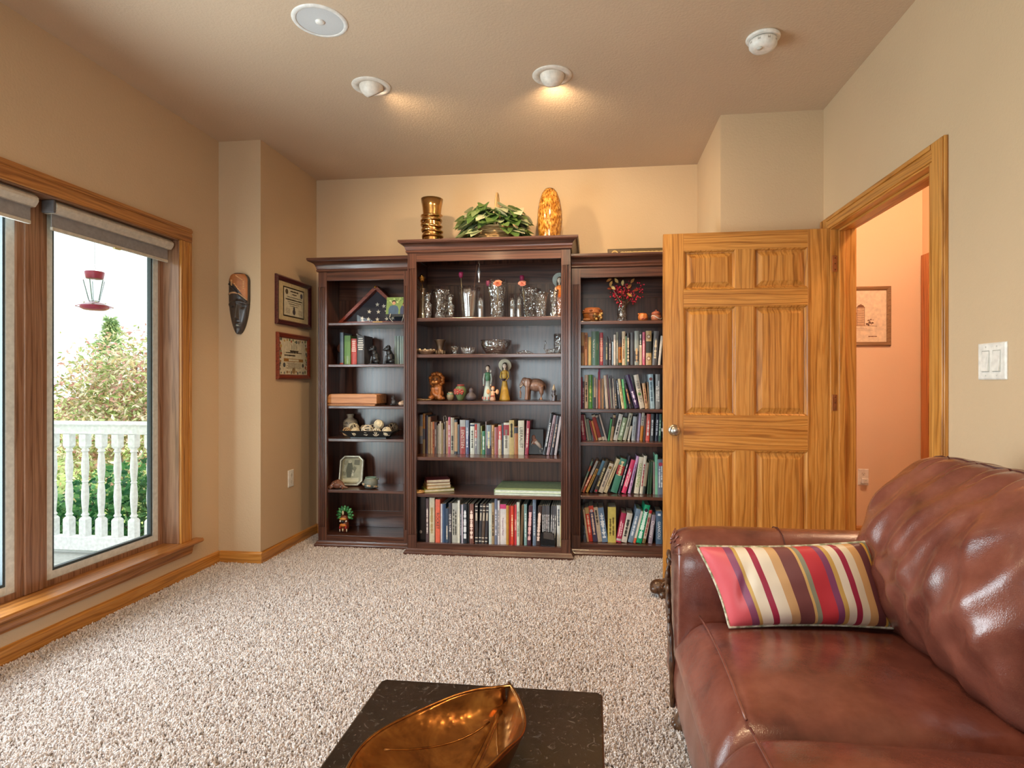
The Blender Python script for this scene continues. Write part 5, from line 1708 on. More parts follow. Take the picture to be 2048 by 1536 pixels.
for nm, c, f in (('dark_band', '#2a2626', lambda u: .128 - .125 * u ** 1.2), ('pale_band', '#b08a66', lambda u: .062 + .016 * sin(pi * u * .9) - .045 * u ** 2)):
    pts = []
    for k in range(17):
        u = k / 16; x = -.064 + .126 * u; z = f(u); b = mhalf(z) * .95; x = max(-b, min(b, x)); pts.append((x, -mz(x, z) - .001, z))
    M().tube(pts, .006, 6).build(nm, plain(c, .4), mk, smooth=True)
for sx_ in (-1, 1):
    M().ell((sx_ * .032, -mz(.032, -.018) - .0005, -.018), (.014, .002, .005), 12, 6).build('eye', BLACKP, mk, smooth=True)
M().ell((.006, -mz(.006, -.142) - .001, -.142), (.01, .003, .004), 10, 6).build('teeth', plain('#9aa39a', .3), mk, smooth=True)

# farm picture in the hall
hp = thing('framed_picture', 'brown-framed ink drawing of a barn and silo on the hall wall', 'picture', (1.905, YH, 1.662))
frame_parts(hp, .53, .44, .03, wood('picture_frame_wood', '#6a4a30', '#8a6a48', '#9c7c58', 0, ring=2), .018)
M().box(-.236, .236, -.006, -.001, -.191, .191).build('paper', plain('#efd9bd', .7), hp)
SEP = plain('#8a5f44', .7)
def stroke(nm, pts, r=.0012, mat=SEP):
    return M().tube([(x, -.0066, z) for x, z in pts], r, 4).build(nm, mat, hp)
M().prism([(.03, -.07), (.083, -.07), (.083, .065), (.03, .065)], -.0066, -.0062, 1).build('silo', plain('#d9b492', .7), hp)
for k in range(8): stroke('silo_hoop', [(.03, -.06 + k * .017), (.056, -.063 + k * .017), (.083, -.06 + k * .017)], .0009)
stroke('silo_edge', [(.03, -.07), (.03, .065)], .0014); stroke('silo_edge', [(.083, -.07), (.083, .065)], .0014)
M().prism([(.026, .064), (.087, .064), (.075, .08), (.056, .09), (.038, .08)], -.0067, -.0062, 1).build('silo_roof', SEP, hp)
M().prism([(-.16, -.07), (.03, -.07), (.03, .02), (-.16, .02)], -.0065, -.0062, 1).build('barn_wall', plain('#e2c2a0', .7), hp)
M().prism([(-.17, .018), (.032, .018), (.01, .06), (-.15, .06)], -.0067, -.0062, 1).build('barn_roof', plain('#b5805f', .7), hp)
stroke('barn_arch', [(-.02, -.07), (-.02, -.035), (-.005, -.012), (.008, -.02), (.014, -.035), (.014, -.07)])
stroke('ground_line', [(-.2, -.072), (.03, -.07), (.11, -.071), (.17, -.074)], .0014)
for k in range(4): stroke('ground_shade', [(-.1 + .03 * k, -.088 - .007 * k), (.08 + .02 * k, -.086 - .006 * k)], .0006)
for k in range(16): disc(hp, 'bush_leaf', .115 + brnd.uniform(-.028, .03), -.052 + brnd.uniform(-.014, .03), brnd.uniform(.003, .008), plain(brnd.choice(['#8a6048', '#a8805f', '#6a4a3a']), .7), -.0066, 1, 8, .0003)
line(hp, 'signature', .11, .17, -.15, .008, SEP, -.0066)
M().box(-.238, .238, -.0092, -.0086, -.193, .193).build('glass', CLEAR, hp)
# ================================================================== THINGS ON THE SHELVES
def vessel(prof, th=.003, n=28, wob=None, sx=1, sy=1):
    """open vessel: outside profile, rim, inside profile"""
    ins = [(max(0.0005, r - th), z + (th if i == 0 else 0)) for i, (r, z) in enumerate(prof)][::-1]
    ins = [(r, z) for r, z in ins if z > prof[0][1] + th * .9]
    full = [(0, prof[0][1])] + prof + ins + [(0, prof[0][1] + th)]
    m = M(); m.lathe(full, n, wob=wob, sx=sx, sy=sy, cap0=False, cap1=False)
    return m
CRYST = glassy('cut_crystal', (.97, .98, .98), .2, .02, 1.0, 48)
CRYST2 = glassy('fine_crystal', (.97, .98, .98), .24, .02, 1.0, 85)
CLEARG = glassy('clear_glass', (.97, .98, .98), .16, .03)
AMBERG = glassy('faint_amber_glass', (.95, .9, .8), .16, .03)
flute = lambda k, a: (lambda t, z: 1 + a * cos(k * t))
def glass_vase(name, label, x, y, z, prof, mat, th=.003, n=32, wob=None, cat='vase', grp='glass vases on the top shelf', base=True, sx=1, sy=1):
    s = thing(name, label, cat, (x, y, z), group=grp)
    vessel(prof, th, n, wob, sx, sy).build('body', mat, s, smooth=True)
    if base: M().lathe([(0, -.0), (prof[0][0] * .98, 0), (prof[0][0] * .94, .008), (0, .008)], 24, sx=sx, sy=sy).build('solid_base', CLEARG, s, smooth=True, loc=(0, 0, .0003))
    return s
Z1, Z2, Z3, Z5 = 1.6135, 1.3655, 1.0465, .4125
# --- top shelf of the middle bookcase
sv = glass_vase('bud_vase', 'slender clear bud vase holding the golden rose', -1.195, 4.0, Z1, [(.034, 0), (.034, .006), (.03, .05), (.02, .12), (.013, .17), (.018, .21), (.024, .222)], AMBERG, .0025)
GOLD = plain('#b88a44', .25, 1.0)
rs_ = thing('golden_rose', 'metallic golden rose standing in the slender vase', 'flower', (-1.195, 4.0, Z1 + .02))
M().tube([(0, 0, 0), (.002, 0, .15), (-.006, 0, .25)], .0022, 6).build('stem', GOLD, rs_, smooth=True)
for k in range(11):
    a = k * 2.4; r = .008 + .0022 * k
    m = M(); m.grid(lambda u, v_: (-.008 + (r * (.5 + .5 * v_)) * cos(a + (u - .5) * 1.9), (r * (.5 + .5 * v_)) * sin(a + (u - .5) * 1.9), .25 + .052 * v_ * (1 - .35 * k / 11) - .012 * v_ * v_ * k / 11 - .05 * (2 * u - 1) ** 2 * .15), 7, 6)
    m.build('petal', GOLD, rs_, smooth=True, solid=.0012)
for sx_, zz in ((-1, .17), (1, .14), (-1, .2)):
    m = M(); m.grid(lambda u, v_: (sx_ * (.004 + .04 * v_), .012 * (2 * u - 1) * sin(pi * v_), zz + .03 * v_ + .004 * (2 * u - 1) ** 2), 5, 9); m.build('leaf', GOLD, rs_, smooth=True, solid=.001)
glass_vase('bud_vase', 'small waisted crystal bud vase left of the square vase', -1.146, 3.955, Z1, [(.022, 0), (.026, .03), (.028, .08), (.03, .1), (.012, .118), (.014, .13), (.023, .178)], CRYST, .003, 8)
glass_vase('crystal_vase', 'squarish etched crystal vase behind the small bud vases', -1.085, 4.09, Z1, [(.052, 0), (.055, .02), (.062, .12), (.066, .19), (.07, .212), (.066, .22)], CRYST, .004, 36, lambda t, z: 1 + .07 * cos(4 * t))
glass_vase('glass_goblet', 'round-footed glass goblet in front of the etched vase', -1.075, 3.985, Z1, [(.036, 0), (.036, .006), (.034, .03), (.018, .055), (.016, .07), (.02, .12), (.027, .17), (.03, .185)], CRYST2, .003, 12)
glass_vase('bud_vase', 'small waisted crystal bud vase beside the wavy-rimmed vase', -.992, 3.99, Z1, [(.016, 0), (.02, .03), (.027, .088), (.027, .098), (.01, .112), (.012, .125), (.022, .172)], CRYST, .003, 8)
fl1 = glass_vase('crystal_vase', 'heavy flared vase with wavy rim and vertical flutes', -.873, 4.04, Z1, [(.048, 0), (.05, .02), (.06, .1), (.07, .17), (.078, .225)], CLEARG, .006, 48, lambda t, z: 1 + .045 * cos(10 * t) + (.03 * cos(5 * t) if z > .2 else 0))
MAG = plain('#a02a58', .4); PEACH = plain('#e08a6c', .45); STEMG = plain('#9a8a64', .6)
def tulip(label, loc, top, h=.042, mat=MAG, lean=(0, 0)):
    s = thing('silk_tulip', label, 'flower', loc, group='artificial flowers in the vases')
    M().tube([(0, 0, 0), (lean[0] * .6, lean[1] * .6, top * .6), (lean[0], lean[1], top)], .0022, 6).build('stem', STEMG, s, smooth=True)
    for k in range(5):
        a = 2 * pi * k / 5
        m = M(); m.grid(lambda u, v_: (lean[0] + (.004 + .012 * sin(pi * min(1, v_ * .62 + .08))) * cos(a + (u - .5) * 1.7), lean[1] + (.004 + .012 * sin(pi * min(1, v_ * .62 + .08))) * sin(a + (u - .5) * 1.7), top + h * v_ - .006 * (2 * u - 1) ** 2 * v_), 6, 8)
        m.build('petal', mat, s, smooth=True, solid=.001)
    return s
tulip('magenta artificial tulip rising from the wavy-rimmed vase', (-.918, 4.04, Z1 + .02), .275, lean=(-.012, 0))
s = thing('reed_stick', 'thin brown reed leaning out of the wavy-rimmed vase', 'stick', (-.862, 4.04, Z1 + .02))
M().tube([(0, 0, 0), (.045, .0, .362)], .0022, 6).build('reed', plain('#7a5038', .6), s)
M().ell((.045, 0, .362), (.003, .003, .006), 8, 6).build('tip', plain('#6a4430', .6), s)
s = thing('hanging_ornament', 'silver teardrop ornament hanging below the top rail', 'ornament', (-.79, 3.985, 1.862))
M().lathe([(0, 0), (.006, .004), (.007, .01), (.003, .018), (.004, .03), (.012, .06), (.013, .075), (.007, .095), (.003, .108), (0, .11)], 16).build('drop', plain('#cfd0d6', .2, .7), s, smooth=True)
M().tube([(0, 0, .108), (.004, 0, .125), (-.003, 0, .14), (.001, 0, .152)], .0012, 5).build('cord', plain('#c9b9a0', .6), s)
def tumbler(label, x, y, z, r, h, mat=CLEARG, n=24, wob=None):
    return glass_vase('glass_cylinder', label, x, y, z, [(r * .95, 0), (r, .006), (r, h * .5), (r, h)], mat, .0025, n, wob, 'vase', 'glass vases on the top shelf')
tumbler('plain narrow glass cylinder right of the wavy-rimmed vase', -.782, 4.0, Z1, .022, .175)
glass_vase('crystal_vase', 'tall flared trumpet vase with spiral cuts', -.67, 4.03, Z1, [(.052, 0), (.05, .03), (.05, .1), (.057, .16), (.07, .225), (.076, .268)], CRYST, .006, 40, lambda t, z: 1 + .05 * cos(8 * t + z * 14))
def rose(label, loc, r, mat, dr):
    s = thing('silk_rose', label, 'flower', loc, group='artificial flowers in the vases')
    M().tube([(0, 0, 0), dr], .0022, 6).build('stem', STEMG, s, smooth=True)
    for k in range(12):
        a = k * 2.4; q = r * (.25 + .75 * k / 11)
        m = M(); m.grid(lambda u, v_: (dr[0] + q * (.3 + .7 * v_) * cos(a + (u - .5) * 1.8), dr[1] - .02 * v_ * (1 - k / 14) + q * (.3 + .7 * v_) * sin(a + (u - .5) * 1.8) * .5, dr[2] + q * (.3 + .7 * v_) * sin(a + (u - .5) * 1.8) * .75), 6, 6)
        m.build('petal', mat, s, smooth=True, solid=.0012)
    return s
rose('peach artificial rose at the mouth of the trumpet vase', (-.665, 4.02, Z1 + .02), .034, PEACH, (.012, -.075, .215))
tulip('dark magenta tulip bud leaning left of the trumpet vase', (-.69, 4.02, Z1 + .02), .205, .04, plain('#7a2a4a', .4), (-.038, -.02))
tumbler('narrow glass cylinder left of the pineapple-cut vase', -.562, 4.02, Z1, .023, .172)
tumbler('narrow glass cylinder touching the pineapple-cut vase', -.512, 3.985, Z1, .017, .172)
glass_vase('crystal_vase', 'pineapple-cut flared vase with scalloped rim and peach flower', -.448, 4.11, Z1, [(.05, 0), (.05, .02), (.052, .08), (.058, .14), (.068, .19), (.075, .218)], CRYST2, .005, 48, lambda t, z: 1 + (.05 * cos(9 * t) if z > .19 else .012 * cos(16 * t)))
rose('ruffled peach artificial flower above the pineapple-cut vase', (-.47, 4.07, Z1 + .02), .032, plain('#e89484', .5), (-.025, -.045, .225))
tulip('magenta tulip bud standing above the ruffled peach flower', (-.485, 4.1, Z1 + .02), .25, .045, MAG, (-.02, 0))
glass_vase('crystal_vase', 'short crystal vase with red flecks near the right stile', -.36, 3.975, Z1, [(.036, 0), (.036, .02), (.04, .09), (.046, .14), (.05, .17)], CRYST2, .004, 40, lambda t, z: 1 + (.05 * cos(8 * t) if z > .14 else .01 * cos(16 * t)))
glass_vase('bud_vase', 'tall narrow crystal vase with scalloped rim', -.272, 3.975, Z1, [(.024, 0), (.026, .02), (.022, .08), (.026, .13), (.032, .19)], CRYST, .003, 32, lambda t, z: 1 + (.07 * cos(7 * t) if z > .16 else .03 * cos(7 * t)))
def doll(name, label, loc, dress, hair, h, hat=None, arms='#d8b8a0', top=None, hold=None, grp='figurines on the third shelf'):
    """slim standing lady figurine: bell dress, arms, face, hair"""
    s = thing(name, label, 'figurine', loc, group=grp)
    k = h / .27
    M().lathe([(0, 0), (.036 * k, 0), (.037 * k, .006 * k), (.03 * k, .04 * k), (.022 * k, .09 * k), (.017 * k, .12 * k), (.014 * k, .14 * k)], 20, sy=.85, cap1=True).build('skirt', plain(dress, .4), s, smooth=True)
    m = M(); m.ell((0, 0, .165 * k), (.019 * k, .013 * k, .034 * k), 14, 9).ell((0, 0, .19 * k), (.021 * k, .012 * k, .014 * k), 12, 8)
    m.build('bodice', plain(top or dress, .4), s, smooth=True)
    for sx_ in (-1, 1):
        pts = [(sx_ * .021 * k, 0, .193 * k), (sx_ * .029 * k, -.004 * k, .155 * k), (sx_ * (.012 if hold else .026) * k, -.018 * k, (.135 if hold else .11) * k)]
        M().tube(pts, [.0062 * k, .0052 * k, .004 * k], 8).build('arm', plain(arms, .45), s, smooth=True)
        M().ell(pts[-1], (.005 * k, .005 * k, .006 * k), 8, 6).build('hand', plain('#e0c0a8', .5), s, smooth=True)
    M().tube([(0, 0, .195 * k), (0, 0, .215 * k)], .006 * k, 8).build('neck', plain('#e0c8b4', .5), s, smooth=True)
    M().ell((0, -.002 * k, .23 * k), (.0135 * k, .0135 * k, .018 * k), 14, 10).build('head', plain('#e4d2c0', .5), s, smooth=True)
    m = M(); m.ell((0, .004 * k, .236 * k), (.016 * k, .015 * k, .018 * k), 14, 9)
    if hat: m.ell((-.014 * k, .003 * k, .215 * k), (.005 * k, .006 * k, .02 * k), 8, 6).ell((.014 * k, .003 * k, .215 * k), (.005 * k, .006 * k, .02 * k), 8, 6)
    m.build('hair', plain(hair, .5), s, smooth=True)
    for sx_ in (-1, 1): M().ell((sx_ * .005 * k, -.0155 * k, .233 * k), (.0018 * k, .001 * k, .0012 * k), 6, 4).build('eye', BLACKP, s)
    M().ell((0, -.0165 * k, .228 * k), (.0014 * k, .002 * k, .003 * k), 6, 5).build('nose', plain('#dcc4ae', .5), s)
    M().ell((0, -.0152 * k, .2215 * k), (.003 * k, .001 * k, .001 * k), 6, 4).build('mouth', plain('#a05a50', .5), s)
    if hat:
        M().lathe([(.012 * k, .004), (.042 * k, .0), (.044 * k, .002), (.042 * k, .004), (.016 * k, .009), (.012 * k, .016), (0, .018)], 26, cap0=False).build('hat', plain(hat, .55), s, loc=(0, .012 * k, .235 * k), rot=(radians(-75), 0, 0), smooth=True)
    if hold:
        M().lathe([(0, 0), (.008 * k, .002), (.018 * k, .014 * k), (.016 * k, .016 * k), (0, .014 * k)], 16).build('bowl', plain(hold, .4), s, loc=(-.004 * k, -.026 * k, .13 * k), smooth=True)
    return s
f = doll('lady_figurine', 'figurine in grey hat and orange shawl at the right end of the vase shelf', (-.238, 4.07, Z1), '#b8622c', '#5a4030', .315, hat='#9aa09a', top='#c9762f', grp='figurines')
M().lathe([(0, 0), (.02, 0), (.022, .07), (.016, .12), (.019, .135)], 9).build('pedestal', CRYST, thing('bud_vase', 'crystal bud vase cut off by the right stile, front', 'vase', (-.232, 3.955, Z1), group='glass vases on the top shelf'), smooth=True)

# --- second shelf
s = thing('shell_dish', 'low ruffled shell dish at the left end', 'dish', (-1.17, 3.99, Z2))
vessel([(.035, 0), (.04, .006), (.055, .02), (.066, .034)], .003, 48, lambda t, z: 1 + .06 * cos(12 * t) * (z > .01)).build('dish', plain('#b59a80', .3, .3), s, smooth=True)
for k in range(9):
    a = 2 * pi * k / 9; M().ell((.058 * cos(a), .058 * sin(a), .034), (.009, .007, .007), 8, 6).build('shell_bead', plain('#d0bba0', .3, .2), s, smooth=True)
s = thing('bronze_urn', 'small bronze urn with wide lip and leaf base', 'urn', (-1.083, 4.05, Z2))
vessel([(.024, 0), (.03, .01), (.034, .025), (.022, .038), (.024, .06), (.03, .085), (.042, .105), (.044, .11)], .003, 28).build('body', plain('#7a6654', .35, .6), s, smooth=True)
for k in range(8):
    a = 2 * pi * k / 8; M().ell((.032 * cos(a), .032 * sin(a), .02), (.008, .008, .016), 8, 6).build('leaf', plain('#8a7660', .35, .5), s, smooth=True)
glass_vase('crystal_bowl', 'tiny cut-glass footed bowl', -.966, 4.0, Z2, [(.02, 0), (.014, .01), (.016, .018), (.026, .04), (.03, .058)], CRYST2, .003, 10, None, 'bowl', 'crystal pieces on the second shelf')
s = glass_vase('crystal_candle_holder', 'petalled crystal candle bowl left of the large bowl', -.872, 4.0, Z2, [(.028, 0), (.034, .02), (.038, .05)], CRYST2, .004, 12, None, 'candle holder', 'crystal pieces on the second shelf')
for k in range(12):
    a = 2 * pi * k / 12; M().ell((.04 * cos(a), .04 * sin(a), .03), (.007, .007, .026), 8, 6, Matrix.Rotation(.35, 3, Vector((-sin(a), cos(a), 0)))).build('petal', CRYST, s)
glass_vase('crystal_bowl', 'large round cut-crystal bowl with rosettes', -.68, 4.03, Z2, [(.06, 0), (.064, .004), (.085, .03), (.104, .07), (.11, .1)], CRYST, .006, 56, lambda t, z: 1 + .018 * cos(24 * t), 'bowl', 'crystal pieces on the second shelf')
s = thing('glass_animal', 'low clear glass lizard figure', 'figurine', (-.467, 3.99, Z2), group='crystal pieces on the second shelf')
m = M(); m.tube([(-.055, 0, .008), (-.035, .006, .014), (-.01, 0, .018), (.02, -.004, .015), (.05, .004, .007)], [.006, .009, .012, .009, .003], 10).ell((-.058, 0, .01), (.01, .007, .007), 10, 7)
m.build('body', CRYST2, s, smooth=True)
for sx_, yy in ((-.03, -.014), (-.03, .014), (.012, -.014), (.012, .014)): M().tube([(sx_, yy * .4, .012), (sx_ - .006, yy, .003)], .003, 6).build('leg', CRYST2, s, smooth=True)
s = thing('glass_swan', 'clear glass swan with curved neck', 'figurine', (-.312, 3.985, Z2), group='crystal pieces on the second shelf')
M().ell((.012, 0, .018), (.032, .018, .018), 14, 9).build('body', CRYST2, s, smooth=True)
M().tube([(-.014, 0, .022), (-.026, 0, .04), (-.022, 0, .062), (-.012, 0, .078), (-.018, 0, .092), (-.03, 0, .088)], [.006, .005, .0042, .004, .0042, .002], 8).build('neck', CRYST2, s, smooth=True)
M().ell((.038, 0, .03), (.016, .006, .01), 10, 7, Matrix.Rotation(-.6, 3, 'Y')).build('tail', CRYST2, s, smooth=True)
tumbler('tall ribbed crystal tumbler at the right end of the second shelf', -.238, 4.05, Z2, .038, .143, CRYST, 40, flute(14, .03))

# --- third shelf
TERRA = plain('#9a5c2c', .4, 0, .2)
s = thing('lion_figurine', 'glazed brown seated lion with curly mane', 'figurine', (-1.105, 4.03, Z3), group='figurines on the third shelf')
m = M(); m.ell((0, .01, .045), (.05, .04, .045), 16, 10).ell((.01, 0, .085), (.036, .032, .035), 14, 9).ell((-.03, -.03, .018), (.022, .026, .018), 12, 8).ell((.035, -.03, .018), (.022, .026, .018), 12, 8)
m.tube([(-.025, -.02, .09), (-.012, -.034, .05), (.018, -.04, .03)], [.014, .012, .013], 8).tube([(.03, -.02, .09), (.034, -.036, .05), (.03, -.042, .02)], [.014, .012, .012], 8)
m.build('body', TERRA, s, remesh=.004)
m = M(); m.ell((0, -.005, .14), (.036, .032, .036), 16, 10).ell((0, -.036, .128), (.024, .014, .013), 12, 8)
m.build('head', TERRA, s, remesh=.0035)
for k in range(20):
    a = 2 * pi * k / 20; r = .043 + .004 * (k % 2)
    M().ell((r * cos(a), .004 + .006 * (k % 3), .143 + r * 1.02 * sin(a)), (.0135, .02, .0135), 9, 7).build('mane_curl', plain(('#b06a2c', '#a05a24', '#8a4c20')[k % 3], .4, 0, .2), s, smooth=True)
for sx_ in (-1, 1):
    M().ell((sx_ * .013, -.038, .15), (.006, .004, .007), 8, 6).build('eye', plain('#3a2010', .3), s, smooth=True)
    M().ell((sx_ * .011, -.047, .128), (.012, .007, .009), 10, 7).build('muzzle', plain('#b8783c', .4), s, smooth=True)
M().ell((0, -.05, .137), (.006, .004, .004), 8, 6).build('nose', plain('#4a2a14', .3), s, smooth=True)
M().tube([(.045, .02, .02), (.06, -.02, .012), (.05, -.045, .016)], [.008, .007, .01], 8).build('tail', TERRA, s, smooth=True)
s = thing('carved_stick', 'pale carved stick lying in front of the lion', 'stick', (-1.185, 3.965, Z3 + .0065))
M().tube([(-.045, 0, 0), (-.01, 0, 0), (.03, 0, .0), (.06, .002, 0)], [.006, .005, .0045, .003], 8).build('shaft', plain('#a58a66', .6), s, smooth=True)
M().ell((-.045, 0, 0), (.006, .006, .0062), 8, 6).build('knob', plain('#8a6a48', .6), s, smooth=True)
def pot(name, label, loc, prof, c, cat='pot', bands=()):
    s = thing(name, label, cat, loc, group='small pots on the third shelf')
    vessel(prof, .002, 24).build('body', plain(c, .4), s, smooth=True)
    for r, z0, z1, cc in bands: M().lathe([(r - .001, z0), (r + .0008, z0 + .0005), (r + .0008, z1 - .0005), (r - .001, z1)], 24, cap0=False, cap1=False).build('glaze_band', plain(cc, .4), s, smooth=True)
    return s
pot('ceramic_pot', 'tiny green-glazed pot right of the lion', (-.994, 3.99, Z3), [(.014, 0), (.022, .012), (.026, .03), (.022, .045), (.015, .053), (.018, .06)], '#8a7a5c', 'pot', ((.0225, .042, .05, '#6f9a84'),))
s = pot('painted_vase', 'round painted vase with red petals on green', (-.924, 4.0, Z3), [(.018, 0), (.024, .012), (.038, .045), (.042, .065), (.034, .09), (.022, .1), (.023, .112)], '#6a7a52', 'vase', ((.024, .1, .112, '#8a3a34'),))
for a in (-1.9, -1.2, -2.5):
    for q in range(5):
        b = 2 * pi * q / 5
        M().ell((.041 * cos(a) + .010 * cos(b) * sin(-a), .041 * sin(a) + .01 * cos(b) * cos(a), .062 + .014 * sin(b)), (.008, .005, .009), 8, 6).build('petal', plain('#a84a40', .4), s, smooth=True)
    M().ell((.044 * cos(a), .044 * sin(a), .062), (.004, .004, .004), 8, 6).build('flower_centre', plain('#e0c8a0', .4), s, smooth=True)
s = thing('gourd_bottle', 'dark grey gourd-shaped stoneware bottle', 'bottle', (-.849, 4.0, Z3), group='small pots on the third shelf')
M().lathe([(0, 0), (.02, 0), (.034, .012), (.036, .028), (.026, .046), (.014, .056), (.014, .062), (.017, .07), (.013, .082), (.006, .088), (0, .089)], 24).build('body', plain('#5a5054', .5), s, smooth=True)
M().lathe([(0, .088), (.004, .088), (.005, .094), (0, .096)], 12).build('stopper', plain('#4a4044', .5), s, smooth=True)
f = doll('lady_figurine', 'slim lady figurine in green tunic and pale skirt', (-.738, 4.03, Z3), '#b8c4ba', '#3a2a24', .264, top='#4a7a58', arms='#c8d0c8')
for k in range(10):
    a = 2 * pi * k / 10; M().ell((.036 * cos(a), .031 * sin(a), .016), (.006, .004, .012), 8, 6).build('hem_flower', plain('#c07a72', .5), f, smooth=True)
M().ell((.02, .01, .205), (.008, .006, .012), 8, 6).build('scarf', plain('#c9c0b8', .5), f, smooth=True)
s = thing('child_figurine', 'small peach child figurine holding flower baskets', 'figurine', (-.69, 3.965, Z3), group='figurines on the third shelf')
M().lathe([(0, 0), (.018, 0), (.02, .008), (.015, .03), (.012, .05)], 16).build('skirt', plain('#d8a88a', .5), s, smooth=True)
M().ell((0, 0, .055), (.013, .01, .016), 12, 8).build('torso', plain('#e0b898', .5), s, smooth=True)
M().ell((0, -.002, .083), (.012, .012, .013), 12, 9).build('head', plain('#e8c8ac', .5), s, smooth=True)
M().ell((0, .003, .089), (.014, .013, .012), 12, 8).build('hair', plain('#b0643a', .5), s, smooth=True)
for sx_ in (-1, 1):
    M().tube([(sx_ * .012, 0, .06), (sx_ * .024, -.004, .062), (sx_ * .03, -.006, .074)], .004, 7).build('arm', plain('#e4c0a0', .5), s, smooth=True)
    M().ell((sx_ * .032, -.006, .062), (.012, .009, .018), 10, 7).build('flower_basket', plain('#e0a878', .5), s, smooth=True)
    M().ell((sx_ * .0045, -.0135, .084), (.0015, .001, .0012), 6, 4).build('eye', BLACKP, s)
for k in range(6): M().ell((-.012 + .005 * k, -.016, .03 + .006 * (k % 2)), (.004, .003, .004), 7, 5).build('blossom', plain('#b05a4a', .5), s, smooth=True)
f = doll('lady_figurine', 'lady figurine in mustard dress, wide sunhat, holding a bowl', (-.618, 4.03, Z3), '#b8923a', '#3a2c28', .282, hat='#c4bca4', hold='#3a2f3a', arms='#c9a850')
m = M(); f2_ = None
el = thing('elephant_figurine', 'carved wooden elephant with raised tusk', 'figurine', (-.418, 4.03, Z3), group='figurines on the third shelf')
ELW = wood('elephant_wood', '#5a3a2c', '#7f5a48', '#a08070', 2, ring=3, rough=.35, coat=.2)
m = M()
m.ell((.02, 0, .108), (.062, .036, .045), 18, 11).ell((-.035, 0, .12), (.034, .032, .038), 14, 10).ell((-.058, 0, .132), (.026, .024, .03), 14, 9)
for sx_, yy in ((-.04, -.018), (-.032, .02), (.06, -.018), (.055, .02)): m.tube([(sx_ * .9, yy, .1), (sx_, yy, .05), (sx_ - .004, yy, .004)], [.02, .014, .0155], 10)
m.tube([(-.072, 0, .132), (-.088, 0, .1), (-.09, 0, .06), (-.088, 0, .015)], [.014, .011, .008, .006], 9).tube([(.082, 0, .115), (.088, 0, .09), (.086, 0, .055)], [.005, .004, .003], 6)
m.build('body', ELW, el, remesh=.0035)
for sy_ in (-1, 1):
    M().ell((-.038, sy_ * .034, .122), (.022, .005, .032), 12, 8, Matrix.Rotation(.2 * sy_, 3, 'Z')).build('ear', ELW, el, smooth=True)
    M().tube([(-.07, sy_ * .014, .112), (-.084, sy_ * .018, .098), (-.096, sy_ * .018, .1)], [.004, .0032, .001], 7).build('tusk', plain('#e0d4c0', .4), el, smooth=True)
    M().ell((-.066, sy_ * .022, .14), (.0025, .0015, .0025), 6, 5).build('eye', BLACKP, el)
s = thing('castle_figurine', 'small pewter tower ornament near the right end', 'ornament', (-.272, 3.985, Z3))
M().lathe([(0, 0), (.02, 0), (.018, .02), (.012, .034), (.012, .06), (.015, .064), (.015, .072), (0, .073)], 12).build('tower', plain('#6a6468', .35, .5), s)
M().lathe([(.013, .072), (.009, .09), (.003, .112), (0, .114)], 10).build('spire', plain('#b9a890', .45), s, smooth=True)
for k in range(5):
    a = 2 * pi * k / 5; M().lathe([(0, 0), (.006, 0), (.006, .034), (.0, .044)], 8).build('turret', plain('#5a565a', .35, .5), s, loc=(.017 * cos(a), .017 * sin(a), .002))
s = thing('slender_statuette', 'pale slender statuette beside the right side panel', 'figurine', (-.215, 4.03, Z3))
M().lathe([(0, 0), (.02, 0), (.02, .006), (.01, .012), (.013, .06), (.011, .1), (.014, .13), (.007, .152)], 14).build('body', plain('#b5a9a0', .45), s, smooth=True)
M().ell((0, 0, .17), (.009, .009, .012), 10, 8).build('head', plain('#c4b8ae', .45), s, smooth=True)
M().tube([(.012, 0, .13), (.018, -.01, .1), (.008, -.016, .09)], .0035, 7).build('arm', plain('#b5a9a0', .45), s, smooth=True)

# --- book shelf extras
s = thing('animal_picture', 'small dark panel with a leaping brown and white animal', 'picture', (-.405, 4.10, .6658), rot=(radians(-4), 0, 0))
M().box(-.052, .052, 0, .012, 0, .178).build('panel', plain('#1c1716', .4), s, bevel=.002)
m = M(); m.ell((-.018, 0, .118), (.014, .003, .02), 12, 7).ell((-.01, 0, .09), (.02, .003, .022), 12, 7).ell((-.028, 0, .085), (.008, .003, .012), 8, 6)
m.build('animal_head', plain('#7a4a34', .5), s, smooth=True)
m = M(); m.tube([(-.004, 0, .092), (.02, 0, .068), (.036, 0, .045)], [.014, .015, .009], 10).build('animal_body', plain('#b5a294', .5), s, smooth=True)
for pts in ([(.03, 0, .055), (.026, 0, .03), (.03, 0, .01)], [(.036, 0, .048), (.046, 0, .04), (.04, 0, .018)], [(-.02, 0, .09), (-.034, 0, .07), (-.03, 0, .058)]):
    M().tube(pts, [.005, .003, .002], 7).build('animal_leg', plain('#d8ccc0', .5), s, smooth=True)
s = thing('paper_bookmark', 'looped paper bookmark sticking up between the books', 'bookmark', (-1.052, 4.075, .87))
M().tube([(-.006, 0, 0), (-.014, 0, .05), (-.012, 0, .062), (.002, 0, .064), (.006, 0, .05), (0, 0, 0)], .0022, 5).build('loop', plain('#cfc4b0', .7), s)
for nm, dx in (('tail', -.002), ('tail', .003)): M().box(dx - .001, dx + .001, -.002, .002, -.03, .0).build(nm, plain('#cfc4b0', .7), s)
s = thing('black_trinket', 'small black trinket peeking above the beige book', 'trinket', (-.985, 4.13, .885))
M().tube([(-.012, 0, 0), (-.012, 0, .02), (.008, 0, .024), (.01, 0, .004)], .006, 8).build('grip', BLACKP, s, smooth=True)
M().box(-.016, .014, -.006, .006, -.016, .0).build('base', BLACKP, s)
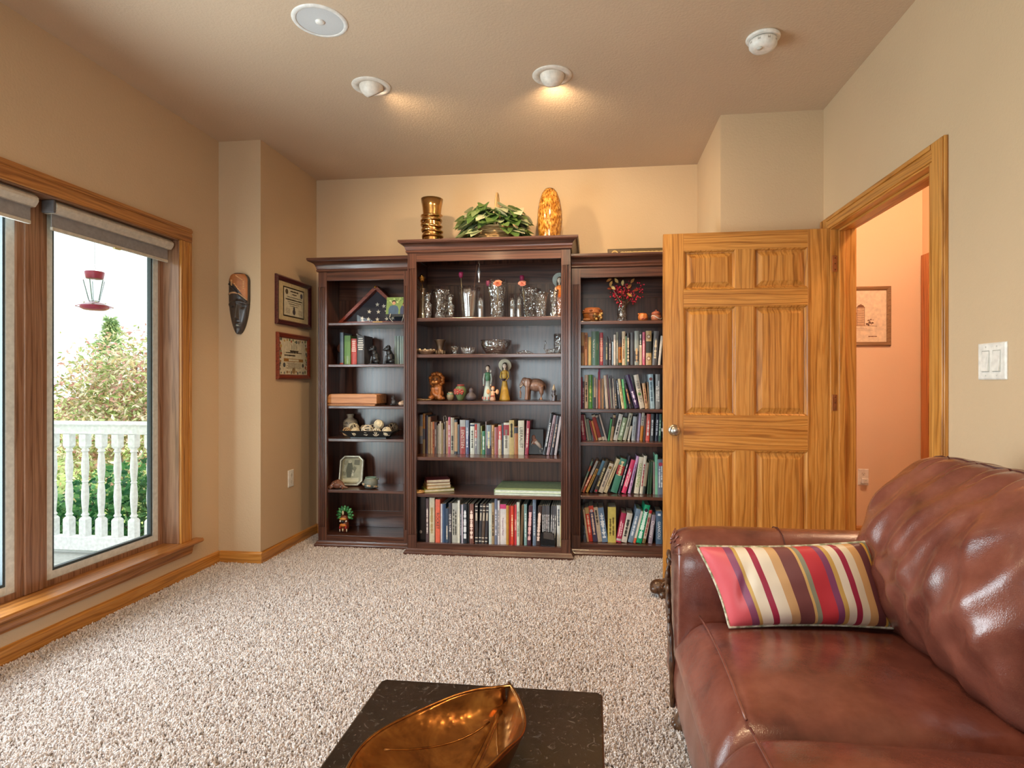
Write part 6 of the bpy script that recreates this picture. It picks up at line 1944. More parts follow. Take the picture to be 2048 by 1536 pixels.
# --- low shelf: stacked books, wooden ring, green folders
def flat_book(label, x, y, z, w, d, h, rz, c, page='#d9ccb0', grp='books stacked flat'):
    s = thing('book', label, 'book', (x, y, z), rz, grp)
    M().box(-w / 2, w / 2, -d / 2, d / 2, 0, .0025).box(-w / 2, w / 2, -d / 2, d / 2, h - .0025, h).box(-w / 2, -w / 2 + .003, -d / 2, d / 2, 0, h).build('cover', cover_mat(c), s)
    M().box(-w / 2 + .003, w / 2 - .003, -d / 2 + .003, d / 2 - .003, .0026, h - .0026).build('pages', plain(page, .8), s)
    return s
sz = Z5
for lab, w, d, h, rz, c, dx in (('wide olive-yellow book at the bottom of the flat stack', .21, .155, .02, 24, '#8a8a34', 0.), ('tan book second from the bottom of the flat stack', .17, .14, .022, 27, '#a8763c', -.006),
                                ('cream book third in the flat stack', .165, .135, .018, 24, '#b59a6a', -.004), ('maroon book on top of the flat stack', .165, .13, .022, 22, '#6a2028', -.004)):
    flat_book(lab, -1.098 + dx, 4.04, sz, w, d, h, radians(rz), c); sz += h + .0005
s = thing('wooden_disc', 'flat pale wooden ring at the left shelf edge', 'ring', (-1.205, 3.93, Z5))
M().lathe([(.012, 0), (.04, 0), (.043, .004), (.042, .009), (.036, .012), (.016, .012), (.012, .008), (.012, 0)], 32, cap0=False, cap1=False).build('ring', wood('pale_wood', '#a8763c', '#c99a5c', '#ddb67c', 0, ring=3), s, smooth=True)
M().lathe([(0, .002), (.012, .002), (.012, .007), (0, .008)], 20).build('centre', plain('#b5844c', .5), s)
GREENF = plain('#a8c09a', .55)
for lab, z, h, c, dx in (('lower pale grey-green flat folder on the low shelf', Z5, .014, '#b9c4b8', .0), ('upper sage green flat folder on the low shelf', Z5 + .0145, .022, '#9fb88f', .0)):
    s = thing('flat_folder', lab, 'folder', (-.432 + dx, 4.06, z), 0, 'flat green folders')
    M().box(-.238, .238, -.16, .2, 0, .003).box(-.238, .238, -.16, .2, h - .003, h).box(-.238, -.234, -.16, .2, 0, h).build('cover', plain(c, .55), s, bevel=.001)
    M().box(-.232, .236, -.156, .196, .0031, h - .0031).build('sheets', plain('#dfe6da', .8), s)
# metal bookend in front of the thin volumes
s = thing('metal_bookend', 'black metal bookend in front of the thin volumes', 'bookend', (-.30, 3.8925, .0716))
m = M()
out = [(-.055, 0), (-.055, .085), (-.045, .1), (-.03, .108), (.02, .1), (.036, .09), (.04, .075), (.04, 0)]
m.prism(out, 0, .002, 1); m.build('upright', plain('#23262a', .25, .5), s)
M().box(-.05, .036, .002, .032, 0, .0015).build('foot_plate', plain('#23262a', .25, .5), s)
m = M(); m.prism([(-.035, .06), (-.035, .1), (-.02, .104), (.02, .096), (.034, .085), (.034, .05)], -.0006, .0, 1); m.build('painted_shine', plain('#7a7c80', .18, .9), s)  # paler patch on the upright, the metal's shine put into its colour

# --- on top of the middle bookcase
ZT = 2.1345
s = thing('gold_ringed_vase', 'metallic gold vase with twisted rings on top of the bookcase', 'vase', (-1.143, 4.05, ZT))
GOLDV = plain('#cfa468', .18, 1.0)
vessel([(.062, 0), (.06, .03), (.062, .1), (.06, .18), (.062, .22), (.068, .28), (.078, .338)], .003, 36).build('body', GOLDV, s, smooth=True)
for k in range(6):
    z = .03 + k * .038; tl_ = brnd.uniform(-.12, .12)
    pts = [((.068 + .005 * sin(3 * a + k)) * cos(a), (.068 + .005 * sin(3 * a + k)) * sin(a), z + tl_ * .068 * cos(a + k) + .004 * sin(2 * a)) for a in [2 * pi * q / 30 for q in range(30)]]
    M().tube(pts, .009, 8, closed=True).build('ring', GOLDV, s, smooth=True)
bk = thing('ivy_basket', 'wicker basket overflowing with variegated ivy on top of the bookcase', 'basket plant', (-.69, 4.03, ZT))
WICK = plain('#b5905f', .7)
for k in range(9):
    z = .008 + k * .0125; r = .105 + .0022 * k
    pts = [((r + .004 * sin(14 * a + k * pi)) * cos(a) * 1.12, (r + .004 * sin(14 * a + k * pi)) * sin(a) * .85, z) for a in [2 * pi * q / 56 for q in range(56)]]
    M().tube(pts, .0066, 6, closed=True).build('weave_course', plain(('#b5905f', '#a07c4c', '#c9a878')[k % 3], .7), bk, smooth=True)
M().lathe([(0, .002), (.1, .002), (.1, .01), (0, .01)], 24, sx=1.12, sy=.85).build('basket_floor', WICK, bk)
M().lathe([(0, .1), (.112, .1), (.112, .105), (0, .112)], 24, sx=1.1, sy=.83).build('moss', plain('#4a5030', .9), bk)
pts = [(.0, .09 * cos(a), .1 + .25 * sin(a)) for a in [pi * q / 22 for q in range(23)]]
pts = [(.02, .085 * cos(a), .1 + .255 * sin(a)) for a in [pi * q / 22 for q in range(23)]]
M().tube(pts, .0085, 8).build('handle', plain('#b59468', .7), bk, smooth=True)
IVY = [leaf_mat(c) for c in ('#6f8a4c', '#93a872', '#b9c49c', '#5f7f44', '#cfd2b4')]
def ivy_leaf():
    """pointed heart-shaped leaf along +x, folded along its midrib"""
    m = M()
    out = [(0, 0), (-.06, .3), (.12, .46), (.42, .4), (.75, .2), (1, 0)]
    for sg in (1, -1):
        vs = [(x, sg * y, .12 * y - .12 * x * x) for x, y in out] + [(.3, 0, -.02), (.62, 0, -.06)]
        fs = [(0, 1, 2, 6), (6, 2, 3), (6, 3, 4, 7), (7, 4, 5)]
        m.add(vs, fs if sg > 0 else [f[::-1] for f in fs])
    return m
ivm = []
for mt in IVY:
    o = ivy_leaf().build('ivy_leaf', mt, bk, smooth=True); ivm.append(o.data); bpy.data.objects.remove(o)
irnd = random.Random(21)
for k in range(250):
    a = irnd.uniform(0, 2 * pi); el_ = irnd.uniform(-.35, 1.35)
    R_ = .115 + .075 * irnd.random()
    p = Vector((R_ * 1.28 * cos(a) * cos(el_ * .8), R_ * .85 * sin(a) * cos(el_ * .8), .125 + .125 * sin(el_) + irnd.uniform(-.03, .02)))
    if el_ < 0: p = Vector((.205 * cos(a), .13 * sin(a), .085 + .16 * el_ * irnd.random()))
    p.z = max(p.z, .03)
    if abs(p.x) < .09 and p.y < -.06 and p.z < .12: continue
    o = bpy.data.objects.new('ivy_leaf', ivm[irnd.randrange(5)]); COL.objects.link(o); o.parent = bk
    o.location = p
    d = Vector((p.x, p.y - .06, (p.z - .16) * .5 - .05)).normalized()
    o.rotation_euler = (irnd.uniform(-.5, .5), irnd.uniform(.1, .75), atan2(d.y, d.x) + irnd.uniform(-.5, .5))
    sc_ = irnd.uniform(.07, .112); o.scale = (sc_, sc_, sc_)
for k in range(14):
    a = irnd.uniform(0, 2 * pi)
    M().tube([(.05 * cos(a), .04 * sin(a), .1), (.13 * cos(a), .09 * sin(a), .17), (.2 * cos(a), .13 * sin(a), .08)], .0022, 5).build('vine_stem', plain('#6a7a44', .6), bk)
s = thing('amber_vase', 'tall egg-shaped amber mottled glass vase on top of the bookcase', 'vase', (-.305, 4.05, ZT))
t = NT('mottled_amber')
v = t.coords((1, 1, .45))
vo = t.n('ShaderNodeTexVoronoi'); vo.inputs['Scale'].default_value = 85; t.l(v, vo.inputs['Vector'])
nz = t.noise(v, 55, 3, .6, 1.2)
t.base(t.mix(.5, t.ramp(vo.outputs[0], [(.15, '#4a2208'), (.5, '#a8661c'), (.8, '#e0a848')]), t.ramp(nz, [(.38, '#3a1a06'), (.5, '#b06c1c'), (.66, '#f0c874')])))
AMBM = t.p(.12, 0, .6, .6, .05)
vessel([(.062, 0), (.072, .03), (.082, .09), (.087, .16), (.084, .23), (.072, .3), (.054, .35), (.036, .374), (.03, .377)], .004, 36).build('body', AMBM, s, smooth=True)
M().lathe([(.026, .376), (.03, .379), (.034, .376)], 28, cap0=False, cap1=False).build('lip', plain('#6a3c10', .15, 0, .5), s, smooth=True)
s = thing('plaque_sign', 'dark plaque with gold emblem lying on the right bookcase', 'plaque', (.33, 4.17, 2.0325), rot=(radians(-6), 0, 0))
M().box(-.235, .235, -.006, .006, .0, .082).build('board', plain('#4a3820', .4), s, bevel=.002)
M().box(-.225, .225, -.0072, -.0062, .006, .074).build('inset', plain('#5f4a26', .45), s)
disc(s, 'emblem', -.185, .046, .024, plain('#c9a860', .4), -.008); disc(s, 'emblem_centre', -.185, .046, .016, plain('#7a6234', .4), -.0086)
line(s, 'text_line', -.145, .215, .055, .011, plain('#d0b478', .5), -.0078); line(s, 'text_line', -.12, .2, .03, .008, plain('#c0a468', .5), -.0078)

# --- right bookcase, top shelf
Z1R = 1.5895
s = thing('carved_casket', 'carved brown keepsake box with fruit and flowers', 'box', (-.012, 4.08, Z1R))
M().lathe([(0, 0), (.045, 0), (.052, .012), (.06, .03), (.066, .05), (.066, .056), (0, .056)], 28, sy=.8).build('bowl', TERRA, s, smooth=True)
M().lathe([(.069, .057), (.07, .066), (.064, .084), (.05, .098), (0, .104)], 28, sy=.8, cap0=True).build('lid', plain('#b06a3c', .4), s, smooth=True)
for k in range(7):
    M().ell((.062 * cos(k * .9 - 2.6), .05 * sin(k * .9 - 2.6) - .004, .076), (.012, .006, .009), 8, 6).build('carved_band', plain('#8a4a28', .4), s, smooth=True)
for k in range(18):
    M().ell((.04 + irnd.uniform(-.03, .035), -.06 + irnd.uniform(-.012, .012), .024 + irnd.uniform(-.012, .03)), irnd.uniform(.006, .011), 8, 6).build('carved_fruit', plain(irnd.choice(['#a8804c', '#7a6a48', '#c9a05c', '#6a5030']), .5), s, smooth=True)
M().ell((-.035, -.055, .012), (.03, .018, .012), 12, 8).build('carved_leaf', plain('#a0683c', .5), s, smooth=True)
glass_vase('crystal_vase', 'round crystal vase holding the red berries', .192, 4.1, Z1R, [(.034, 0), (.034, .02), (.03, .08), (.031, .14)], CRYST, .004, 30, flute(12, .03), 'vase', 'vases on the right bookcase')
br = thing('berry_bouquet', 'bouquet of red berries and autumn leaves in the crystal vase', 'bouquet', (.195, 4.1, Z1R + .02))
bmats = [plain(c, .25, 0, .4) for c in ('#b0182c', '#d0283c', '#8a1024')]
bm0 = None
ball = [M().ell((0, 0, 0), 1.0, 10, 7).build('berry', mt, br, smooth=True) for mt in bmats]
bdat = [o.data for o in ball]
for o in ball: bpy.data.objects.remove(o)
for k in range(26):
    a = irnd.uniform(0, 2 * pi); q = irnd.uniform(.1, 1)
    tp = Vector((.085 * q * cos(a) + .01, .06 * q * sin(a) - .01, .155 + .085 * irnd.random() - .03 * q))
    if k in (0, 1, 2): tp = Vector((.1 + .012 * k, -.02, .16 + .03 * k))
    if k in (3,): tp = Vector((-.012, -.05, .10))
    M().tube([(0, 0, .02), (tp.x * .4, tp.y * .4, tp.z * .75), tp], .0013, 4).build('twig', plain('#4a3a24', .7), br)
    for _ in range(9):
        o = bpy.data.objects.new('berry', bdat[irnd.randrange(3)]); COL.objects.link(o); o.parent = br
        o.location = tp + Vector((irnd.gauss(0, .014), irnd.gauss(0, .012), irnd.gauss(0, .013)))
        r = irnd.uniform(.0042, .0062); o.scale = (r, r, r)
lvm = [leaf_mat(c) for c in ('#b5743c', '#c99a54', '#8a3a24', '#d8b878')]
for k, (dx, dz, an) in enumerate(((-.11, .255, .4), (-.085, .222, 1.2), (-.105, .205, .1), (.0, .225, 1.5), (.032, .205, .8), (.03, .17, -.6), (.0, .165, 2.0), (-.05, .2, 2.4), (.055, .24, .9), (-.03, .245, 2.2), (.07, .19, .2))):
    o = M().grid(lambda u, v_: (.04 * v_, .0105 * (2 * u - 1) * sin(pi * min(1, .06 + v_ * .92)), .003 * sin(3 * v_) + .002 * abs(2 * u - 1)), 5, 9).build('leaf', lvm[k % 4], br, smooth=True)
    o.location = (dx, -.045, dz); o.rotation_euler = (radians(70), -an, irnd.uniform(-.3, .3))
M().tube([(0, 0, .1), (-.05, -.02, .18), (-.09, -.035, .235)], .0016, 5).build('long_twig', plain('#a89a84', .6), br)
s = thing('pumpkin_pitcher', 'small orange pumpkin-shaped creamer with curled handle', 'pitcher', (.333, 4.07, Z1R))
M().lathe([(0, 0), (.018, 0), (.03, .012), (.033, .03), (.028, .048), (.02, .056), (.018, .055), (.0, .05)], 32, wob=lambda t, z: 1 + .04 * cos(8 * t)).build('body', plain('#c9763c', .4), s, smooth=True)
M().tube([(.028, 0, .02), (.048, 0, .02), (.056, 0, .036), (.046, 0, .05), (.036, 0, .046)], .0038, 8).build('handle', plain('#4a3428', .4), s, smooth=True)
M().ell((-.026, -.004, .052), (.01, .008, .006), 10, 7).build('spout', plain('#c9763c', .4), s, smooth=True)
for k in range(4): M().ell((-.012 + .008 * k, -.031, .012 + .004 * (k % 2)), (.005, .003, .005), 8, 6).build('painted_leaf', plain('#a84a34', .5), s, smooth=True)
s = thing('lidded_jar', 'small reddish lidded jar beside the door edge', 'jar', (.422, 4.08, Z1R))
M().lathe([(0, 0), (.024, 0), (.034, .014), (.036, .034), (.03, .046), (0, .046)], 28).build('body', plain('#b06a4a', .4), s, smooth=True)
M().lathe([(.033, .047), (.028, .062), (.012, .07), (0, .071)], 28, cap0=True).build('lid', plain('#a85a40', .4), s, smooth=True)
M().ell((0, 0, .075), .006, 10, 7).build('knob', plain('#8a4a34', .4), s, smooth=True)
M().tube([(.035 * cos(a), .035 * sin(a) , .026 + .012 * sin(2 * a)) for a in [2 * pi * q / 24 for q in range(24)]], .003, 6, closed=True).build('white_swirl', plain('#e0d8cc', .4), s, smooth=True)

# --- left bookcase
Z1L, Z2L, Z3L, Z4L, Z5L, Z6L = 1.5995, 1.3025, 1.0055, .7725, .4055, .076
fc = thing('flag_case', 'triangular wooden case holding a folded starred flag', 'flag case', (-1.60, 4.205, Z1L))
CHW = wood('cherry_case', '#4a1a14', '#7a3324', '#96452e', 0, ring=1.5, rough=.3, coat=.4)
aw, ah = .31, .292
tri = lambda o: [(-aw + o * 2.35, o), (aw - o * 2.35, o), (.0, ah - o * 1.45)]
T0, T1 = tri(0), tri(.024)
for i in range(3):
    j = (i + 1) % 3
    m = M(); m.prism([T0[i], T0[j], T1[j], T1[i]], -.05, .05, 1); m.build('case_side', CHW, fc, bevel=.002)
m = M(); m.prism(tri(.02), .03, .045, 1); m.build('case_back', CHW, fc)
m = M(); m.prism(tri(.0245), -.012, .028, 1); m.build('folded_flag', plain('#2c2c3a', .8), fc, bevel=.006, seg=3)
for x_, z_ in ((-.118, .052), (-.07, .045), (.0, .042), (.072, .045), (.118, .05), (-.062, .1), (.008, .098), (.072, .102), (-.0, .152), (.05, .14), (-.115, .03), (.01, .19)):
    m = M(); P = []
    for k in range(10):
        r = .017 if k % 2 == 0 else .0068; a = pi / 2 + pi * k / 5 + x_ * 3
        P.append((x_ + r * cos(a), z_ + r * sin(a)))
    if z_ > .16 or abs(x_) > .16: continue
    m.prism(P, -.0138, -.0122, 1); m.build('star', plain('#e8e2d4', .7), fc)
m = M(); m.prism([T1[0], T1[1], T1[2]], -.0415, -.04, 1); m.build('glass', CLEAR, fc)
M().box(-.02, .052, -.0525, -.05, .004, .022).build('brass_plate', plain('#c9a060', .35, .6), fc)
M().lathe([(0, 0), (.009, 0), (.008, .012), (0, .014)], 14).build('apex_knob', BRASS, fc, loc=(0, -.052, ah - .016), rot=RX90, smooth=True)
ph = thing('family_photo', 'colour photo of a couple outdoors on a white wire easel', 'photograph', (-1.40, 4.055, Z1L + .016), rot=(radians(-10), 0, 0))
M().box(-.088, .088, 0, .003, .03, .175).build('print', plain('#7f9a5a', .4), ph)
for k in range(26): disc(ph, 'leafy_spot', brnd.uniform(-.084, .084), brnd.uniform(.125, .172), brnd.uniform(.004, .009), plain(brnd.choice(['#a8c078', '#5f8048', '#c2d09a']), .5), -.0006, 1, 8, .0004)
def person_print(x, top, c, hair, w):
    m = M(); m.prism([(x - w, .032), (x + w, .032), (x + w * 1.05, .085), (x + w * .75, .108), (x + w * .25, .114), (x - w * .25, .114), (x - w * .75, .108), (x - w * 1.05, .085)], -.0016, -.001, 1); m.build('printed_shirt', plain(c, .5), ph)
    disc(ph, 'printed_hair', x, top + .004, .0155, plain(hair, .5), -.0016); disc(ph, 'printed_face', x, top - .003, .0125, plain('#c99a7c', .5), -.0022)
person_print(-.032, .133, '#4a6480', '#2a211c', .036); person_print(.048, .118, '#3f4a6a', '#5a3424', .03)
M().box(-.088, .088, -.0024, -.001, .030, .048).build('printed_shadow', plain('#2c3038', .5), ph)
for sx_ in (-.05, .05): M().tube([(sx_, -.01, .05), (sx_, -.02, .02), (sx_, -.024, .012), (sx_ * .6, .01, -.014), (sx_ * .5, .07, -.001)], .0028, 6).build('easel_wire', plain('#d8d4c8', .3), ph, smooth=True)
s = thing('bronze_medallion', 'round bronze medallion leaning behind the blue book', 'medallion', (-1.888, 4.2, Z2L + .005), rot=(radians(-8), 0, 0))
M().lathe([(0, 0), (.034, 0), (.036, .003), (.034, .006), (0, .006)], 28).build('disc', plain('#8a5440', .4, .3), s, loc=(0, .0, .125), rot=RX90, smooth=True)
M().box(-.03, .03, .002, .03, 0, .09).build('dark_stand', plain('#1f1820', .5), s)
s = thing('silver_frog', 'small silver figure sitting on the books', 'figurine', (-1.708, 4.12, 1.496))
m = M(); m.ell((0, 0, .014), (.018, .014, .014), 12, 8).ell((-.012, -.006, .026), (.011, .01, .01), 10, 7).ell((.014, -.004, .012), (.012, .01, .01), 10, 7)
m.build('body', plain('#8a8c8a', .3, .5), s, remesh=.0025)
M().ell((-.016, -.014, .03), (.003, .003, .003), 8, 6).build('eye', plain('#d8d8d0', .3), s, smooth=True)
def dog(label, x, y, z, face):
    """black sitting dog bookend figure; face = +1 looks right, -1 looks left"""
    s = thing('dog_bookend', label, 'figurine', (x, y, z), group='black dog figures')
    f = face
    m = M(); m.ell((f * -.008, 0, .045), (.03, .026, .045), 14, 10).ell((f * .0, -.006, .082), (.022, .022, .026), 12, 9).ell((f * .008, -.014, .112), (.023, .021, .022), 12, 9).ell((f * .026, -.022, .104), (.016, .012, .011), 10, 7)
    for yy in (-.018, .014): m.tube([(f * .014, yy, .06), (f * .02, yy - .004, .025), (f * .022, yy - .006, .004)], [.012, .009, .01], 8)
    m.ell((f * -.02, -.02, .021), (.024, .016, .018), 10, 7)
    m.build('body', plain('#1e1e22', .28, 0, .4), s, remesh=.0032)
    for yy in (-.024, .006): M().ell((f * -.002, yy - .006, .122), (.008, .006, .017), 9, 7, Matrix.Rotation(.4 * f, 3, 'Y')).build('ear', plain('#18181c', .3), s, smooth=True)
    M().ell((f * .041, -.024, .107), (.004, .004, .0035), 8, 6).build('nose', plain('#3a3a40', .2), s, smooth=True)
    M().ell((f * .017, -.034, .117), (.0026, .002, .0026), 8, 6).build('eye', plain('#8a8a8a', .2), s, smooth=True)
    M().box(-.036, .036, -.034, .03, 0, .006).build('plinth', plain('#202024', .3), s, bevel=.002)
dog('black dog figure beside the charcoal book', -1.572, 4.07, Z2L, -1)
dog('black dog figure beside the grey-green volumes', -1.462, 4.07, Z2L, -1)
s = thing('wooden_book_box', 'large tan wooden box shaped like a book', 'box', (-1.722, 4.118, Z3L))
BOXW = wood('tan_box_wood', '#9a5c30', '#c48450', '#d89c66', 0, ring=1.2, rough=.4)
m = M(); m.prism([(-.178, .014), (-.186, .03), (-.186, .056), (-.174, .078), (-.158, .084), (.165, .084), (.183, .08), (.183, .014)], -.1, .1, 1); m.build('lid', BOXW, s, bevel=.002)
M().box(-.182, .172, -.105, .105, 0, .010).build('base_board', BOXW, s, bevel=.002)
M().box(-.176, .178, -.096, .096, .010, .0139).build('page_gap', plain('#6a3c20', .6), s)
s = thing('cat_figurine', 'small dark pewter cat looking up', 'figurine', (-1.437, 4.09, Z3L))
m = M(); m.ell((0, 0, .024), (.022, .017, .024), 12, 8).ell((-.006, -.004, .052), (.014, .013, .014), 10, 8).ell((.002, -.004, .06), (.009, .009, .008), 9, 7).tube([(.02, 0, .008), (.03, -.008, .012), (.028, -.014, .03)], [.005, .004, .003], 7).ell((-.014, -.014, .008), (.012, .008, .008), 9, 7)
m.build('body', plain('#4c4a4c', .35, .3), s, remesh=.0026)
for sx_ in (-1, 1): M().lathe([(.005, 0), (.003, .007), (0, .012)], 8).build('ear', plain('#454346', .35, .3), s, loc=(-.006 + sx_ * .008, -.002, .063), smooth=True)
s = thing('pale_pebble', 'pale pink stone at the right end of the shelf', 'stone', (-1.372, 4.06, Z3L))
M().ell((0, 0, .015), (.022, .018, .016), 14, 9).build('stone', plain('#d8b8a0', .5), s, smooth=True)
M().ell((.008, .006, .031), (.011, .01, .006), 10, 7).build('top_stone', plain('#c9a890', .5), s, smooth=True)
jr = thing('stoneware_jar', 'cream stoneware jar with black lettering', 'jar', (-1.815, 4.205, Z4L))
M().lathe([(0, 0), (.046, 0), (.052, .008), (.052, .1), (.046, .118), (.026, .132), (.022, .14), (.024, .15), (.028, .158), (.027, .164), (.018, .164), (.016, .15), (0, .148)], 32).build('body', plain('#b8a58c', .4), jr, smooth=True)
M().lathe([(.0525, .004), (.053, .02), (.0525, .034)], 32, cap0=False, cap1=False).build('brown_glaze', plain('#8a6a4c', .4), jr, smooth=True)
for k, (wd, sz_) in enumerate((('Life is', .026), ('better when', .0155), ('you', .016), ('Laugh', .018))):
    o = text_mesh('lettering', wd, sz_, plain('#2a241e', .6), jr, (0, 0, 0), (radians(90), 0, 0), .0003)
    zc = .098 - k * .021
    for vtx in o.data.vertices:                       # wrap the words round the jar
        a = vtx.co.x / .0535
        r = .0535 + vtx.co.z
        x_, y_ = r * sin(a), r * cos(a)
        vtx.co = (x_, vtx.co.y + zc, y_)
ty = thing('black_tray', 'black rectangular tray with sloping sides', 'tray', (-1.594, 4.05, Z4L))
m = M()
rr = lambda w, d, z: [(-w, -d, z), (w, -d, z), (w, d, z), (-w, d, z)]
m.rings([rr(.13, .05, 0), rr(.13, .05, .008), rr(.192, .085, .052), rr(.2, .09, .056), rr(.196, .087, .058), rr(.13, .05, .016)], True, True)
m.build('tray_body', plain('#24282a', .35), ty, bevel=.0015)
M().box(-.132, .132, -.052, .052, 0, .009).build('foot', plain('#3a4042', .35), ty)
def wicker_ball(label, x, y, z, r, c, solid_=None, n=9):
    s = thing('decor_ball', label, 'decor ball', (x, y, z), group='decorative balls in the black tray')
    if solid_: M().ell((0, 0, 0), r * .93, 20, 13).build('core', plain(solid_, .8), s, smooth=True)
    for k in range(n):
        ax_ = Vector((irnd.gauss(0, 1), irnd.gauss(0, 1), irnd.gauss(0, 1))).normalized()
        a_ = ax_.orthogonal().normalized(); b_ = ax_.cross(a_)
        off = irnd.uniform(-.4, .4); q = sqrt(1 - off * off)
        M().tube([r * (.97 * (q * (cos(t_) * a_ + sin(t_) * b_) + off * ax_)) for t_ in [2 * pi * w / 26 for w in range(26)]], r * .075, 5, closed=True).build('cane_loop', plain(c, .7), s, smooth=True)
    return s
zt = Z4L + .016
for args in (('openwork cream ball at the back left of the tray', -1.733, 4.075, zt + .052, .04, '#d8c8a8'), ('small tan cane ball at the front left', -1.757, 4.01, zt + .032, .030, '#c9a478', None, 11),
             ('smooth cream ball next to the tan cane ball', -1.69, 4.00, zt + .033, .031, '#d8ccb0', '#cfc0a0', 4), ('tiny tan ball in the middle behind', -1.662, 4.09, zt + .052, .024, '#c9b090', '#b89c78', 4),
             ('large openwork cream ball at front centre', -1.606, 4.01, zt + .042, .041, '#e2d6c0', None, 12), ('cream openwork ball behind the centre', -1.6, 4.105, zt + .048, .032, '#d0c0a4'),
             ('smooth ivory ball lying high on the others', -1.538, 4.055, zt + .081, .035, '#e0d6bc', '#d9ceb2', 5), ('small openwork ball front right of centre', -1.53, 3.995, zt + .032, .03, '#ddd0b8', None, 11),
             ('dark brown twig ball at the right rear', -1.44, 4.075, zt + .054, .041, '#5f5040', None, 13), ('smooth cream ball at the front right', -1.458, 4.0, zt + .035, .034, '#d9cfb8', '#cfc4a8', 4)):
    wicker_ball(*args)
of = thing('octagonal_photo_frame', 'octagonal silver photo frame with old sepia photograph', 'photo frame', (-1.787, 4.14, Z5L + .004), rot=(radians(-12), 0, radians(4)))
def octo(w, h, c): return [(-w + c, 0 + (0)), (w - c, 0), (w, c), (w, h - c), (w - c, h), (-w + c, h), (-w, h - c), (-w, c)]
def octring(w, h, c, o): return [(max(-w + o, min(w - o, x)), 0, 0) for x, z in octo(w, h, c)]
def oct3(o, y):
    w, h, c = .091 - o, .222 - 2 * o, .034 - o * .55
    return [(x, y, z + o) for x, z in octo(w, h, c)]
m = M(); m.rings([oct3(0, .006), oct3(0, -.006), oct3(.004, -.01), oct3(.01, -.009), oct3(.013, -.006), oct3(.019, -.008), oct3(.022, -.004)], True, False); m.build('frame', plain('#b9b4a0', .3, .6), of)
m = M(); m.rings([oct3(.0215, -.0035), oct3(.0215, -.003)], True, True); m.build('photo', plain('#b0a884', .5), of)
for pts, c in (([(-.03, .06), (.0, .06), (.012, .13), (.0, .17), (-.028, .165), (-.04, .11)], '#5f5a3c'), ([(-.005, .1), (.022, .09), (.04, .13), (.02, .145)], '#7a7452'), ([(.018, .155), (.06, .15), (.06, .19), (.02, .19)], '#6a6444'), ([(-.06, .03), (.06, .03), (.06, .06), (-.06, .052)], '#d0c8a4'), ([(-.065, .075), (-.04, .075), (-.04, .1), (-.065, .105)], '#8a8260'), ([(.0, .075), (.018, .07), (.02, .11), (.004, .12)], '#d8d0b0')):
    m = M(); m.prism(pts, -.0043, -.0037, 1); m.build('printed_shape', plain(c, .5), of)
disc(of, 'printed_head', -.012, .178, .013, plain('#c9c09c', .5), -.0044); disc(of, 'printed_shape', -.045, .17, .018, plain('#9a9270', .5), -.0042)
m = M(); m.rings([oct3(.021, -.0056), oct3(.021, -.0052)], True, True); m.build('glass', CLEAR, of)
M().tube([(0, .004, .16), (0, .07, .018)], .004, 6).build('easel_leg', plain('#8a8470', .4), of)
s = thing('lizard_figurine', 'brown carved coiled lizard figure in front of the photo frame', 'figurine', (-1.832, 4.03, Z5L))
LIZ = plain('#6a4230', .35, 0, .3)
m = M(); m.tube([(-.078, -.01, .008), (-.05, -.01, .016), (-.03, 0, .04), (.0, 0, .052), (.026, .0, .035), (.05, -.01, .014), (.078, -.006, .01)], [.008, .014, .018, .02, .018, .013, .006], 10).ell((-.0, -.01, .03), (.035, .024, .026), 12, 8)
m.tube([(-.03, -.01, .02), (-.05, -.03, .006)], .008, 7).tube([(.03, -.01, .02), (.05, -.03, .006)], .008, 7)
m.build('body', LIZ, s, remesh=.003)
for k in range(12): M().ell((-.03 + .006 * k, -.022, .034 + .016 * sin(k * .5)), (.005, .004, .005), 7, 5).build('scale', plain(('#a86c40', '#8a8a92', '#5a3424')[k % 3], .3), s, smooth=True)
M().ell((-.074, -.014, .014), (.003, .003, .003), 7, 5).build('eye', BLACKP, s)
s = thing('pebble_candle_holder', 'round candle holder covered with small pebbles', 'candle holder', (-1.611, 4.09, Z5L))
M().lathe([(0, .004), (.042, .004), (.05, .03), (.05, .05), (.04, .072), (.036, .074), (.034, .06), (0, .03)], 24).build('cup', plain('#7a8078', .5), s, smooth=True)
M().lathe([(.036, .073), (.04, .078), (.037, .08), (.033, .078)], 24, cap0=False, cap1=False).build('rim', plain('#8fb0a4', .35), s, smooth=True)
for k in range(58):
    a = 2.399 * k; z_ = .01 + .058 * ((k * .618) % 1); r = .048 + .006 * sin(pi * z_ / .075)
    M().ell((r * cos(a), r * sin(a), z_), (.009, .009, .0075), 7, 5).build('pebble', plain(('#d8cfc0', '#5f6a62', '#b89a78', '#8f958c', '#3f4642', '#cfae88')[k % 6], .4), s, smooth=True)
tk = thing('tiki_figurine', 'painted carved tiki figure with green feather headdress', 'figurine', (-1.81, 4.09, Z6L))
m = M(); m.ell((0, 0, .05), (.034, .028, .05), 16, 10).ell((0, -.004, .1), (.032, .026, .034), 14, 9)
m.build('body', plain('#6a2f18', .35, 0, .4), tk, remesh=.0035)
for ring_, (n_, r_, L_) in enumerate(((11, .03, .034), (9, .02, .03))):
    for k in range(n_):
        a = radians(-25 + 230 * k / (n_ - 1))
        M().ell((cos(a) * (r_ + .02), .008 - .008 * ring_, .128 + sin(a) * (r_ + .022)), (L_ * .55, .005, .0095), 9, 6, Matrix.Rotation(-a, 3, 'Y')).build('feather', plain(('#2f7a3c', '#5fa860')[(k + ring_) % 2], .4, 0, .3), tk, smooth=True)
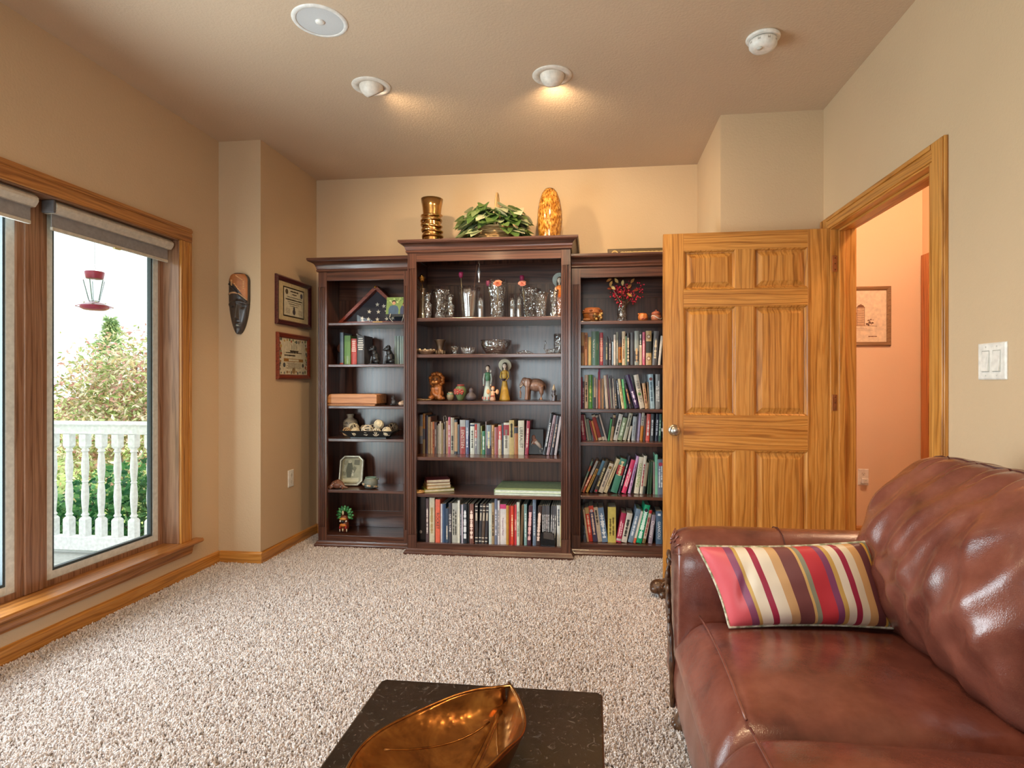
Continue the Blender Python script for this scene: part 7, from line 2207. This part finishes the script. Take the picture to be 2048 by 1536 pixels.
M().ell((.0, -.026, .15), (.0075, .006, .017), 9, 7).build('crest', plain('#d8c8a0', .4), tk, smooth=True)
M().ell((0, -.028, .105), (.028, .008, .01), 12, 7).build('brow', plain('#c98a3c', .4), tk, smooth=True)
for sx_ in (-1, 1):
    M().ell((sx_ * .022, -.022, .088), (.008, .006, .007), 9, 6).build('eye_white', plain('#e0d8c8', .4), tk, smooth=True)
    M().ell((sx_ * .022, -.028, .044), (.007, .006, .012), 9, 6).build('painted_patch', plain('#b02a28', .4), tk, smooth=True)
    M().ell((sx_ * .026, -.022, .022), (.004, .004, .012), 8, 6).build('tooth', plain('#e0d4bc', .4), tk, smooth=True)
M().ell((0, -.03, .086), (.014, .008, .012), 10, 7).build('nose', plain('#16120f', .3), tk, smooth=True)
M().ell((0, -.028, .06), (.027, .01, .012), 12, 7).build('mouth', plain('#d07a2c', .4), tk, smooth=True)
M().ell((0, -.03, .026), (.005, .005, .012), 8, 6).build('tooth', plain('#d8c8a4', .4), tk, smooth=True)
# ================================================================== CARPET PILE
t = NT('carpet_tuft')
oi = t.n('ShaderNodeObjectInfo')
t.base(t.ramp(oi.outputs['Random'], [(0.0, '#ab9e98'), (0.25, '#c9beb9'), (0.6, '#d8cfcb'), (1.0, '#e9e3e0')]))
TUFT = t.p(.95, 0, .05)
gt_ = bpy.data.node_groups.new('carpet_pile_nodes', 'GeometryNodeTree')
gt_.interface.new_socket('Geometry', in_out='INPUT', socket_type='NodeSocketGeometry')
gt_.interface.new_socket('Geometry', in_out='OUTPUT', socket_type='NodeSocketGeometry')
N = gt_.nodes
gi, go = N.new('NodeGroupInput'), N.new('NodeGroupOutput')
dp = N.new('GeometryNodeDistributePointsOnFaces')
dp.inputs['Density'].default_value = 30000.0
cone = N.new('GeometryNodeMeshCone')
cone.inputs['Vertices'].default_value = 5
cone.inputs['Side Segments'].default_value = 2
cone.inputs['Radius Top'].default_value = .0019
cone.inputs['Radius Bottom'].default_value = .003
cone.inputs['Depth'].default_value = .011
sm_ = N.new('GeometryNodeSetMaterial'); sm_.inputs['Material'].default_value = TUFT
io = N.new('GeometryNodeInstanceOnPoints')
rv = N.new('FunctionNodeRandomValue'); rv.data_type = 'FLOAT_VECTOR'
rv.inputs[0].default_value = (-.6, -.6, 0); rv.inputs[1].default_value = (.6, .6, 6.28)
rsv = N.new('FunctionNodeRandomValue'); rsv.data_type = 'FLOAT'
rsv.inputs[2].default_value = .7; rsv.inputs[3].default_value = 1.35
lk = gt_.links.new
lk(gi.outputs[0], dp.inputs['Mesh']); lk(dp.outputs['Points'], io.inputs['Points'])
lk(cone.outputs['Mesh'], sm_.inputs['Geometry']); lk(sm_.outputs[0], io.inputs['Instance'])
lk(rv.outputs[0], io.inputs['Rotation']); lk(rsv.outputs[1], io.inputs['Scale'])
lk(io.outputs[0], go.inputs[0])
m = M(); m.add([(XL + .014, .9, -.003), (XR - .014, .9, -.003), (XR - .014, YB - .02, -.003), (XL + .014, YB - .02, -.003)], [(0, 1, 2, 3)])
# keep the pile inside the room outline (the jogs stand on it)
cp = m.build('carpet_pile', TUFT)
cp['kind'] = 'stuff'
tag(cp, 'beige cut carpet pile covering the floor', 'carpet')
md = cp.modifiers.new('pile', 'NODES'); md.node_group = gt_
